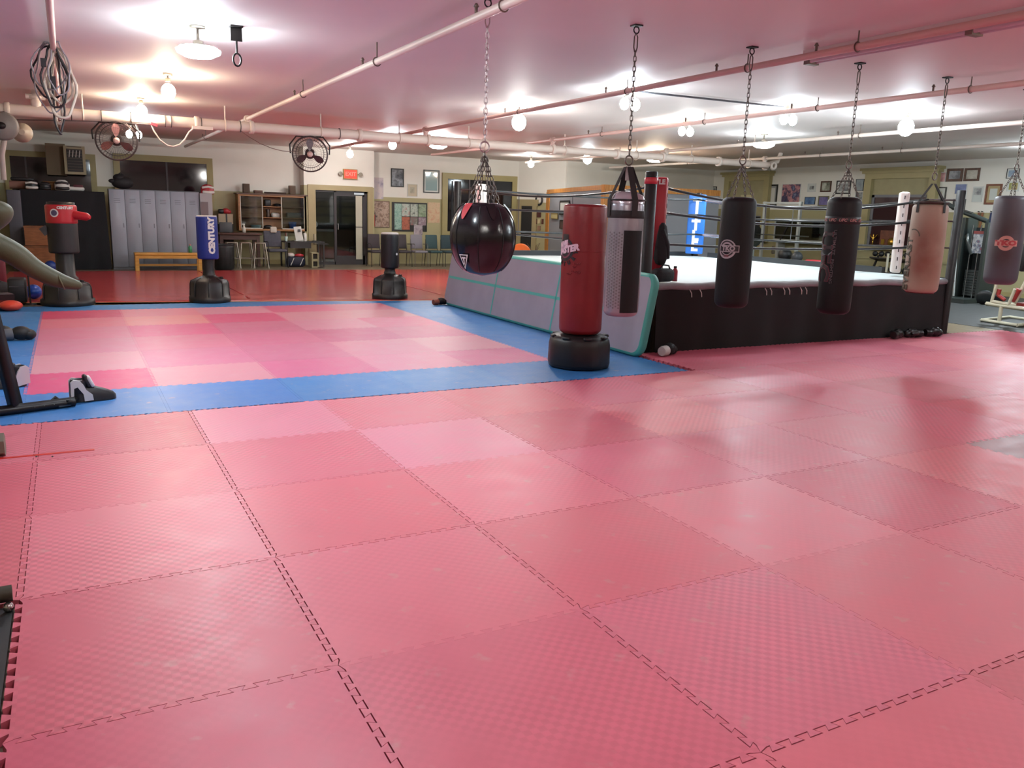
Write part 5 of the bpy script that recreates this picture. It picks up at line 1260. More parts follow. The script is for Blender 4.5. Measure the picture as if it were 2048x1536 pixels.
obj_on('flat_cap', 'flat dark cap lying on the top middle shelf beside a case', 'cap', PY(555, 408, 19.7).x, 19.72, shz[1]+0.02, MB().sph((0, 0, 0.04), (0.11, 0.1, 0.045)).boxc((0.05, -0.1, 0.015), (0.14, 0.1, 0.012)), blk_p)
obj_on('brown_vase', 'slim dark brown vase on the centre shelf of the cabinet', 'vase', PY(536, 422, 19.7).x, 19.72, shz[0]+0.02, MB().lathe([(0.05, 0), (0.06, 0.03), (0.04, 0.1), (0.06, 0.2), (0.05, 0.22)], n=14), M('vase_brown', '#3a2a1e', 0.4))
obj_on('folded_paper', 'crumpled white paper on the centre shelf of the cabinet', 'paper', PY(551, 424, 19.7).x, 19.72, shz[0]+0.02, MB().rbox((0, 0, 0.06), (0.22, 0.14, 0.12), 0.04, 0.2, 0.2), mwht)
obj_on('dark_pouch', 'dark pouch on the bottom middle shelf of the cabinet', 'pouch', PY(536, 445, 19.7).x, 19.72, z0+0.05, MB().sph((0, 0, 0.05), (0.12, 0.09, 0.055)), blk_p)
obj_on('grey_case', 'grey case on the right hand middle shelf behind glass', 'case', PY(588, 425, 19.7).x, 19.74, shz[0]+0.02, MB().rbox((0, 0, 0.07), (0.4, 0.14, 0.14), 0.02), M('case_grey', '#7d7f78', 0.5))
for px, lab in ((493, 'wood-grain box speaker on the cabinet top near the grey lockers'), (585, 'wood-grain box speaker on the cabinet top near the door')):
    v = PY(px, 385, 19.6); t = thing('box_speaker', lab, 'speaker', (v.x, 19.65, z1+0.03))
    MB().rbox((0, 0, 0.12), (0.17, 0.16, 0.24), 0.01).build('speaker_box', wood('speaker_wood', '#4b3626', '#66503a', (10, 10, 2)), t, world=False)
    MB().box((-0.07, -0.09, 0.02), (0.07, -0.08, 0.22)).build('speaker_grille', M('grille_brown', '#5a4c40', 0.9, bump=0.5, bs=80), t, world=False)
v = PY(517, 388, 19.6); obj_on('low_box', 'low brown box on the cabinet top beside a speaker', 'box', v.x, 19.65, z1+0.03, MB().rbox((0, 0, 0.04), (0.22, 0.16, 0.08), 0.01), M('box_brown', '#5d4033', 0.6))
v = PY(550, 389, 19.6); obj_on('long_tool', 'long dark stick lying along the cabinet top', 'stick', v.x, 19.62, z1+0.03, MB().cyl((-0.28, 0, 0.025), (0.3, 0, 0.025), 0.025), M('stick_dark', '#3a251c', 0.5))
# --- bar table, stools, chair, desk
YT = 18.75
x0, x1, z0, z1 = rectY(440, 466, 521, 534, YT)
t = thing('bar_table', 'tall dark red-brown wooden table below the wall cabinet', 'table', (0.5*(x0+x1), YT+0.3, -0.03)); dw = wood('table_mahogany', '#3e2119', '#57301f', (1, 12, 12))
MB().rbox((0.5*(x0+x1), YT+0.3, z1-0.025), (x1-x0+0.08, 0.75, 0.05), 0.01).build('table_top', dw, t)
MB().box((x0+0.02, YT, z1-0.17), (x1-0.02, YT+0.03, z1-0.05)).build('apron', dw, t)
for x in (x0+0.05, x1-0.05):
    for y in (YT+0.03, YT+0.57): MB().box((x-0.04, y-0.04, -0.03), (x+0.04, y+0.04, z1-0.05)).build('leg', dw, t)
ztab = z1
sm = M('stool_metal', '#a59c8e', 0.35, 0.7)
def stool(px, lab, Y):
    v = PY(px, 500, Y); t = thing('metal_stool', lab, 'stool', (v.x, Y, -0.03), 0, 'metal stools under the tall table'); t.scale = (0.9, 0.9, 1)
    h = 0.64
    MB().rbox((0, 0, h), (0.3, 0.3, 0.025), 0.01).build('seat', sm, t, world=False)
    for sx in (-1, 1):
        for sy in (-1, 1): MB().cyl((0.13*sx, 0.13*sy, h-0.01), (0.21*sx, 0.2*sy, 0), 0.022, 0.015, n=8).build('leg', sm, t, world=False)
    m = MB()
    for a, b in (((-1, -1), (1, -1)), ((1, -1), (1, 1)), ((1, 1), (-1, 1)), ((-1, 1), (-1, -1))): m.cyl((0.18*a[0], 0.175*a[1], 0.25), (0.18*b[0], 0.175*b[1], 0.25), 0.009, n=6)
    m.build('foot_ring', sm, t, world=False)
for px, Y, lab in ((463, 18.36, 'pale metal stool with splayed legs next to the black barrel'), (491, 18.36, 'pale metal stool before the middle of the tall table'), (519, 18.3, 'pale metal stool between tall table and grey armchair')): stool(px, lab, Y)
v = PY(490, 468, YT+0.2)
t = thing('spray_bottle', 'white spray bottle standing on the tall table', 'bottle', (PY(488, 460, YT+0.2).x, YT+0.2, ztab))
MB().lathe([(0.001, 0), (0.045, 0.003), (0.045, 0.12), (0.02, 0.17), (0.018, 0.2)], n=14).build('bottle_body', M('plastic_white', '#d2cdbf', 0.5), t, world=False)
MB().rbox((-0.01, 0, 0.215), (0.07, 0.03, 0.035), 0.008).build('spray_head', M('plastic_white'), t, world=False)
x0, x1, z0, z1 = rectY(441, 447, 466, 467, YT+0.1)
t = thing('grey_monitor', 'grey flat box standing upright on the tall table', 'monitor', (0.5*(x0+x1), YT+0.25, ztab))
MB().rbox((0.5*(x0+x1), YT+0.25, ztab+0.13), (x1-x0, 0.06, 0.26), 0.01).build('panel', M('monitor_grey', '#4c4d50', 0.5), t)
MB().box((0.5*(x0+x1)-0.08, YT+0.18, ztab), (0.5*(x0+x1)+0.08, YT+0.34, ztab+0.015)).build('foot', M('black_steel'), t)
x0, x1, z0, z1 = rectY(437, 428, 466, 448, 19.5)
t = thing('shelf_box', 'pale carton with dark stripe standing on the grey bin by the wall', 'box', (0.5*(x0+x1), 19.6, z0))
MB().box((x0, 19.5, z0), (x1, 19.75, z1)).build('box_body', M('carton_cream', '#b09f86', 0.7), t)
MB().box((0.5*(x0+x1), 19.495, z0), (0.5*(x0+x1)+0.04, 19.5, z1)).build('stripe', blk_p, t)
zz1 = z1
t = thing('grey_bin', 'tall dark bin standing behind the tall table', 'bin', (0.5*(x0+x1), 19.6, -0.03))
MB().box((x0, 19.5, -0.03), (x1, 19.78, z0-0.02)).build('bin_body', M('bin_dark', '#34312f', 0.7), t)
MB().box((x0-0.01, 19.49, z0-0.02), (x1+0.01, 19.79, z0)).build('bin_lid', M('bin_dark'), t)
v = PY(447, 426, 19.6); glove((v.x, 19.6, zz1), 0.1, 'dark red glove lying on the pale carton', 1.2, red_p, blk_p)
t = thing('trash_barrel', 'black barrel standing behind the blue lettered bag', 'barrel', (PY(447, 500, 17.75).x, 17.75, -0.03))
MB().lathe([(0.2, 0), (0.24, 0.05), (0.26, 0.55), (0.25, 0.62), (0.22, 0.62)], n=20).build('barrel_body', M('barrel_black', '#121214', 0.5), t, world=False)
MB().torus((0, 0, 0.62), 0.25, 0.015, None, 20, 6).build('barrel_rim', M('barrel_black'), t, world=False)
def office_chair(p, rz, lab, col, leg, grp=None, arms=True, back=0.42):
    t = thing('stacking_chair', lab, 'chair', p, rz, grp)
    MB().rbox((0, 0, 0.44), (0.48, 0.46, 0.07), 0.03).build('seat', col, t, world=False)
    MB().rbox((0, 0.22, 0.47+back/2+0.05), (0.46, 0.05, back), 0.022, 0, -0.12).build('backrest', col, t, world=False)
    for sx in (-1, 1):
        MB().tube([(0.25*sx, -0.22, 0), (0.25*sx, -0.2, 0.42)]+([(0.25*sx, -0.19, 0.64), (0.25*sx, -0.12, 0.67), (0.25*sx, 0.18, 0.66)] if arms else []), 0.012, 6).build('front_leg', leg, t, world=False)
        MB().tube([(0.25*sx, 0.27, 0), (0.24*sx, 0.2, 0.42), (0.22*sx, 0.25, 0.8)], 0.012, 6).build('back_leg', leg, t, world=False)
    MB().cyl((-0.25, 0.2, 0.41), (0.25, 0.2, 0.41), 0.01, n=6).build('cross_bar', leg, t, world=False)
    return t
lgd = M('chair_leg_dark', '#2f2b2b', 0.4, 0.5); lgl = M('chair_leg_grey', '#77706c', 0.4, 0.6)
v = PY(550, 500, 18.45); office_chair((v.x+0.05, 18.62, -0.03), 0.12, 'grey cloth armchair with metal legs beside the tall table', M('chair_cloth_grey', '#4c4c55', 0.85, var=0.1, vs=20), lgd)
v = PY(548, 463, 18.75); obj_on('white_towel', 'folded white towel over the grey armchair back', 'towel', v.x, 18.83, 0.915, MB().rbox((0, 0, 0.02), (0.17, 0.09, 0.16), 0.03), M('towel_white', '#c4bfb2', 0.9))
YK = 18.7
x0, x1, z0, z1 = rectY(570, 483, 632, 534, YK)
t = thing('black_desk', 'low dark desk beside the glass door', 'desk', (0.5*(x0+x1), YK+0.3, -0.03)); dk = M('desk_black', '#211c1a', 0.5)
MB().box((x0, YK, z1-0.035), (x1+0.25, YK+0.6, z1)).build('desk_top', dk, t)
MB().box((x0+0.15, YK+0.02, z1-0.18), (x1-0.12, YK+0.5, z1-0.035)).build('drawer', dk, t)
for x in (x0+0.03, x1+0.22):
    for y in (YK+0.03, YK+0.57): MB().box((x-0.02, y-0.02, -0.03), (x+0.02, y+0.02, z1-0.035)).build('leg', dk, t)
zdk = z1
def PYo(px, Y): return PY(px, 470, Y).x
t = thing('notice_board', 'tilted white printed sheet standing on the dark desk', 'sign', (PYo(597, YK+0.2), YK+0.2, zdk))
MB().boxc((0, 0, 0.2), (0.2, 0.012, 0.38), 0, -0.25, -0.1).build('sheet', mwht, t, world=False)
MB().boxc((0.02, -0.012, 0.28), (0.07, 0.006, 0.07), 0, -0.25).build('print_mark', blk_p, t, world=False)
MB().box((-0.1, -0.03, 0), (0.12, 0.08, 0.02)).build('stand_foot', mwht, t, world=False)
obj_on('white_canister', 'slim white upright canister on the dark desk', 'canister', PYo(610, YK+0.25), YK+0.25, zdk, MB().lathe([(0.04, 0), (0.045, 0.02), (0.045, 0.2), (0.02, 0.22), (0.001, 0.22)], n=14), wht_p)
t = thing('pen_cup', 'clear cup with pens on the dark desk', 'cup', (PYo(572, YK+0.2), YK+0.2, zdk))
MB().lathe([(0.035, 0), (0.045, 0.12), (0.04, 0.12), (0.03, 0.01), (0.001, 0.01)], n=12).build('cup', M('glassware'), t, world=False)
for k in range(3): MB().cyl((0.0, 0, 0.01), (0.03*(k-1), 0.01, 0.22), 0.005, n=5).build('pen', [blk_p, red_p, wht_p][k], t, world=False)
t = thing('pen_stand', 'two upright dark rods in a small stand at the desk end', 'stand', (PYo(629, YK+0.2), YK+0.2, zdk))
MB().box((-0.05, -0.05, 0), (0.05, 0.05, 0.02)).build('stand_foot', dk, t, world=False)
for k in (-1, 1): MB().cyl((0.02*k, 0, 0.02), (0.02*k, 0, 0.2), 0.007, n=6).build('rod', [dk, wht_p][k > 0], t, world=False)
t = thing('sports_bag', 'dark navy sports bag with white stripes under the desk', 'bag', (PYo(592, 18.62), 18.75, -0.03)); nv = M('bag_navy', '#15182b', 0.7, bump=0.3, bs=20)
MB().rbox((0, 0, 0.14), (0.5, 0.28, 0.28), 0.09).build('bag_body', nv, t, world=False)
for k in (-0.12, 0.13): MB().tube([(k-0.04, -0.145, 0.05), (k, -0.16, 0.14), (k+0.05, -0.14, 0.24)], 0.011, 5).build('stripe', wht_p, t, world=False)
MB().sph((-0.12, 0, 0.31), (0.1, 0.08, 0.06)).build('white_cloth', wht_p, t, world=False)
MB().sph((0.1, 0, 0.30), (0.13, 0.08, 0.05)).build('red_cloth', red_p, t, world=False)
blkc = M('cinder_block', '#a39a78', 0.9, var=0.1, vs=20, bump=0.4, bs=60); hole = M('block_hole_shade', '#2c2722', 0.9)
for k in range(2):
    t = thing('cinder_block', ['cinder block standing on the floor beside the glass door frame', 'cinder block stacked on another beside the glass door frame'][k], 'block', (PYo(626, YK-0.1), YK-0.1, -0.03+0.2*k))
    m = MB(); w, dd, hh = 0.19, 0.39, 0.195
    m.box((-w/2, -dd/2, 0), (-w/2+0.035, dd/2, hh)); m.box((w/2-0.035, -dd/2, 0), (w/2, dd/2, hh)); m.box((-w/2+0.035, -dd/2, 0), (w/2-0.035, dd/2, 0.03)); m.box((-w/2+0.035, -dd/2, hh-0.03), (w/2-0.035, dd/2, hh)); m.build('block_body', blkc, t, world=False)
    MB().box((-w/2+0.035, -dd/2+0.05, 0.03), (w/2-0.035, dd/2-0.05, hh-0.03)).build('hole_shade', hole, t, world=False)  # dark core paints the shade inside the hollow block
t = thing('floor_stand', 'thin dark upright stand in front of the door frame', 'stand', (PYo(641, 18.3), 18.3, -0.03))
MB().cyl((0, 0, 0), (0, 0, 0.62), 0.014, n=8).build('pole', dk, t, world=False)
MB().boxc((0, 0, 0.63), (0.36, 0.2, 0.02)).build('tray', dk, t, world=False)
MB().lathe([(0.09, 0), (0.09, 0.012), (0.02, 0.02)], n=16).build('foot', dk, t, world=False)
# --- chairs under the posters
YC = 18.75
for px, c, lab, ar in ((752, '#3a3236', 'dark plum chair nearest the glass door, under the brown poster', True), (806, '#3b3538', 'dark chair partly hidden behind the short black bag', True), (838, '#7d7a82', 'light grey chair under the board of prints', True), (868, '#2f4a4c', 'dark teal chair under the cream poster', False), (898, '#2a3f44', 'dark teal chair under the curtained window', False)):
    v = PY(px, 505, YC); office_chair((v.x, YC, -0.03), 0.0, lab, M('chair_'+c[1:], c, 0.7), lgl if c == '#7d7a82' else lgd, 'chairs along the poster wall', ar).scale = (0.78, 0.95, 0.95)
# --- exit sign and emergency heads
x0, x1, z0, z1 = rectY(687, 340, 712, 357, YD)
t = thing('exit_sign', 'lit red EXIT sign with two small spotlights above the door', 'exit sign', (0.5*(x0+x1), YD-0.04, z0))
MB().box((x0-0.02, YD-0.08, z0-0.02), (x1+0.02, YD, z1+0.02)).build('sign_box', M('sign_tan', '#a0804a', 0.5), t)
MB().box((x0, YD-0.086, z0), (x1, YD-0.08, z1)).build('sign_face', emis('exit_red', (1.0, 0.10, 0.07), 1.15), t)
flat_text('EXIT', 0.15, (0.5*(x0+x1), YD-0.089, 0.5*(z0+z1)), (1, 0, 0), (0, 0, 1), 0.004).build('lettering', emis('exit_letters', (1.0, 0.24, 0.18), 1.2), t)
for s in (-1, 1):
    c = Vector((0.5*(x0+x1)+s*(0.5*(x1-x0)+0.11), YD-0.1, 0.5*(z0+z1))); MB().lathe([(0.02, 0.06), (0.055, 0.03), (0.06, 0), (0.05, -0.005), (0.001, -0.005)], c, 14, Mx=Matrix.Rotation(PI/2, 4, 'X') @ Matrix.Rotation(PI, 4, 'X')).build('spot_head', M('sign_grey', '#8b8375', 0.4), t)
    MB().cyl(c+Vector((0, 0.05, 0)), Vector((c.x-s*0.1, YD-0.03, c.z)), 0.012, n=6).build('arm', M('sign_tan'), t)
# --- posters and frames on the far wall
def picY(name, lab, cat, p0, q0, p1, q1, fr, am, fw=0.03, mw=0.0, mm=None, Y=YF):
    x0, x1, z0, z1 = rectY(p0, q0, p1, q1, Y-0.02); return picture(name, lab, cat, (0.5*(x0+x1), Y-0.002, 0.5*(z0+z1)), (1, 0, 0), x1-x0, z1-z0, fr, am, fw, mw, mm)
picY('framed_photo', 'dark framed black and white portrait of a standing figure', 'picture', 782, 337, 808, 374, fblk, art('art_bw', ['#2a2c30', '#3b3e44', '#8c9096', '#34373c'], 3.5), 0.03)
picY('framed_poster', 'black framed pale poster reflecting a lamp, high beside the window', 'picture', 847, 340, 879, 386, fblk, M('poster_glass', '#8fa6a6', 0.05, spec=0.9), 0.03, 0.04, mwht)
picY('small_print', 'small pale framed print between the two black framed pictures', 'picture', 815, 368, 835, 393, fwht, art('art_olive', ['#8e8872', '#a9a28c', '#6f6a58'], 7), 0.012, 0.08, M('mount_beige', '#bdb29a', 0.7))
picY('fight_poster', 'pale lilac fight poster taped above the brown poster', 'poster', 743, 355, 767, 398, fwht, art('art_lilac', ['#8f8796', '#b9aeb4', '#c9bcb8', '#6d6678'], 4), 0.0)
picY('faces_poster', 'brown poster crowded with small portraits beside the door frame', 'poster', 744, 402, 779, 455, fbrn, art('art_brown', ['#5a4338', '#8a6f5e', '#b59e8c', '#4a332a'], 9), 0.012)
t = picY('print_board', 'black display board pinned with nine colourful prints', 'notice board', 784, 405, 854, 463, fblk, M('board_black', '#15120f', 0.5), 0.03)
x0, x1, z0, z1 = rectY(784, 405, 854, 463, YF-0.02)
pal = [['#5f8f80', '#9dbcae', '#3f6d60'], ['#9c3a3c', '#b8c4b8', '#5a6a60'], ['#6f8478', '#b7bfb2', '#38423c'], ['#4d6a44', '#93a488', '#2c3a2a'], ['#8a3f34', '#b3654a', '#5c2f28'], ['#b5b0a6', '#6d6a64', '#8f5a56'], ['#a58f98', '#7c6a74', '#c0b4b8']]
cells = [(0.07, 0.27, 0.06, 0.95), (0.28, 0.5, 0.52, 0.95), (0.28, 0.5, 0.06, 0.5), (0.52, 0.73, 0.52, 0.95), (0.75, 0.97, 0.52, 0.95), (0.52, 0.73, 0.22, 0.5), (0.75, 0.97, 0.22, 0.5)]
for k, (a, b, c, d_) in enumerate(cells):
    MB().box((x0+(x1-x0)*a, YF-0.022, z0+(z1-z0)*c), (x0+(x1-x0)*b, YF-0.014, z0+(z1-z0)*d_)).build('print', art('print_%d' % k, pal[[0, 1, 4, 2, 3, 5, 6][k]], 8), t)
MB().box((x0+(x1-x0)*0.62, YF-0.03, z0-0.1), (x0+(x1-x0)*0.87, YF-0.023, z0+(z1-z0)*0.23)).build('print', art('print_9', ['#8d8087', '#b0a4a8', '#6a5c64'], 8), t)
picY('cream_poster', 'cream paper poster with faded lettering beside the print board', 'poster', 856, 405, 880, 446, fwht, art('art_cream', ['#b89a78', '#c9b08c', '#c08a70'], 7), 0.0)
t = thing('fire_extinguisher', 'red fire extinguisher hung by the glass door', 'extinguisher', (PY(746, 450, YF-0.06).x, YF-0.06, PY(746, 453, YF-0.06).z))
MB().lathe([(0.001, 0), (0.055, 0.005), (0.06, 0.04), (0.06, 0.32), (0.03, 0.37), (0.02, 0.38)], n=14).build('cylinder', M('extinguisher_red', '#b01f26', 0.3), t, world=False)
MB().boxc((0, 0, 0.41), (0.09, 0.03, 0.05)).build('valve', blk_p, t, world=False)
MB().tube([(0.03, 0, 0.4), (0.07, -0.01, 0.33), (0.066, -0.02, 0.15)], 0.009, 5).build('hose', blk_p, t, world=False)
# --- wall hanging on the angled wall and pictures on the partition
def hung(px, py, off=0.03): return PA(px, py, off)
t = thing('wall_hanging', 'wall hanging with black ring above dark carved pieces on angled wall', 'wall hanging', hung(1078, 462))
c = hung(1078, 400); MB().torus(c, 0.11, 0.03, Matrix.Rotation(math.atan2(nA.y, nA.x), 4, 'Z') @ Matrix.Rotation(PI/2, 4, 'Y'), 20, 8, 1.35, 1.0).build('ring', blk_p, t)
rA = Vector((0, 0, 1)).cross(nA); rzA = math.atan2(rA.y, rA.x)
for (px, py, w, h, cc_) in ((1078, 428, 0.13, 0.2, '#4a1f18'), (1072, 443, 0.06, 0.16, '#5a2a20'), (1085, 443, 0.06, 0.16, '#5a2a20'), (1078, 456, 0.11, 0.14, '#8a6a52'), (1078, 443, 0.08, 0.12, '#c4b48c')):
    c = hung(px, py); MB().boxc(c, (w, 0.03, h), rzA).build('carved_piece', M('carved_'+cc_[1:], cc_, 0.6), t)
nSv = nS; rS = Vector((0, 0, 1)).cross(nS)
def picS(name, lab, p0, q0, p1, q1, fr, am, fw, mw=0.0, mm=None):
    a = PL(p0, 0.5*(q0+q1), C0+nS*0.02, nS); b = PL(p1, 0.5*(q0+q1), C0+nS*0.02, nS); c = PL(0.5*(p0+p1), q0, C0+nS*0.02, nS); d = PL(0.5*(p0+p1), q1, C0+nS*0.02, nS)
    o = (a+b)*0.5; picture(name, lab, 'picture', o, rS, (a-b).length, abs(c.z-d.z), fr, am, fw, mw, mm)
picS('framed_certificate', 'black framed white certificate on the grey partition side', 1120, 401, 1139, 430, fblk, mwht, 0.05)
picS('yellow_notice', 'small yellow framed notice on the grey partition side', 1103, 426, 1116, 438, M('frame_gold', '#8a7a4a', 0.5), M('paper_yellow', '#b5a878', 0.7), 0.02)
picS('dark_plaque', 'small dark plaque on the grey partition below the certificate', 1120, 440, 1128, 458, fblk, art('art_plaque', ['#4a3a36', '#5f4a44'], 6), 0.02)
v = PY(1045, 505, 14.3); t = thing('orange_rim_drum', 'dark drum with bright orange rim on a black stand behind the ring', 'drum', (v.x, 14.4, -0.03))
c = Vector((v.x, 14.4, v.z-0.05)); ax = Vector((-0.5, -0.86, 0)).normalized()
MB().cyl(c-ax*0.16, c+ax*0.16, 0.24, n=28).build('drum_body', M('drum_grey', '#3f3a3c', 0.6), t)
Mx = ax.to_track_quat('Z', 'Y').to_matrix().to_4x4(); MB().lathe([(0.245, -0.17), (0.26, -0.16), (0.26, -0.08), (0.245, -0.07)], c, 28, Mx=Mx).build('rim', M('rim_orange', '#d9651d', 0.5), t)
MB().lathe([(0.245, 0.1), (0.26, 0.11), (0.26, 0.16), (0.245, 0.17)], c, 28, Mx=Mx).build('rim', M('rim_orange'), t)
MB().box((c.x-0.2, 14.2, -0.03), (c.x+0.2, 14.6, c.z-0.2)).build('stand', blk_p, t)
v = PY(1072, 505, 14.6); t = thing('dried_plant', 'dried twigs in a small vase behind the ring', 'plant', (v.x, 14.7, -0.03))
MB().box((v.x-0.15, 14.55, -0.03), (v.x+0.15, 14.85, 0.3)).build('plant_stand', fbrn, t)
MB().lathe([(0.06, 0.3), (0.1, 0.38), (0.05, 0.48), (0.06, 0.5)], (v.x, 14.7, 0), 14).build('vase', M('vase_stone', '#8a8474', 0.6), t)
for k in range(12):
    a = random.uniform(0, 6.28); l = random.uniform(0.15, 0.3); MB().tube([(v.x, 14.7, 0.48), (v.x+0.05*math.cos(a), 14.7+0.05*math.sin(a), 0.6), (v.x+l*0.7*math.cos(a), 14.7+l*0.6*math.sin(a), 0.55+l)], 0.006, 4).build('twig', M('twig_brown', '#5a4a36', 0.8), t)
# ================================================================ PICTURES ON THE RIGHT WALL
def picX(name, lab, p0, q0, p1, q1, fr, am, fw=0.025, mw=0.0, mm=None, cat='picture'):
    y0, y1, z0, z1 = rectX(p0, q0, p1, q1, XR-0.02); return picture(name, lab, cat, (XR-0.002, 0.5*(y0+y1), 0.5*(z0+z1)), (0, -1, 0), abs(y0-y1), z1-z0, fr, am, fw, mw, mm)
bw = lambda k: art('art_bw%d' % k, ['#3f4146', '#6e7074', '#a6a8a4', '#55575a'], 5)
picX('framed_photo_strip', 'tall black framed photo strip beside the blue corner pad', 1415, 373, 1432, 412, fblk, bw(1), 0.03, 0.03, mwht)
picX('dark_wall_sign', 'square dark sign with faded red mark below the photo strip', 1413, 428, 1432, 455, fblk, art('art_dark', ['#2a2628', '#3a2f30', '#5a2c2c'], 3), 0.03, 0, None, 'sign')
picX('framed_award', 'black framed white award sheet beside the shaded window', 1529, 369, 1554, 412, fblk, M('award_paper', '#c9c6bd', 0.6), 0.05, 0.06, M('mount_grey', '#9b9c9a', 0.7))
picX('boxing_photo', 'large colour photo of a boxer above a crowd', 1563, 368, 1600, 409, fwht, art('art_boxing', ['#2c3050', '#4a3c56', '#c58a8a', '#32365c', '#8f94ac'], 3.2), 0.012)
picX('small_white_frame', 'small white framed photo above the blue snapshot', 1615, 367, 1631, 384, fwht, bw(2), 0.02, 0.05, mwht)
picX('brown_framed_photo', 'brown framed group photo above the purple snapshot', 1641, 362, 1662, 384, fbrn, art('art_group', ['#5c5a44', '#b9bdb0', '#8a8c7c', '#3f4034'], 4), 0.04)
picX('black_framed_photo', 'black framed action photo partly behind the printed bag chains', 1672, 361, 1701, 388, fblk, bw(3), 0.035, 0.05, mwht)
picX('grey_photo', 'unframed grey photo next to the window casing', 1711, 358, 1727, 382, fblk, art('art_greyblue', ['#7f8a90', '#98a2a4', '#6c7680'], 4), 0.01)
picX('small_portrait', 'small portrait photo below the unframed grey photo', 1710, 384, 1725, 401, fwht, bw(4), 0.012)
picX('blue_snapshot', 'blue toned snapshot hung level with the top rope', 1609, 394, 1630, 409, fblk, art('art_blue', ['#33507c', '#5f7fa6', '#86a0b4'], 5), 0.012)
picX('purple_snapshot', 'purple toned snapshot in an olive frame', 1636, 392, 1657, 412, M('frame_olive', '#6f6a4c', 0.5), art('art_purple', ['#4c4478', '#7a6fa0', '#5a5470'], 5), 0.03)
picX('pink_photo', 'pinkish photo beside the window cornice', 1872, 345, 1891, 364, fwht, art('art_pink', ['#b07a7c', '#c99c9a', '#9c6468'], 4), 0.008)
picX('dark_framed_fighter', 'dark framed grey fighter photo beside the pinkish photo', 1893, 337, 1925, 363, fbrn, art('art_fighter', ['#44464c', '#63666c', '#9c9ea2', '#4c4e54'], 3), 0.06)
picX('dark_framed_scene', 'dark framed pale scene photo above the wooden framed certificate', 1928, 336, 1959, 362, fbrn, art('art_scene', ['#4a463c', '#8f8a7c', '#b8b4a8', '#5c574c'], 3), 0.05)
picX('black_framed_clipping', 'black framed newspaper clipping behind the tan bag straps', 1866, 374, 1891, 411, fblk, M('clipping', '#b5b09c', 0.7, var=0.1, vs=30), 0.03, 0.08, mwht)
picX('blue_photo', 'blue photo hung behind the top of the ring post', 1910, 368, 1933, 388, fwht, art('art_blue2', ['#3c4a80', '#6a78a4', '#a0a0c4'], 4), 0.008)
picX('dark_framed_small', 'small dark frame low behind the ring post', 1905, 398, 1930, 420, fblk, art('art_small', ['#3a3a3e', '#5c5c60'], 5), 0.02)
picX('white_clipping', 'white sheet with a black and white photo', 1945, 373, 1965, 404, fwht, M('sheet_white', '#c2c6c0', 0.7), 0.01)
y0, y1, z0, z1 = rectX(1948, 376, 1962, 390, XR-0.02); MB().box((XR-0.02, min(y0, y1), z0), (XR-0.011, max(y0, y1), z1)).build('photo', bw(5), bpy.data.objects['white_clipping'])
picX('wooden_framed_certificate', 'wooden framed certificate with text above the weight bench', 1970, 368, 2002, 409, wood('frame_cherry', '#5e3018', '#7d4424', (8, 8, 8)), M('certificate', '#bfc3bc', 0.6), 0.045, 0.06, M('mount_tan', '#a8946c', 0.7))
picX('blue_landscape', 'blue photo over the grey bag straps', 2013, 337, 2038, 357, fblk, art('art_blue3', ['#5f7896', '#8fa3b4', '#a9b8c0', '#47607e'], 4), 0.01, 0.03, mwht)
picX('yellow_photo', 'yellow green photo below the blue photo', 2014, 362, 2038, 383, fwht, art('art_yellow', ['#7c8444', '#a39a54', '#b58a6c'], 4), 0.01, 0.03, mwht)
# ================================================================ GYM CORNER
cab_m = M('case_metal', '#a3a6a2', 0.45)
y1, y0, z0, z1 = rectX(1549, 437, 1655, 486, 18.15)
t = thing('display_case', 'wide grey glass display case with trophies on the right wall', 'display case', (18.3, 0.5*(y0+y1), -0.03))
m = MB(); m.box((18.12, y0, z1-0.09), (XR-0.004, y1, z1)); m.box((18.12, y0, z0), (XR-0.004, y1, z0+0.09)); m.box((XR-0.02, y0, z0+0.09), (XR-0.004, y1, z1-0.09)); m.box((18.12, y0, z0+0.09), (XR-0.004, y0+0.04, z1-0.09)); m.box((18.12, y1-0.04, z0+0.09), (XR-0.004, y1, z1-0.09)); m.build('case_body', cab_m, t)
MB().box((18.14, y0+0.04, z0+0.09), (18.146, y1-0.04, z1-0.09)).build('pane', gl, t)
for yy in (y0+0.1, y1-0.1): MB().box((18.2, yy-0.04, -0.03), (18.5, yy+0.04, z0)).build('leg', cab_m, t)
MB().boxc((18.13, y1-0.45, 0.5*(z0+z1)), (0.02, 0.05, 0.7), 0, 0.5).build('brace', M('black_steel'), t)
items = [(0.30, 'rack of brown boxing memorabilia', '#6b5a3c'), (0.5, 'yellow carton', '#b07a1c'), (0.68, 'red leather case', '#7a2620'), (0.88, 'white card', '#c4c0b4')]
for k, (u, n_, c) in enumerate(items):
    yy = y1-(y1-y0)*u; h = (0.3, 0.36, 0.2, 0.14)[k]
    tag(MB().rbox((0, 0, h/2), (0.18, 0.3, h), 0.015).build('display_piece', M('disp_%d' % k, c, 0.5), None, world=False, loc=(18.35, yy, z0+0.09)), n_+' standing inside the glass display case', 'box')
t = thing('trophy_cup', 'gold trophy cup inside the glass display case', 'trophy', (18.3, y1-(y1-y0)*0.12, z0+0.09)); gold = M('gold', '#b8923c', 0.25, 0.9)
MB().lathe([(0.06, 0), (0.06, 0.03), (0.015, 0.05), (0.015, 0.12), (0.06, 0.17), (0.07, 0.26), (0.065, 0.26), (0.001, 0.18)], n=16).build('cup', gold, t, world=False)
for s in (-1, 1): MB().torus((0, 0.085*s, 0.21), 0.035, 0.007, Matrix.Rotation(PI/2, 4, 'Y'), 12, 5).build('cup_handle', gold, t, world=False)
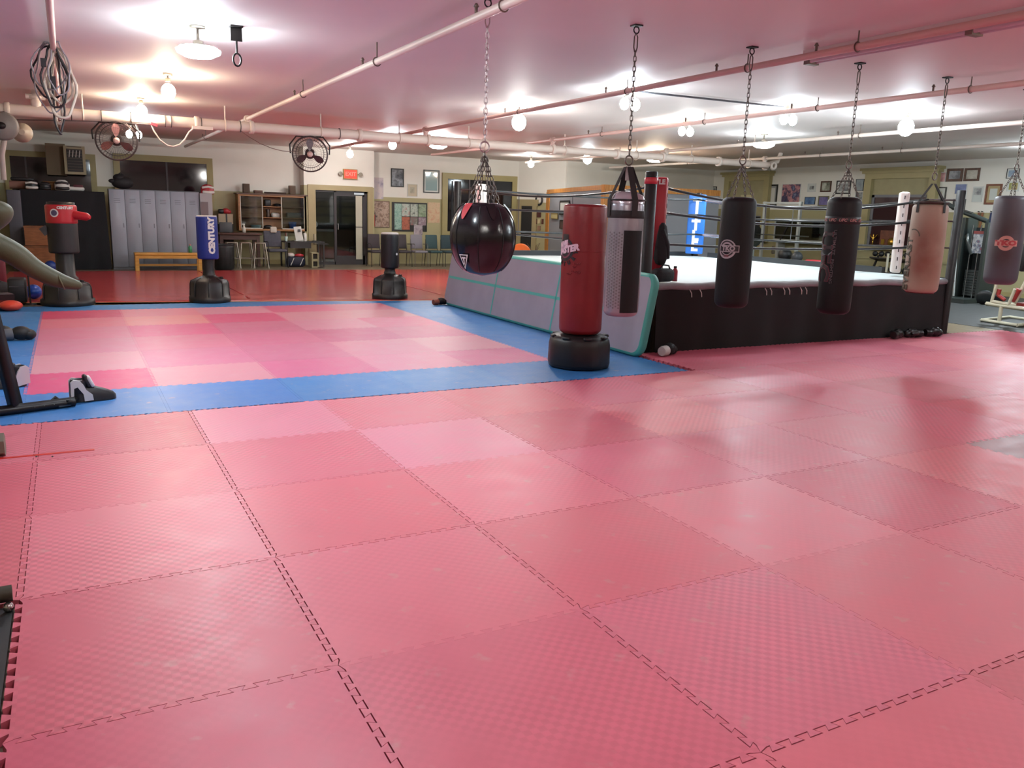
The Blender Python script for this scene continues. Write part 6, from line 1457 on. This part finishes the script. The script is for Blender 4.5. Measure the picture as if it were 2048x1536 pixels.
# --- bench press rack with loaded bar
ws = M('rack_silver', '#b9bfbc', 0.35, 0.5); XK = 16.5
t = thing('bench_press_rack', 'silver uprights of a bench press rack with loaded barbell behind ring', 'weight rack', (XK, 13.5, -0.03))
for yy in (13.83, 12.55):
    MB().box((XK-0.035, yy-0.035, -0.03), (XK+0.035, yy+0.035, 2.08)).build('upright', ws, t)
    MB().box((XK-0.5, yy-0.03, -0.03), (XK+0.4, yy+0.03, 0.04)).build('foot', ws, t)
MB().box((XK-0.03, 12.5, 1.0), (XK+0.03, 13.9, 1.05)).build('cross_bar', ws, t)
MB().box((XK-0.03, 12.5, 2.02), (XK+0.03, 13.9, 2.07)).build('cross_bar', ws, t)
t = thing('barbell', 'barbell with large black plate resting on the bench press rack', 'barbell', (XK-0.08, 13.2, 1.17))
MB().cyl((XK-0.075, 12.1, 1.18), (XK-0.075, 14.3, 1.18), 0.016, n=10).build('bar', M('bar_steel', '#6a706e', 0.3, 0.9), t)
for yy, r in ((14.05, 0.25), (14.12, 0.2)):
    MB().lathe([(0.02, -0.025), (r-0.01, -0.025), (r, -0.018), (r, 0.018), (r-0.01, 0.025), (0.02, 0.025)], (XK-0.075, yy, 1.18), 28, Mx=Matrix.Rotation(PI/2, 4, 'X')).build('plate', M('plate_black', '#202426', 0.4), t)
t = thing('incline_bench', 'dark padded incline bench in the bench press rack', 'bench', (XK-0.6, 13.2, -0.03))
MB().rbox((XK-0.75, 13.2, 1.02), (0.2, 0.3, 0.08), 0.03).build('head_pad', M('pad_darkgreen', '#26302e', 0.5), t)
MB().rbox((XK-1.2, 13.2, 0.75), (0.9, 0.3, 0.08), 0.03, 0, 0, -0.55).build('back_pad', M('pad_darkgreen'), t)
MB().box((XK-1.0, 13.15, -0.03), (XK-0.92, 13.25, 0.78)).build('post', ws, t)
MB().box((XK-1.3, 12.95, -0.03), (XK-1.2, 13.45, 0.03)).build('foot', ws, t)
t = thing('rope_hank', 'braided brown rope hanging on the rack upright', 'rope', (XK-0.2, 13.3, 0.3))
pts = [PX(1546, 492+4*k, XK-0.2) for k in range(5)]
MB().tube(pts, [0.03, 0.045, 0.035, 0.05, 0.04], 7).build('rope_bundle', M('rope_brown', '#5f5647', 0.9), t)
# --- two dark balls and a red pad behind the far ropes
for px, py, r, lab in ((1570, 510, 0.16, 'round black medicine ball behind the far ring edge'), (1594, 514, 0.13, 'dark grey medicine ball next to the black one')):
    c = PX(px, py, 14.2); t = thing('medicine_ball', lab, 'ball', (c.x, c.y, -0.03))
    MB().lathe([(0.16, 0), (0.16, c.z-r+0.03-0.02), (0.13, c.z-r+0.03+0.015)], n=16).build('ball_stand', blk_p, t, world=False)
    MB().sph((0, 0, c.z+0.03), r).build('ball', M('ball_dark_%d' % px, '#17181a' if px < 1580 else '#3c4044', 0.5), t, world=False)
c = PX(1630, 518, 13.0); t = thing('red_pad', 'red padded stool top showing above the far ring edge', 'stool', (c.x, c.y, -0.03))
MB().rbox((0, 0, c.z-0.03), (0.3, 0.3, 0.08), 0.03).build('seat', M('pad_bright_red', '#c0313c', 0.5), t, world=False)
for sx in (-1, 1):
    for sy in (-1, 1): MB().cyl((0.1*sx, 0.1*sy, 0), (0.1*sx, 0.1*sy, c.z-0.06), 0.015, n=6).build('leg', ws, t, world=False)
# --- dumbbell rack
y1, y0, z0, z1 = rectX(1746, 512, 1822, 550, 17.9); XD = 17.9
y0 -= 0.25
t = thing('dumbbell_rack', 'two tier black rack below the window', 'rack', (XD, 0.5*(y0+y1), -0.03)); bs_ = M('black_steel')
for zz in (0.26, 0.66):
    MB().boxc((XD, 0.5*(y0+y1), zz), (0.36, y1-y0, 0.035), 0, 0, 0.25).build('tier', bs_, t)
for yy in (y0+0.04, y1-0.04):
    MB().tube([(XD-0.2, yy, -0.03), (XD-0.1, yy, 0.3), (XD+0.12, yy, 0.75)], 0.03, 6).build('side_frame', bs_, t)
    MB().box((XD-0.3, yy-0.03, -0.03), (XD+0.3, yy+0.03, 0.02)).build('foot', bs_, t)
dbm = M('dumbbell_iron', '#2a2c2e', 0.4, 0.5)
def dumbbell(p, lab, s=1.0):
    t = thing('dumbbell', lab, 'dumbbell', p, 0, 'dumbbells on the two tier rack')
    for q in (-1, 1): MB().sph((0.12*q*s, 0, 0.075*s), (0.06*s, 0.072*s, 0.072*s), 12, 8).build('head', dbm, t, world=False)
    MB().cyl((-0.1*s, 0, 0.075*s), (0.1*s, 0, 0.075*s), 0.017, n=8).build('grip', M('bar_steel'), t, world=False)
n = 7
for k in range(n):
    yy = y0+0.12+(y1-y0-0.24)*k/(n-1)
    dumbbell((XD, yy, 0.73), 'black round-headed dumbbell on the upper tier of the rack', 1.0)
    dumbbell((XD, yy, 0.33), 'black round-headed dumbbell on the lower tier of the rack', 1.08)
# --- things on the window sill
ZS = 0.98; XS = XR-0.11
def onX(px, X): return PX(px, 480, X).y
t = thing('gold_figure', 'gold winged trophy figure on the window sill', 'trophy', (XS, onX(1746, XS), ZS))
MB().lathe([(0.05, 0), (0.05, 0.03), (0.015, 0.05), (0.02, 0.14), (0.03, 0.2), (0.012, 0.25), (0.025, 0.29), (0.001, 0.32)], n=12).build('figure', gold, t, world=False)
for s in (-1, 1): MB().tube([(0, 0.02*s, 0.2), (0, 0.09*s, 0.26), (0, 0.12*s, 0.31)], [0.02, 0.018, 0.008], 6).build('wing', gold, t, world=False)
y1, y0, z0, z1 = rectX(1763, 459, 1806, 490, XS)
t = thing('belt_case', 'brown wooden case with gold plates on the window sill', 'case', (XS, 0.5*(y0+y1), ZS))
MB().box((XS-0.06, y0, ZS), (XS+0.08, y1, ZS+0.42)).build('case_body', wood('case_mahogany', '#5a2a16', '#733a20', (4, 4, 4)), t)
for u in (0.16, 0.82): MB().box((XS-0.07, y1-(y1-y0)*u-0.05, ZS+0.05), (XS-0.06, y1-(y1-y0)*u+0.05, ZS+0.19)).build('gold_plate', gold, t)
t = thing('gold_dome', 'gold domed belt plate standing before the wooden case', 'belt', (XS-0.09, onX(1783, XS-0.09), ZS))
MB().lathe([(0.12, -0.01), (0.12, 0.0), (0.08, 0.03), (0.001, 0.04)], (0, 0, 0.12), 20, Mx=Matrix.Rotation(-PI/2, 4, 'Y')).build('plate', gold, t, world=False)
MB().cyl((0, 0, 0.01), (0, 0, 0.03), 0.02, n=8).build('stand', gold, t, world=False)
# --- small white stanchion by the dumbbells
c = PX(1777, 505, 17.3); t = thing('white_post', 'short white post beside the dumbbell rack', 'post', (17.3, c.y, -0.03))
MB().cyl((0, 0, 0), (0, 0, 0.88), 0.03, n=12).build('pole', M('post_white', '#d0ccb8', 0.5), t, world=False)
MB().lathe([(0.12, 0), (0.12, 0.02), (0.03, 0.03)], n=16).build('foot', M('post_white'), t, world=False)
# --- cable machine
XM = 16.1; dkm = M('machine_dark', '#2b3230', 0.45, 0.2)
def mx(px, py, X=XM): return PX(px, py, X)
t = thing('cable_machine', 'dark cable weight machine tower beside the right ring post', 'exercise machine', (XM, 7.3, -0.03))
ya, yb = mx(1972, 500).y, mx(1925, 500).y
MB().box((XM-0.05, ya, -0.03), (XM+0.45, ya+0.07, 1.66)).build('side_panel', dkm, t)
MB().box((XM+0.38, ya+0.07, -0.03), (XM+0.45, yb, 1.55)).build('back_panel', M('machine_black', '#1a1f20', 0.5), t)
MB().box((XM-0.05, yb, -0.03), (XM+0.4, yb+0.06, 1.75)).build('side_panel', dkm, t)
MB().tube([(XM, yb+0.5, 2.03), (XM, yb+0.2, 1.9), (XM, ya+0.05, 1.68)], 0.05, 8).build('top_arm', dkm, t)
MB().tube([(XM-0.1, yb+0.25, 1.95), (XM-0.15, ya+0.3, 1.84)], 0.02, 6).build('lat_bar', M('bar_steel'), t)
for k in range(10): MB().box((XM+0.1, ya+0.12, 0.12+0.055*k), (XM+0.32, yb-0.06, 0.165+0.055*k)).build('weight_plate', M('plate_grey', '#3f4544', 0.4, 0.3), t)
for yy in (ya+0.2, yb-0.14): MB().cyl((XM+0.05, yy, 0.0), (XM+0.05, yy, 1.6), 0.014, n=8).build('guide_rod', M('rod_chrome', '#9aa2a2', 0.2, 0.9), t)
MB().box((XM+0.02, ya+0.09, 1.02), (XM+0.03, ya+0.33, 1.42)).build('instruction_sheet', art('art_chart', ['#b9c2c8', '#d4d6d8', '#6a7a90', '#a83a3a'], 12), t)
MB().box((XM+0.015, ya+0.09, 1.42), (XM+0.03, ya+0.33, 1.48)).build('chart_header', M('chart_red', '#8a3a38', 0.5), t)
MB().cyl((XM-0.12, yb-0.02, 0.1), (XM-0.3, yb-0.06, 1.2), 0.02, n=8).build('lever', M('lever_white', '#c0c4c0', 0.4), t)
MB().tube([(XM-0.1, yb-0.1, 1.35), (XM-0.2, yb-0.2, 1.4), (XM-0.2, ya+0.3, 1.25), (XM-0.1, ya+0.25, 1.0)], 0.03, 8).build('press_arm', M('bar_steel'), t)
MB().box((XM-0.5, ya, -0.03), (XM+0.45, yb+0.06, 0.08)).build('base_frame', dkm, t)
for k, (dx, dy, r) in enumerate(((-0.2, -0.25, 0.16), (0.05, -0.35, 0.13))):
    t = thing('weight_plate', ['black weight plate leaning at the cable machine foot', 'smaller black weight plate lying past the cable machine'][k], 'weight plate', (XM+dx, ya+dy, -0.03))
    MB().lathe([(0.03, -0.02), (r, -0.02), (r, 0.02), (0.03, 0.02)], (0, 0, r+0.01), 20, Mx=Matrix.Rotation(0.5, 4, 'Z') @ Matrix.Rotation(PI/2-0.35, 4, 'Y')).build('plate', M('plate_black'), t, world=False)
    MB().torus((0, 0, r+0.01), r*0.8, 0.012, Matrix.Rotation(0.5, 4, 'Z') @ Matrix.Rotation(PI/2-0.35, 4, 'Y'), 20, 6).build('plate_rim', M('plate_black'), t, world=False)
# --- straps hung on the wall
for px, c, lab in ((1957, '#7a4a34', 'brown jump rope hung on the wall near the machine'), (1964, '#8a5a3c', 'second brown jump rope hung on the wall'), (1982, '#2c3a5c', 'dark blue strap hung on the wall beside the grey bag')):
    v = PX(px, 425, XR-0.03); t = thing('hung_strap', lab, 'strap', (XR-0.03, v.y, v.z-0.6))
    MB().boxc((XR-0.03, v.y, v.z-0.28), (0.02, 0.05, 0.56), 0, 0.06).build('strap', M('strap_'+c[1:], c, 0.7), t)
    MB().cyl((XR, v.y, v.z+0.02), (XR-0.06, v.y, v.z+0.03), 0.01, n=6).build('peg', bs_, t)
# --- white weight bench
wb = M('bench_white', '#d8d2b8', 0.4); rp_ = M('bench_red', '#b03a36', 0.45)
t = thing('weight_bench', 'white framed weight bench with red adjusters near the right ring post', 'weight bench', (13.0, 4.4, -0.03))
def bp(px, py, X): return PX(px, py, X)
f0, f1 = bp(1962, 641, 12.85), bp(2034, 653, 12.75)
f0.z = f1.z = 0.02
MB().tube([f0, f1], 0.03, 4).build('foot_rail', wb, t)
f2 = Vector((13.8, f1.y+0.1, 0.02)); MB().tube([f1, f2], 0.03, 4).build('base_beam', wb, t)
f3 = Vector((13.9, f0.y+0.15, 0.02)); MB().tube([f0, f3], 0.025, 4).build('base_beam', wb, t)
MB().tube([f2, f3], 0.025, 4).build('foot_rail', wb, t)
s0 = bp(1972, 607, 12.85); s1 = bp(2048, 618, 12.85); s1 = s0+(s1-s0)*1.6
MB().tube([s0, s1], 0.035, 4).build('seat_rail', wb, t)
MB().tube([Vector((13.25, s0.y+0.1, s0.z)), s1+Vector((0.5, 0.15, 0))], 0.03, 4).build('seat_rail', wb, t)
a = bp(1998, 643, 12.85); b_ = bp(2003, 612, 12.85); a.z = 0.05
MB().tube([a, b_], 0.035, 4).build('post', wb, t)
for (pa, pb) in (((1983, 604), (1995, 563)), ((2017, 609), (2030, 578))):
    MB().tube([bp(*pa, 12.85), bp(*pb, 12.85)], 0.028, 4).build('notched_arm', wb, t)
MB().tube([bp(1984, 603, 12.85), bp(2018, 609, 12.85)], 0.03, 4).build('cross_piece', wb, t)
MB().tube([bp(1999, 578, 12.9), bp(1996, 590, 12.9)], 0.035, 5).build('adjuster', rp_, t)
MB().tube([bp(1996, 590, 12.9), bp(2010, 600, 12.9)], 0.03, 5).build('adjuster', rp_, t)
MB().tube([bp(2024, 602, 12.9), bp(2038, 578, 12.9)], 0.045, 6).build('adjuster', rp_, t)
MB().tube([bp(2028, 606, 13.0), bp(2048, 572, 13.0), bp(2070, 530, 13.0)], 0.04, 4).build('back_frame', wb, t)
q = bp(2046, 614, 13.1); MB().rbox((q.x+0.1, q.y-0.25, q.z+0.03), (0.3, 0.7, 0.07), 0.025).build('seat_pad', rp_, t)
q = bp(2060, 500, 13.1); MB().rbox((q.x+0.05, q.y, q.z), (0.3, 0.2, 0.7), 0.03, 0, 0.35).build('back_pad', M('pad_black_gear'), t)
# ================================================================ LEFT SIDE
# --- grappling dummy: one skinned body standing just at the picture's edge
t = thing('grappling_dummy', 'olive green faceless grappling dummy with one arm stretched forward', 'training dummy', (-1.42, 2.55, 0))
YG = 2.6
J = {'pelvis': ((-1.46, 2.55, 0.86), 0.135), 'waist': ((-1.44, 2.56, 1.0), 0.13), 'chest': ((-1.36, 2.58, 1.17), 0.14), 'upper': ((-1.27, 2.6, 1.28), 0.11), 'neck': ((-1.165, 2.6, 1.375), 0.052),
     'jaw': ((-1.125, 2.6, 1.43), 0.085), 'head': ((-1.105, 2.6, 1.482), 0.105), 'crown': ((-1.09, 2.6, 1.545), 0.07),
     'shR': ((-1.13, 2.55, 1.275), 0.088), 'uaR': ((-1.04, 2.55, 1.22), 0.082), 'elR': ((-0.93, 2.55, 1.115), 0.066), 'faR': ((-0.83, 2.55, 1.055), 0.062), 'wrR': ((-0.765, 2.55, 1.03), 0.048), 'haR': ((-0.71, 2.55, 1.015), 0.038), 'fiR': ((-0.665, 2.55, 1.0), 0.022),
     'shL': ((-1.42, 2.72, 1.27), 0.085), 'elL': ((-1.5, 2.82, 1.03), 0.062), 'haL': ((-1.48, 2.75, 0.8), 0.045), 'fiL': ((-1.47, 2.72, 0.7), 0.03),
     'hipR': ((-1.42, 2.46, 0.82), 0.1), 'knR': ((-1.42, 2.44, 0.46), 0.072), 'anR': ((-1.44, 2.46, 0.1), 0.05), 'toR': ((-1.42, 2.36, 0.045), 0.04),
     'hipL': ((-1.52, 2.65, 0.82), 0.1), 'knL': ((-1.54, 2.66, 0.46), 0.072), 'anL': ((-1.56, 2.68, 0.1), 0.05), 'toL': ((-1.55, 2.58, 0.045), 0.04)}
Ed = [('pelvis', 'waist'), ('waist', 'chest'), ('chest', 'upper'), ('upper', 'neck'), ('neck', 'jaw'), ('jaw', 'head'), ('head', 'crown'), ('upper', 'shR'), ('shR', 'uaR'), ('uaR', 'elR'), ('elR', 'faR'), ('faR', 'wrR'), ('wrR', 'haR'), ('haR', 'fiR'),
      ('upper', 'shL'), ('shL', 'elL'), ('elL', 'haL'), ('haL', 'fiL'), ('pelvis', 'hipR'), ('hipR', 'knR'), ('knR', 'anR'), ('anR', 'toR'), ('pelvis', 'hipL'), ('hipL', 'knL'), ('knL', 'anL'), ('anL', 'toL')]
names = list(J); me = bpy.data.meshes.new('dummy_body'); base = Vector((-1.42, 2.55, 0))
me.from_pydata([tuple(Vector(J[n][0])-base) for n in names], [(names.index(a), names.index(b)) for a, b in Ed], [])
ob = bpy.data.objects.new('dummy_body', me); COL.objects.link(ob)
md = ob.modifiers.new('skin', 'SKIN'); md.use_smooth_shade = True
for i, n in enumerate(names): r = J[n][1]; me.skin_vertices[0].data[i].radius = (r, r)
me.skin_vertices[0].data[0].use_root = True
sb = ob.modifiers.new('subsurf', 'SUBSURF'); sb.levels = 2; sb.render_levels = 2
dg = bpy.context.evaluated_depsgraph_get(); me2 = bpy.data.meshes.new_from_object(ob.evaluated_get(dg))
bpy.data.objects.remove(ob); me2.name = 'dummy_body'
me2.materials.clear(); me2.materials.append(M('dummy_olive', '#47462f', 0.6, var=0.08, vs=6, bump=0.08, bs=200))
for p in me2.polygons: p.use_smooth = True
body = bpy.data.objects.new('dummy_body', me2); COL.objects.link(body); body.parent = t
MB().torus((-0.79, 2.55, 1.04), 0.056, 0.006, Matrix.Rotation(PI/2-0.3, 4, 'Y'), 18, 5).build('wrist_seam', M('seam_olive', '#55543a', 0.6), t)
# --- black steel stand on the blue mats
blks = M('stand_black', '#171316', 0.4, 0.3)
t = thing('steel_stand', 'black steel stand with slanting post and long foot on blue mats', 'stand', (-1.15, 3.38, 0))
a = PZ(0, 832); b = PZ(150, 812); d = (b-a).normalized(); a = a-d*0.6
MB().tube([a+Vector((0, 0, 0.032)), b+Vector((0, 0, 0.032))], 0.042, 4).build('foot_beam', blks, t)
p0 = PZ(32, 826); p0.z = 0.06; p1 = PY(-6, 668, p0.y-0.02); p2 = p0+(p1-p0)*1.5
MB().tube([p0, p2], 0.05, 4).build('post', blks, t)
for k in range(3):
    c = a+(b-a)*(0.75+0.06*k)+Vector((0, -0.03, 0.035)); MB().sph(c, 0.008, 8, 6).build('bolt', M('bar_steel'), t)
MB().boxc(p2, (0.3, 0.16, 0.04), 0.3).build('top_plate', blks, t)
# strap lying round the foot
t = thing('buckled_strap', 'black buckled strap lying over the end of the stand foot', 'strap', (b.x, b.y, 0))
q = [PZ(x, y) for x, y in ((100, 812), (112, 806), (126, 812), (140, 815), (150, 806), (158, 800))]
MB().tube([v+Vector((0, -0.03, 0.03+0.02*(i % 2))) for i, v in enumerate(q)], 0.016, 5).build('strap', M('strap_black'), t)
c = PZ(128, 812); MB().rbox((c.x, c.y-0.06, 0.02), (0.09, 0.05, 0.018), 0.006, 0.4).build('buckle', M('bar_steel'), t)
# --- sparring boots
def boot(p, rz, lab, s=1.0):
    t = thing('sparring_boot', lab, 'foot guard', p, rz, 'sparring boots on the blue mats')
    sole = [(-0.1, 0.045), (-0.05, 0.05), (0.05, 0.048), (0.14, 0.05), (0.19, 0.035), (0.21, 0.008)]
    hs = [0.11, 0.125, 0.12, 0.085, 0.06, 0.035]; vs = []
    for (x, w), h in zip(sole, hs):
        for k in range(9): a = PI*k/8; vs.append((x*s, w*math.cos(a)*s, (0.004+h*math.sin(a)**0.7)*s))
    fs = [(i*9+k, i*9+k+1, (i+1)*9+k+1, (i+1)*9+k) for i in range(5) for k in range(8)]+[tuple(range(9)), tuple(range(45, 54))[::-1]]
    MB().add(vs, fs, True).build('foot_shell', M('foam_black', '#1c1c20', 0.5), t, world=False)
    fw = M('foam_white', '#d8d4d2', 0.5); fb = M('foam_black')
    MB().lathe([(0.05*s, 0.07*s), (0.056*s, 0.09*s), (0.058*s, 0.17*s), (0.05*s, 0.185*s), (0.042*s, 0.17*s), (0.04*s, 0.1*s)], (-0.06*s, 0, 0), 20, sx=1.05, sy=0.95).build('ankle_cuff', fb, t, world=False)
    def slab_(pts, y, th, nm, mt):
        MB().prism([(p[0]*s, y*s, p[1]*s) for p in pts], (0, th*s, 0)).build(nm, mt, t, world=False)
    slab_([(-0.125, 0.03), (-0.122, 0.17), (-0.10, 0.19), (-0.055, 0.18), (-0.03, 0.145), (-0.012, 0.10), (0.03, 0.06), (0.035, 0.015), (-0.03, 0.012), (-0.035, 0.07), (-0.075, 0.13), (-0.10, 0.12), (-0.105, 0.03)], -0.068, 0.02, 'white_panel', fw)
    slab_([(-0.125, 0.03), (-0.122, 0.17), (-0.10, 0.19), (-0.055, 0.18), (-0.03, 0.145), (-0.012, 0.10), (0.03, 0.06), (0.035, 0.015), (-0.03, 0.012)], 0.05, 0.015, 'white_panel', fw)
    MB().rbox((0.0, 0.0, 0.165*s), (0.035*s, 0.075*s, 0.11*s), 0.015*s, 0, 0, -0.35).build('tongue', fb, t, world=False)
    MB().rbox((0.026*s, 0.0, 0.16*s), (0.03*s, 0.08*s, 0.1*s), 0.014*s, 0, 0, -0.4).build('instep_pad', fw, t, world=False)
    return t
a = PZ(176, 803); boot((a.x, a.y+0.03, 0.0), 0.12, 'white and black sparring boot at the end of the stand foot', 0.98)
a = PZ(30, 776); boot((a.x-0.02, a.y+0.05, 0.0), -2.7, 'white and black sparring boot behind the slanting post', 0.95)
a = PZ(34, 682); glove((a.x-0.02, a.y+0.05, 0.0), 0.0, 'black open-finger glove lying on the blue mats', 1.25, M('glove_black', '#101114', 0.6), M('cuff_grey', '#55565c', 0.6))
a = PZ(14, 680); glove((a.x-0.1, a.y+0.12, 0.0), 0.3, 'black glove half hidden behind another on the blue mats', 1.15, M('glove_black'))
# --- balls and odds at the far left
for px, py, Y, r, c, lab in ((67, 580, 11.3, 0.115, '#1d4aa8', 'shiny blue ball on the floor left of the red-topped bag'), (101, 534, 16.9, 0.12, '#16357f', 'dark blue ball behind the red-topped bag')):
    v = PY(px, py, Y); t = thing('exercise_ball', lab, 'ball', (v.x, Y, 0.013))
    MB().sph((0, 0, r), r, 24, 14).build('ball', M('ball_'+c[1:], c, 0.3), t, world=False)
    MB().lathe([(0.012, 0.0), (0.012, 0.004), (0.001, 0.006)], (0, -r*0.3, 2*r*0.97), 10).build('valve', blk_p, t, world=False)
v = PY(30, 570, 10.9); t = thing('black_step_box', 'black step box standing behind the dummy arm', 'box', (v.x, 11.0, 0))
x0, x1, z0, z1 = rectY(14, 545, 52, 592, 10.75)
MB().rbox((0.5*(x0+x1), 10.95, 0.195), (x1-x0, 0.35, 0.36), 0.03).build('box_body', blk_p, t)
MB().box((x0+0.02, 10.765, 0.25), (x1-0.02, 10.775, 0.27)).build('grip_slot', M('grip_grey', '#3a3a40', 0.6), t)
v = PY(57, 560, 10.6); t = thing('thin_pole', 'thin dark upright pole beside the blue ball', 'pole', (v.x, 10.6, 0))
MB().cyl((v.x, 10.6, 0), (v.x, 10.6, 0.75), 0.012, n=8).build('pole', M('black_steel'), t)
MB().lathe([(0.08, 0), (0.08, 0.015), (0.02, 0.02)], (v.x, 10.6, 0), 16).build('foot', M('black_steel'), t)
a = PZ(22, 622); t = thing('focus_mitt', 'orange-red padded mitt lying on the blue mats', 'mitt', (a.x, a.y, 0))
MB().sph((0, 0.05, 0.07), (0.15, 0.16, 0.075), 20, 10).build('mitt_pad', M('mitt_orange', '#d8452f', 0.45), t, world=False)
MB().rbox((-0.1, 0.1, 0.05), (0.24, 0.26, 0.09), 0.035).build('mitt_back', blk_p, t, world=False)
v = PY(8, 598, 11.5); t = thing('grey_floor_bag', 'dark grey bag slumped at the edge of the blue mats', 'bag', (v.x-0.1, 11.6, 0.013))
MB().sph((0, 0, 0.13), (0.24, 0.2, 0.14), 18, 10).build('bag_body', M('bag_grey', '#2f2f33', 0.8), t, world=False)
MB().tube([(-0.1, -0.05, 0.24), (0, -0.06, 0.31), (0.1, -0.05, 0.24)], 0.012, 6).build('bag_handle', blk_p, t, world=False)
v = PY(2, 555, 12.5); t = thing('maroon_pad', 'maroon kicking shield propped at the far left', 'kick shield', (v.x-0.1, 12.6, 0.013))
MB().rbox((0, 0, 0.36), (0.35, 0.14, 0.7), 0.05).build('shield_body', M('shield_maroon', '#7c2a38', 0.5), t, world=False)
MB().tube([(-0.08, -0.08, 0.25), (-0.08, -0.11, 0.36), (-0.08, -0.08, 0.47)], 0.012, 6).build('strap', blk_p, t, world=False)
# --- hex dumbbell and chrome bolt at the left edge of the red mats
a = PZ(4, 912); t = thing('hex_dumbbell', 'grey hexagonal dumbbell head at the edge of the red mats', 'dumbbell', (a.x-0.06, a.y+0.02, 0))
hx = M('hex_grey', '#6d6659', 0.55)
def hexa(cx): 
    return MB().prism([(cx, 0.075*math.cos(PI/3*k+PI/6), 0.066+0.075*math.sin(PI/3*k+PI/6)) for k in range(6)], (0.1, 0, 0))
hexa(-0.02).build('hex_head', hx, t, world=False); hexa(-0.3).build('hex_head', hx, t, world=False)
MB().cyl((-0.2, 0, 0.066), (-0.02, 0, 0.066), 0.017, n=10).build('grip', M('bar_steel'), t, world=False)
a, b = PZ(0, 917), PZ(190, 910); t = thing('red_tape', 'strip of bright red tape along a mat seam', 'tape', ((a.x+b.x)/2, a.y, 0))
m = MB(); w = 0.018
m.box((a.x-0.3, a.y-w, 0.0003), (b.x, a.y+w*0.6, 0.0022)); m.build('tape_strip', M('tape_red', '#cf2f22', 0.35), t)
for px in (73, 105): c = PZ(px, 914); MB().sph((c.x, c.y, 0.003), 0.006, 8, 6).build('rivet', M('bar_steel'), t)
a = PZ(10, 1205); t = thing('steel_frame_foot', 'olive steel beam end poking in at the edge of the red mats', 'beam', (a.x-0.1, a.y, -0.014))
b = PZ(38, 1198, 0.02); MB().tube([b+Vector((-0.6, -0.02, 0.03)), b+Vector((-0.02, 0.0, 0.03))], 0.035, 4).build('beam', M('steel_olive', '#3c3a2e', 0.5), t)
c = PZ(17, 1216, 0.0); MB().sph((c.x, c.y, 0.004), 0.02, 12, 8).build('foil_ball', M('foil', '#b8b8b8', 0.2, 0.9), t)
# --- hanging fan head seen edge-on at the far left
c = PY(6, 252, 10.6); t = thing('fan_head', 'grey fan head hanging at the far left under the main pipe', 'fan', c)
gm = M('fan_grey', '#7a7672', 0.5)
MB().lathe([(0.02, -0.06), (0.17, -0.05), (0.2, 0), (0.17, 0.05), (0.02, 0.06)], c, 24, Mx=Matrix.Rotation(PI/2, 4, 'X')).build('fan_shell', gm, t)
MB().sph(c+Vector((-0.02, -0.07, 0.0)), (0.06, 0.03, 0.05), 14, 8).build('hub', M('black_steel'), t)
MB().lathe([(0.12, -0.1), (0.14, 0), (0.08, 0.12), (0.04, 0.16)], c+Vector((0.22, 0.25, -0.06)), 20, Mx=Matrix.Rotation(PI/2, 4, 'X')).build('motor_cowl', M('cowl_cream', '#a89c8a', 0.5), t)
MB().cyl(c+Vector((0, 0, 0.18)), (c.x, c.y+0.5, 2.78), 0.02, n=8).build('hanger_arm', M('black_steel'), t)
MB().tube([c+Vector((0, 0.05, -0.18)), PY(4, 310, 10.6), PY(8, 360, 10.6)], 0.035, 8).build('cloth_strip', M('cloth_white', '#a59c98', 0.9), t)
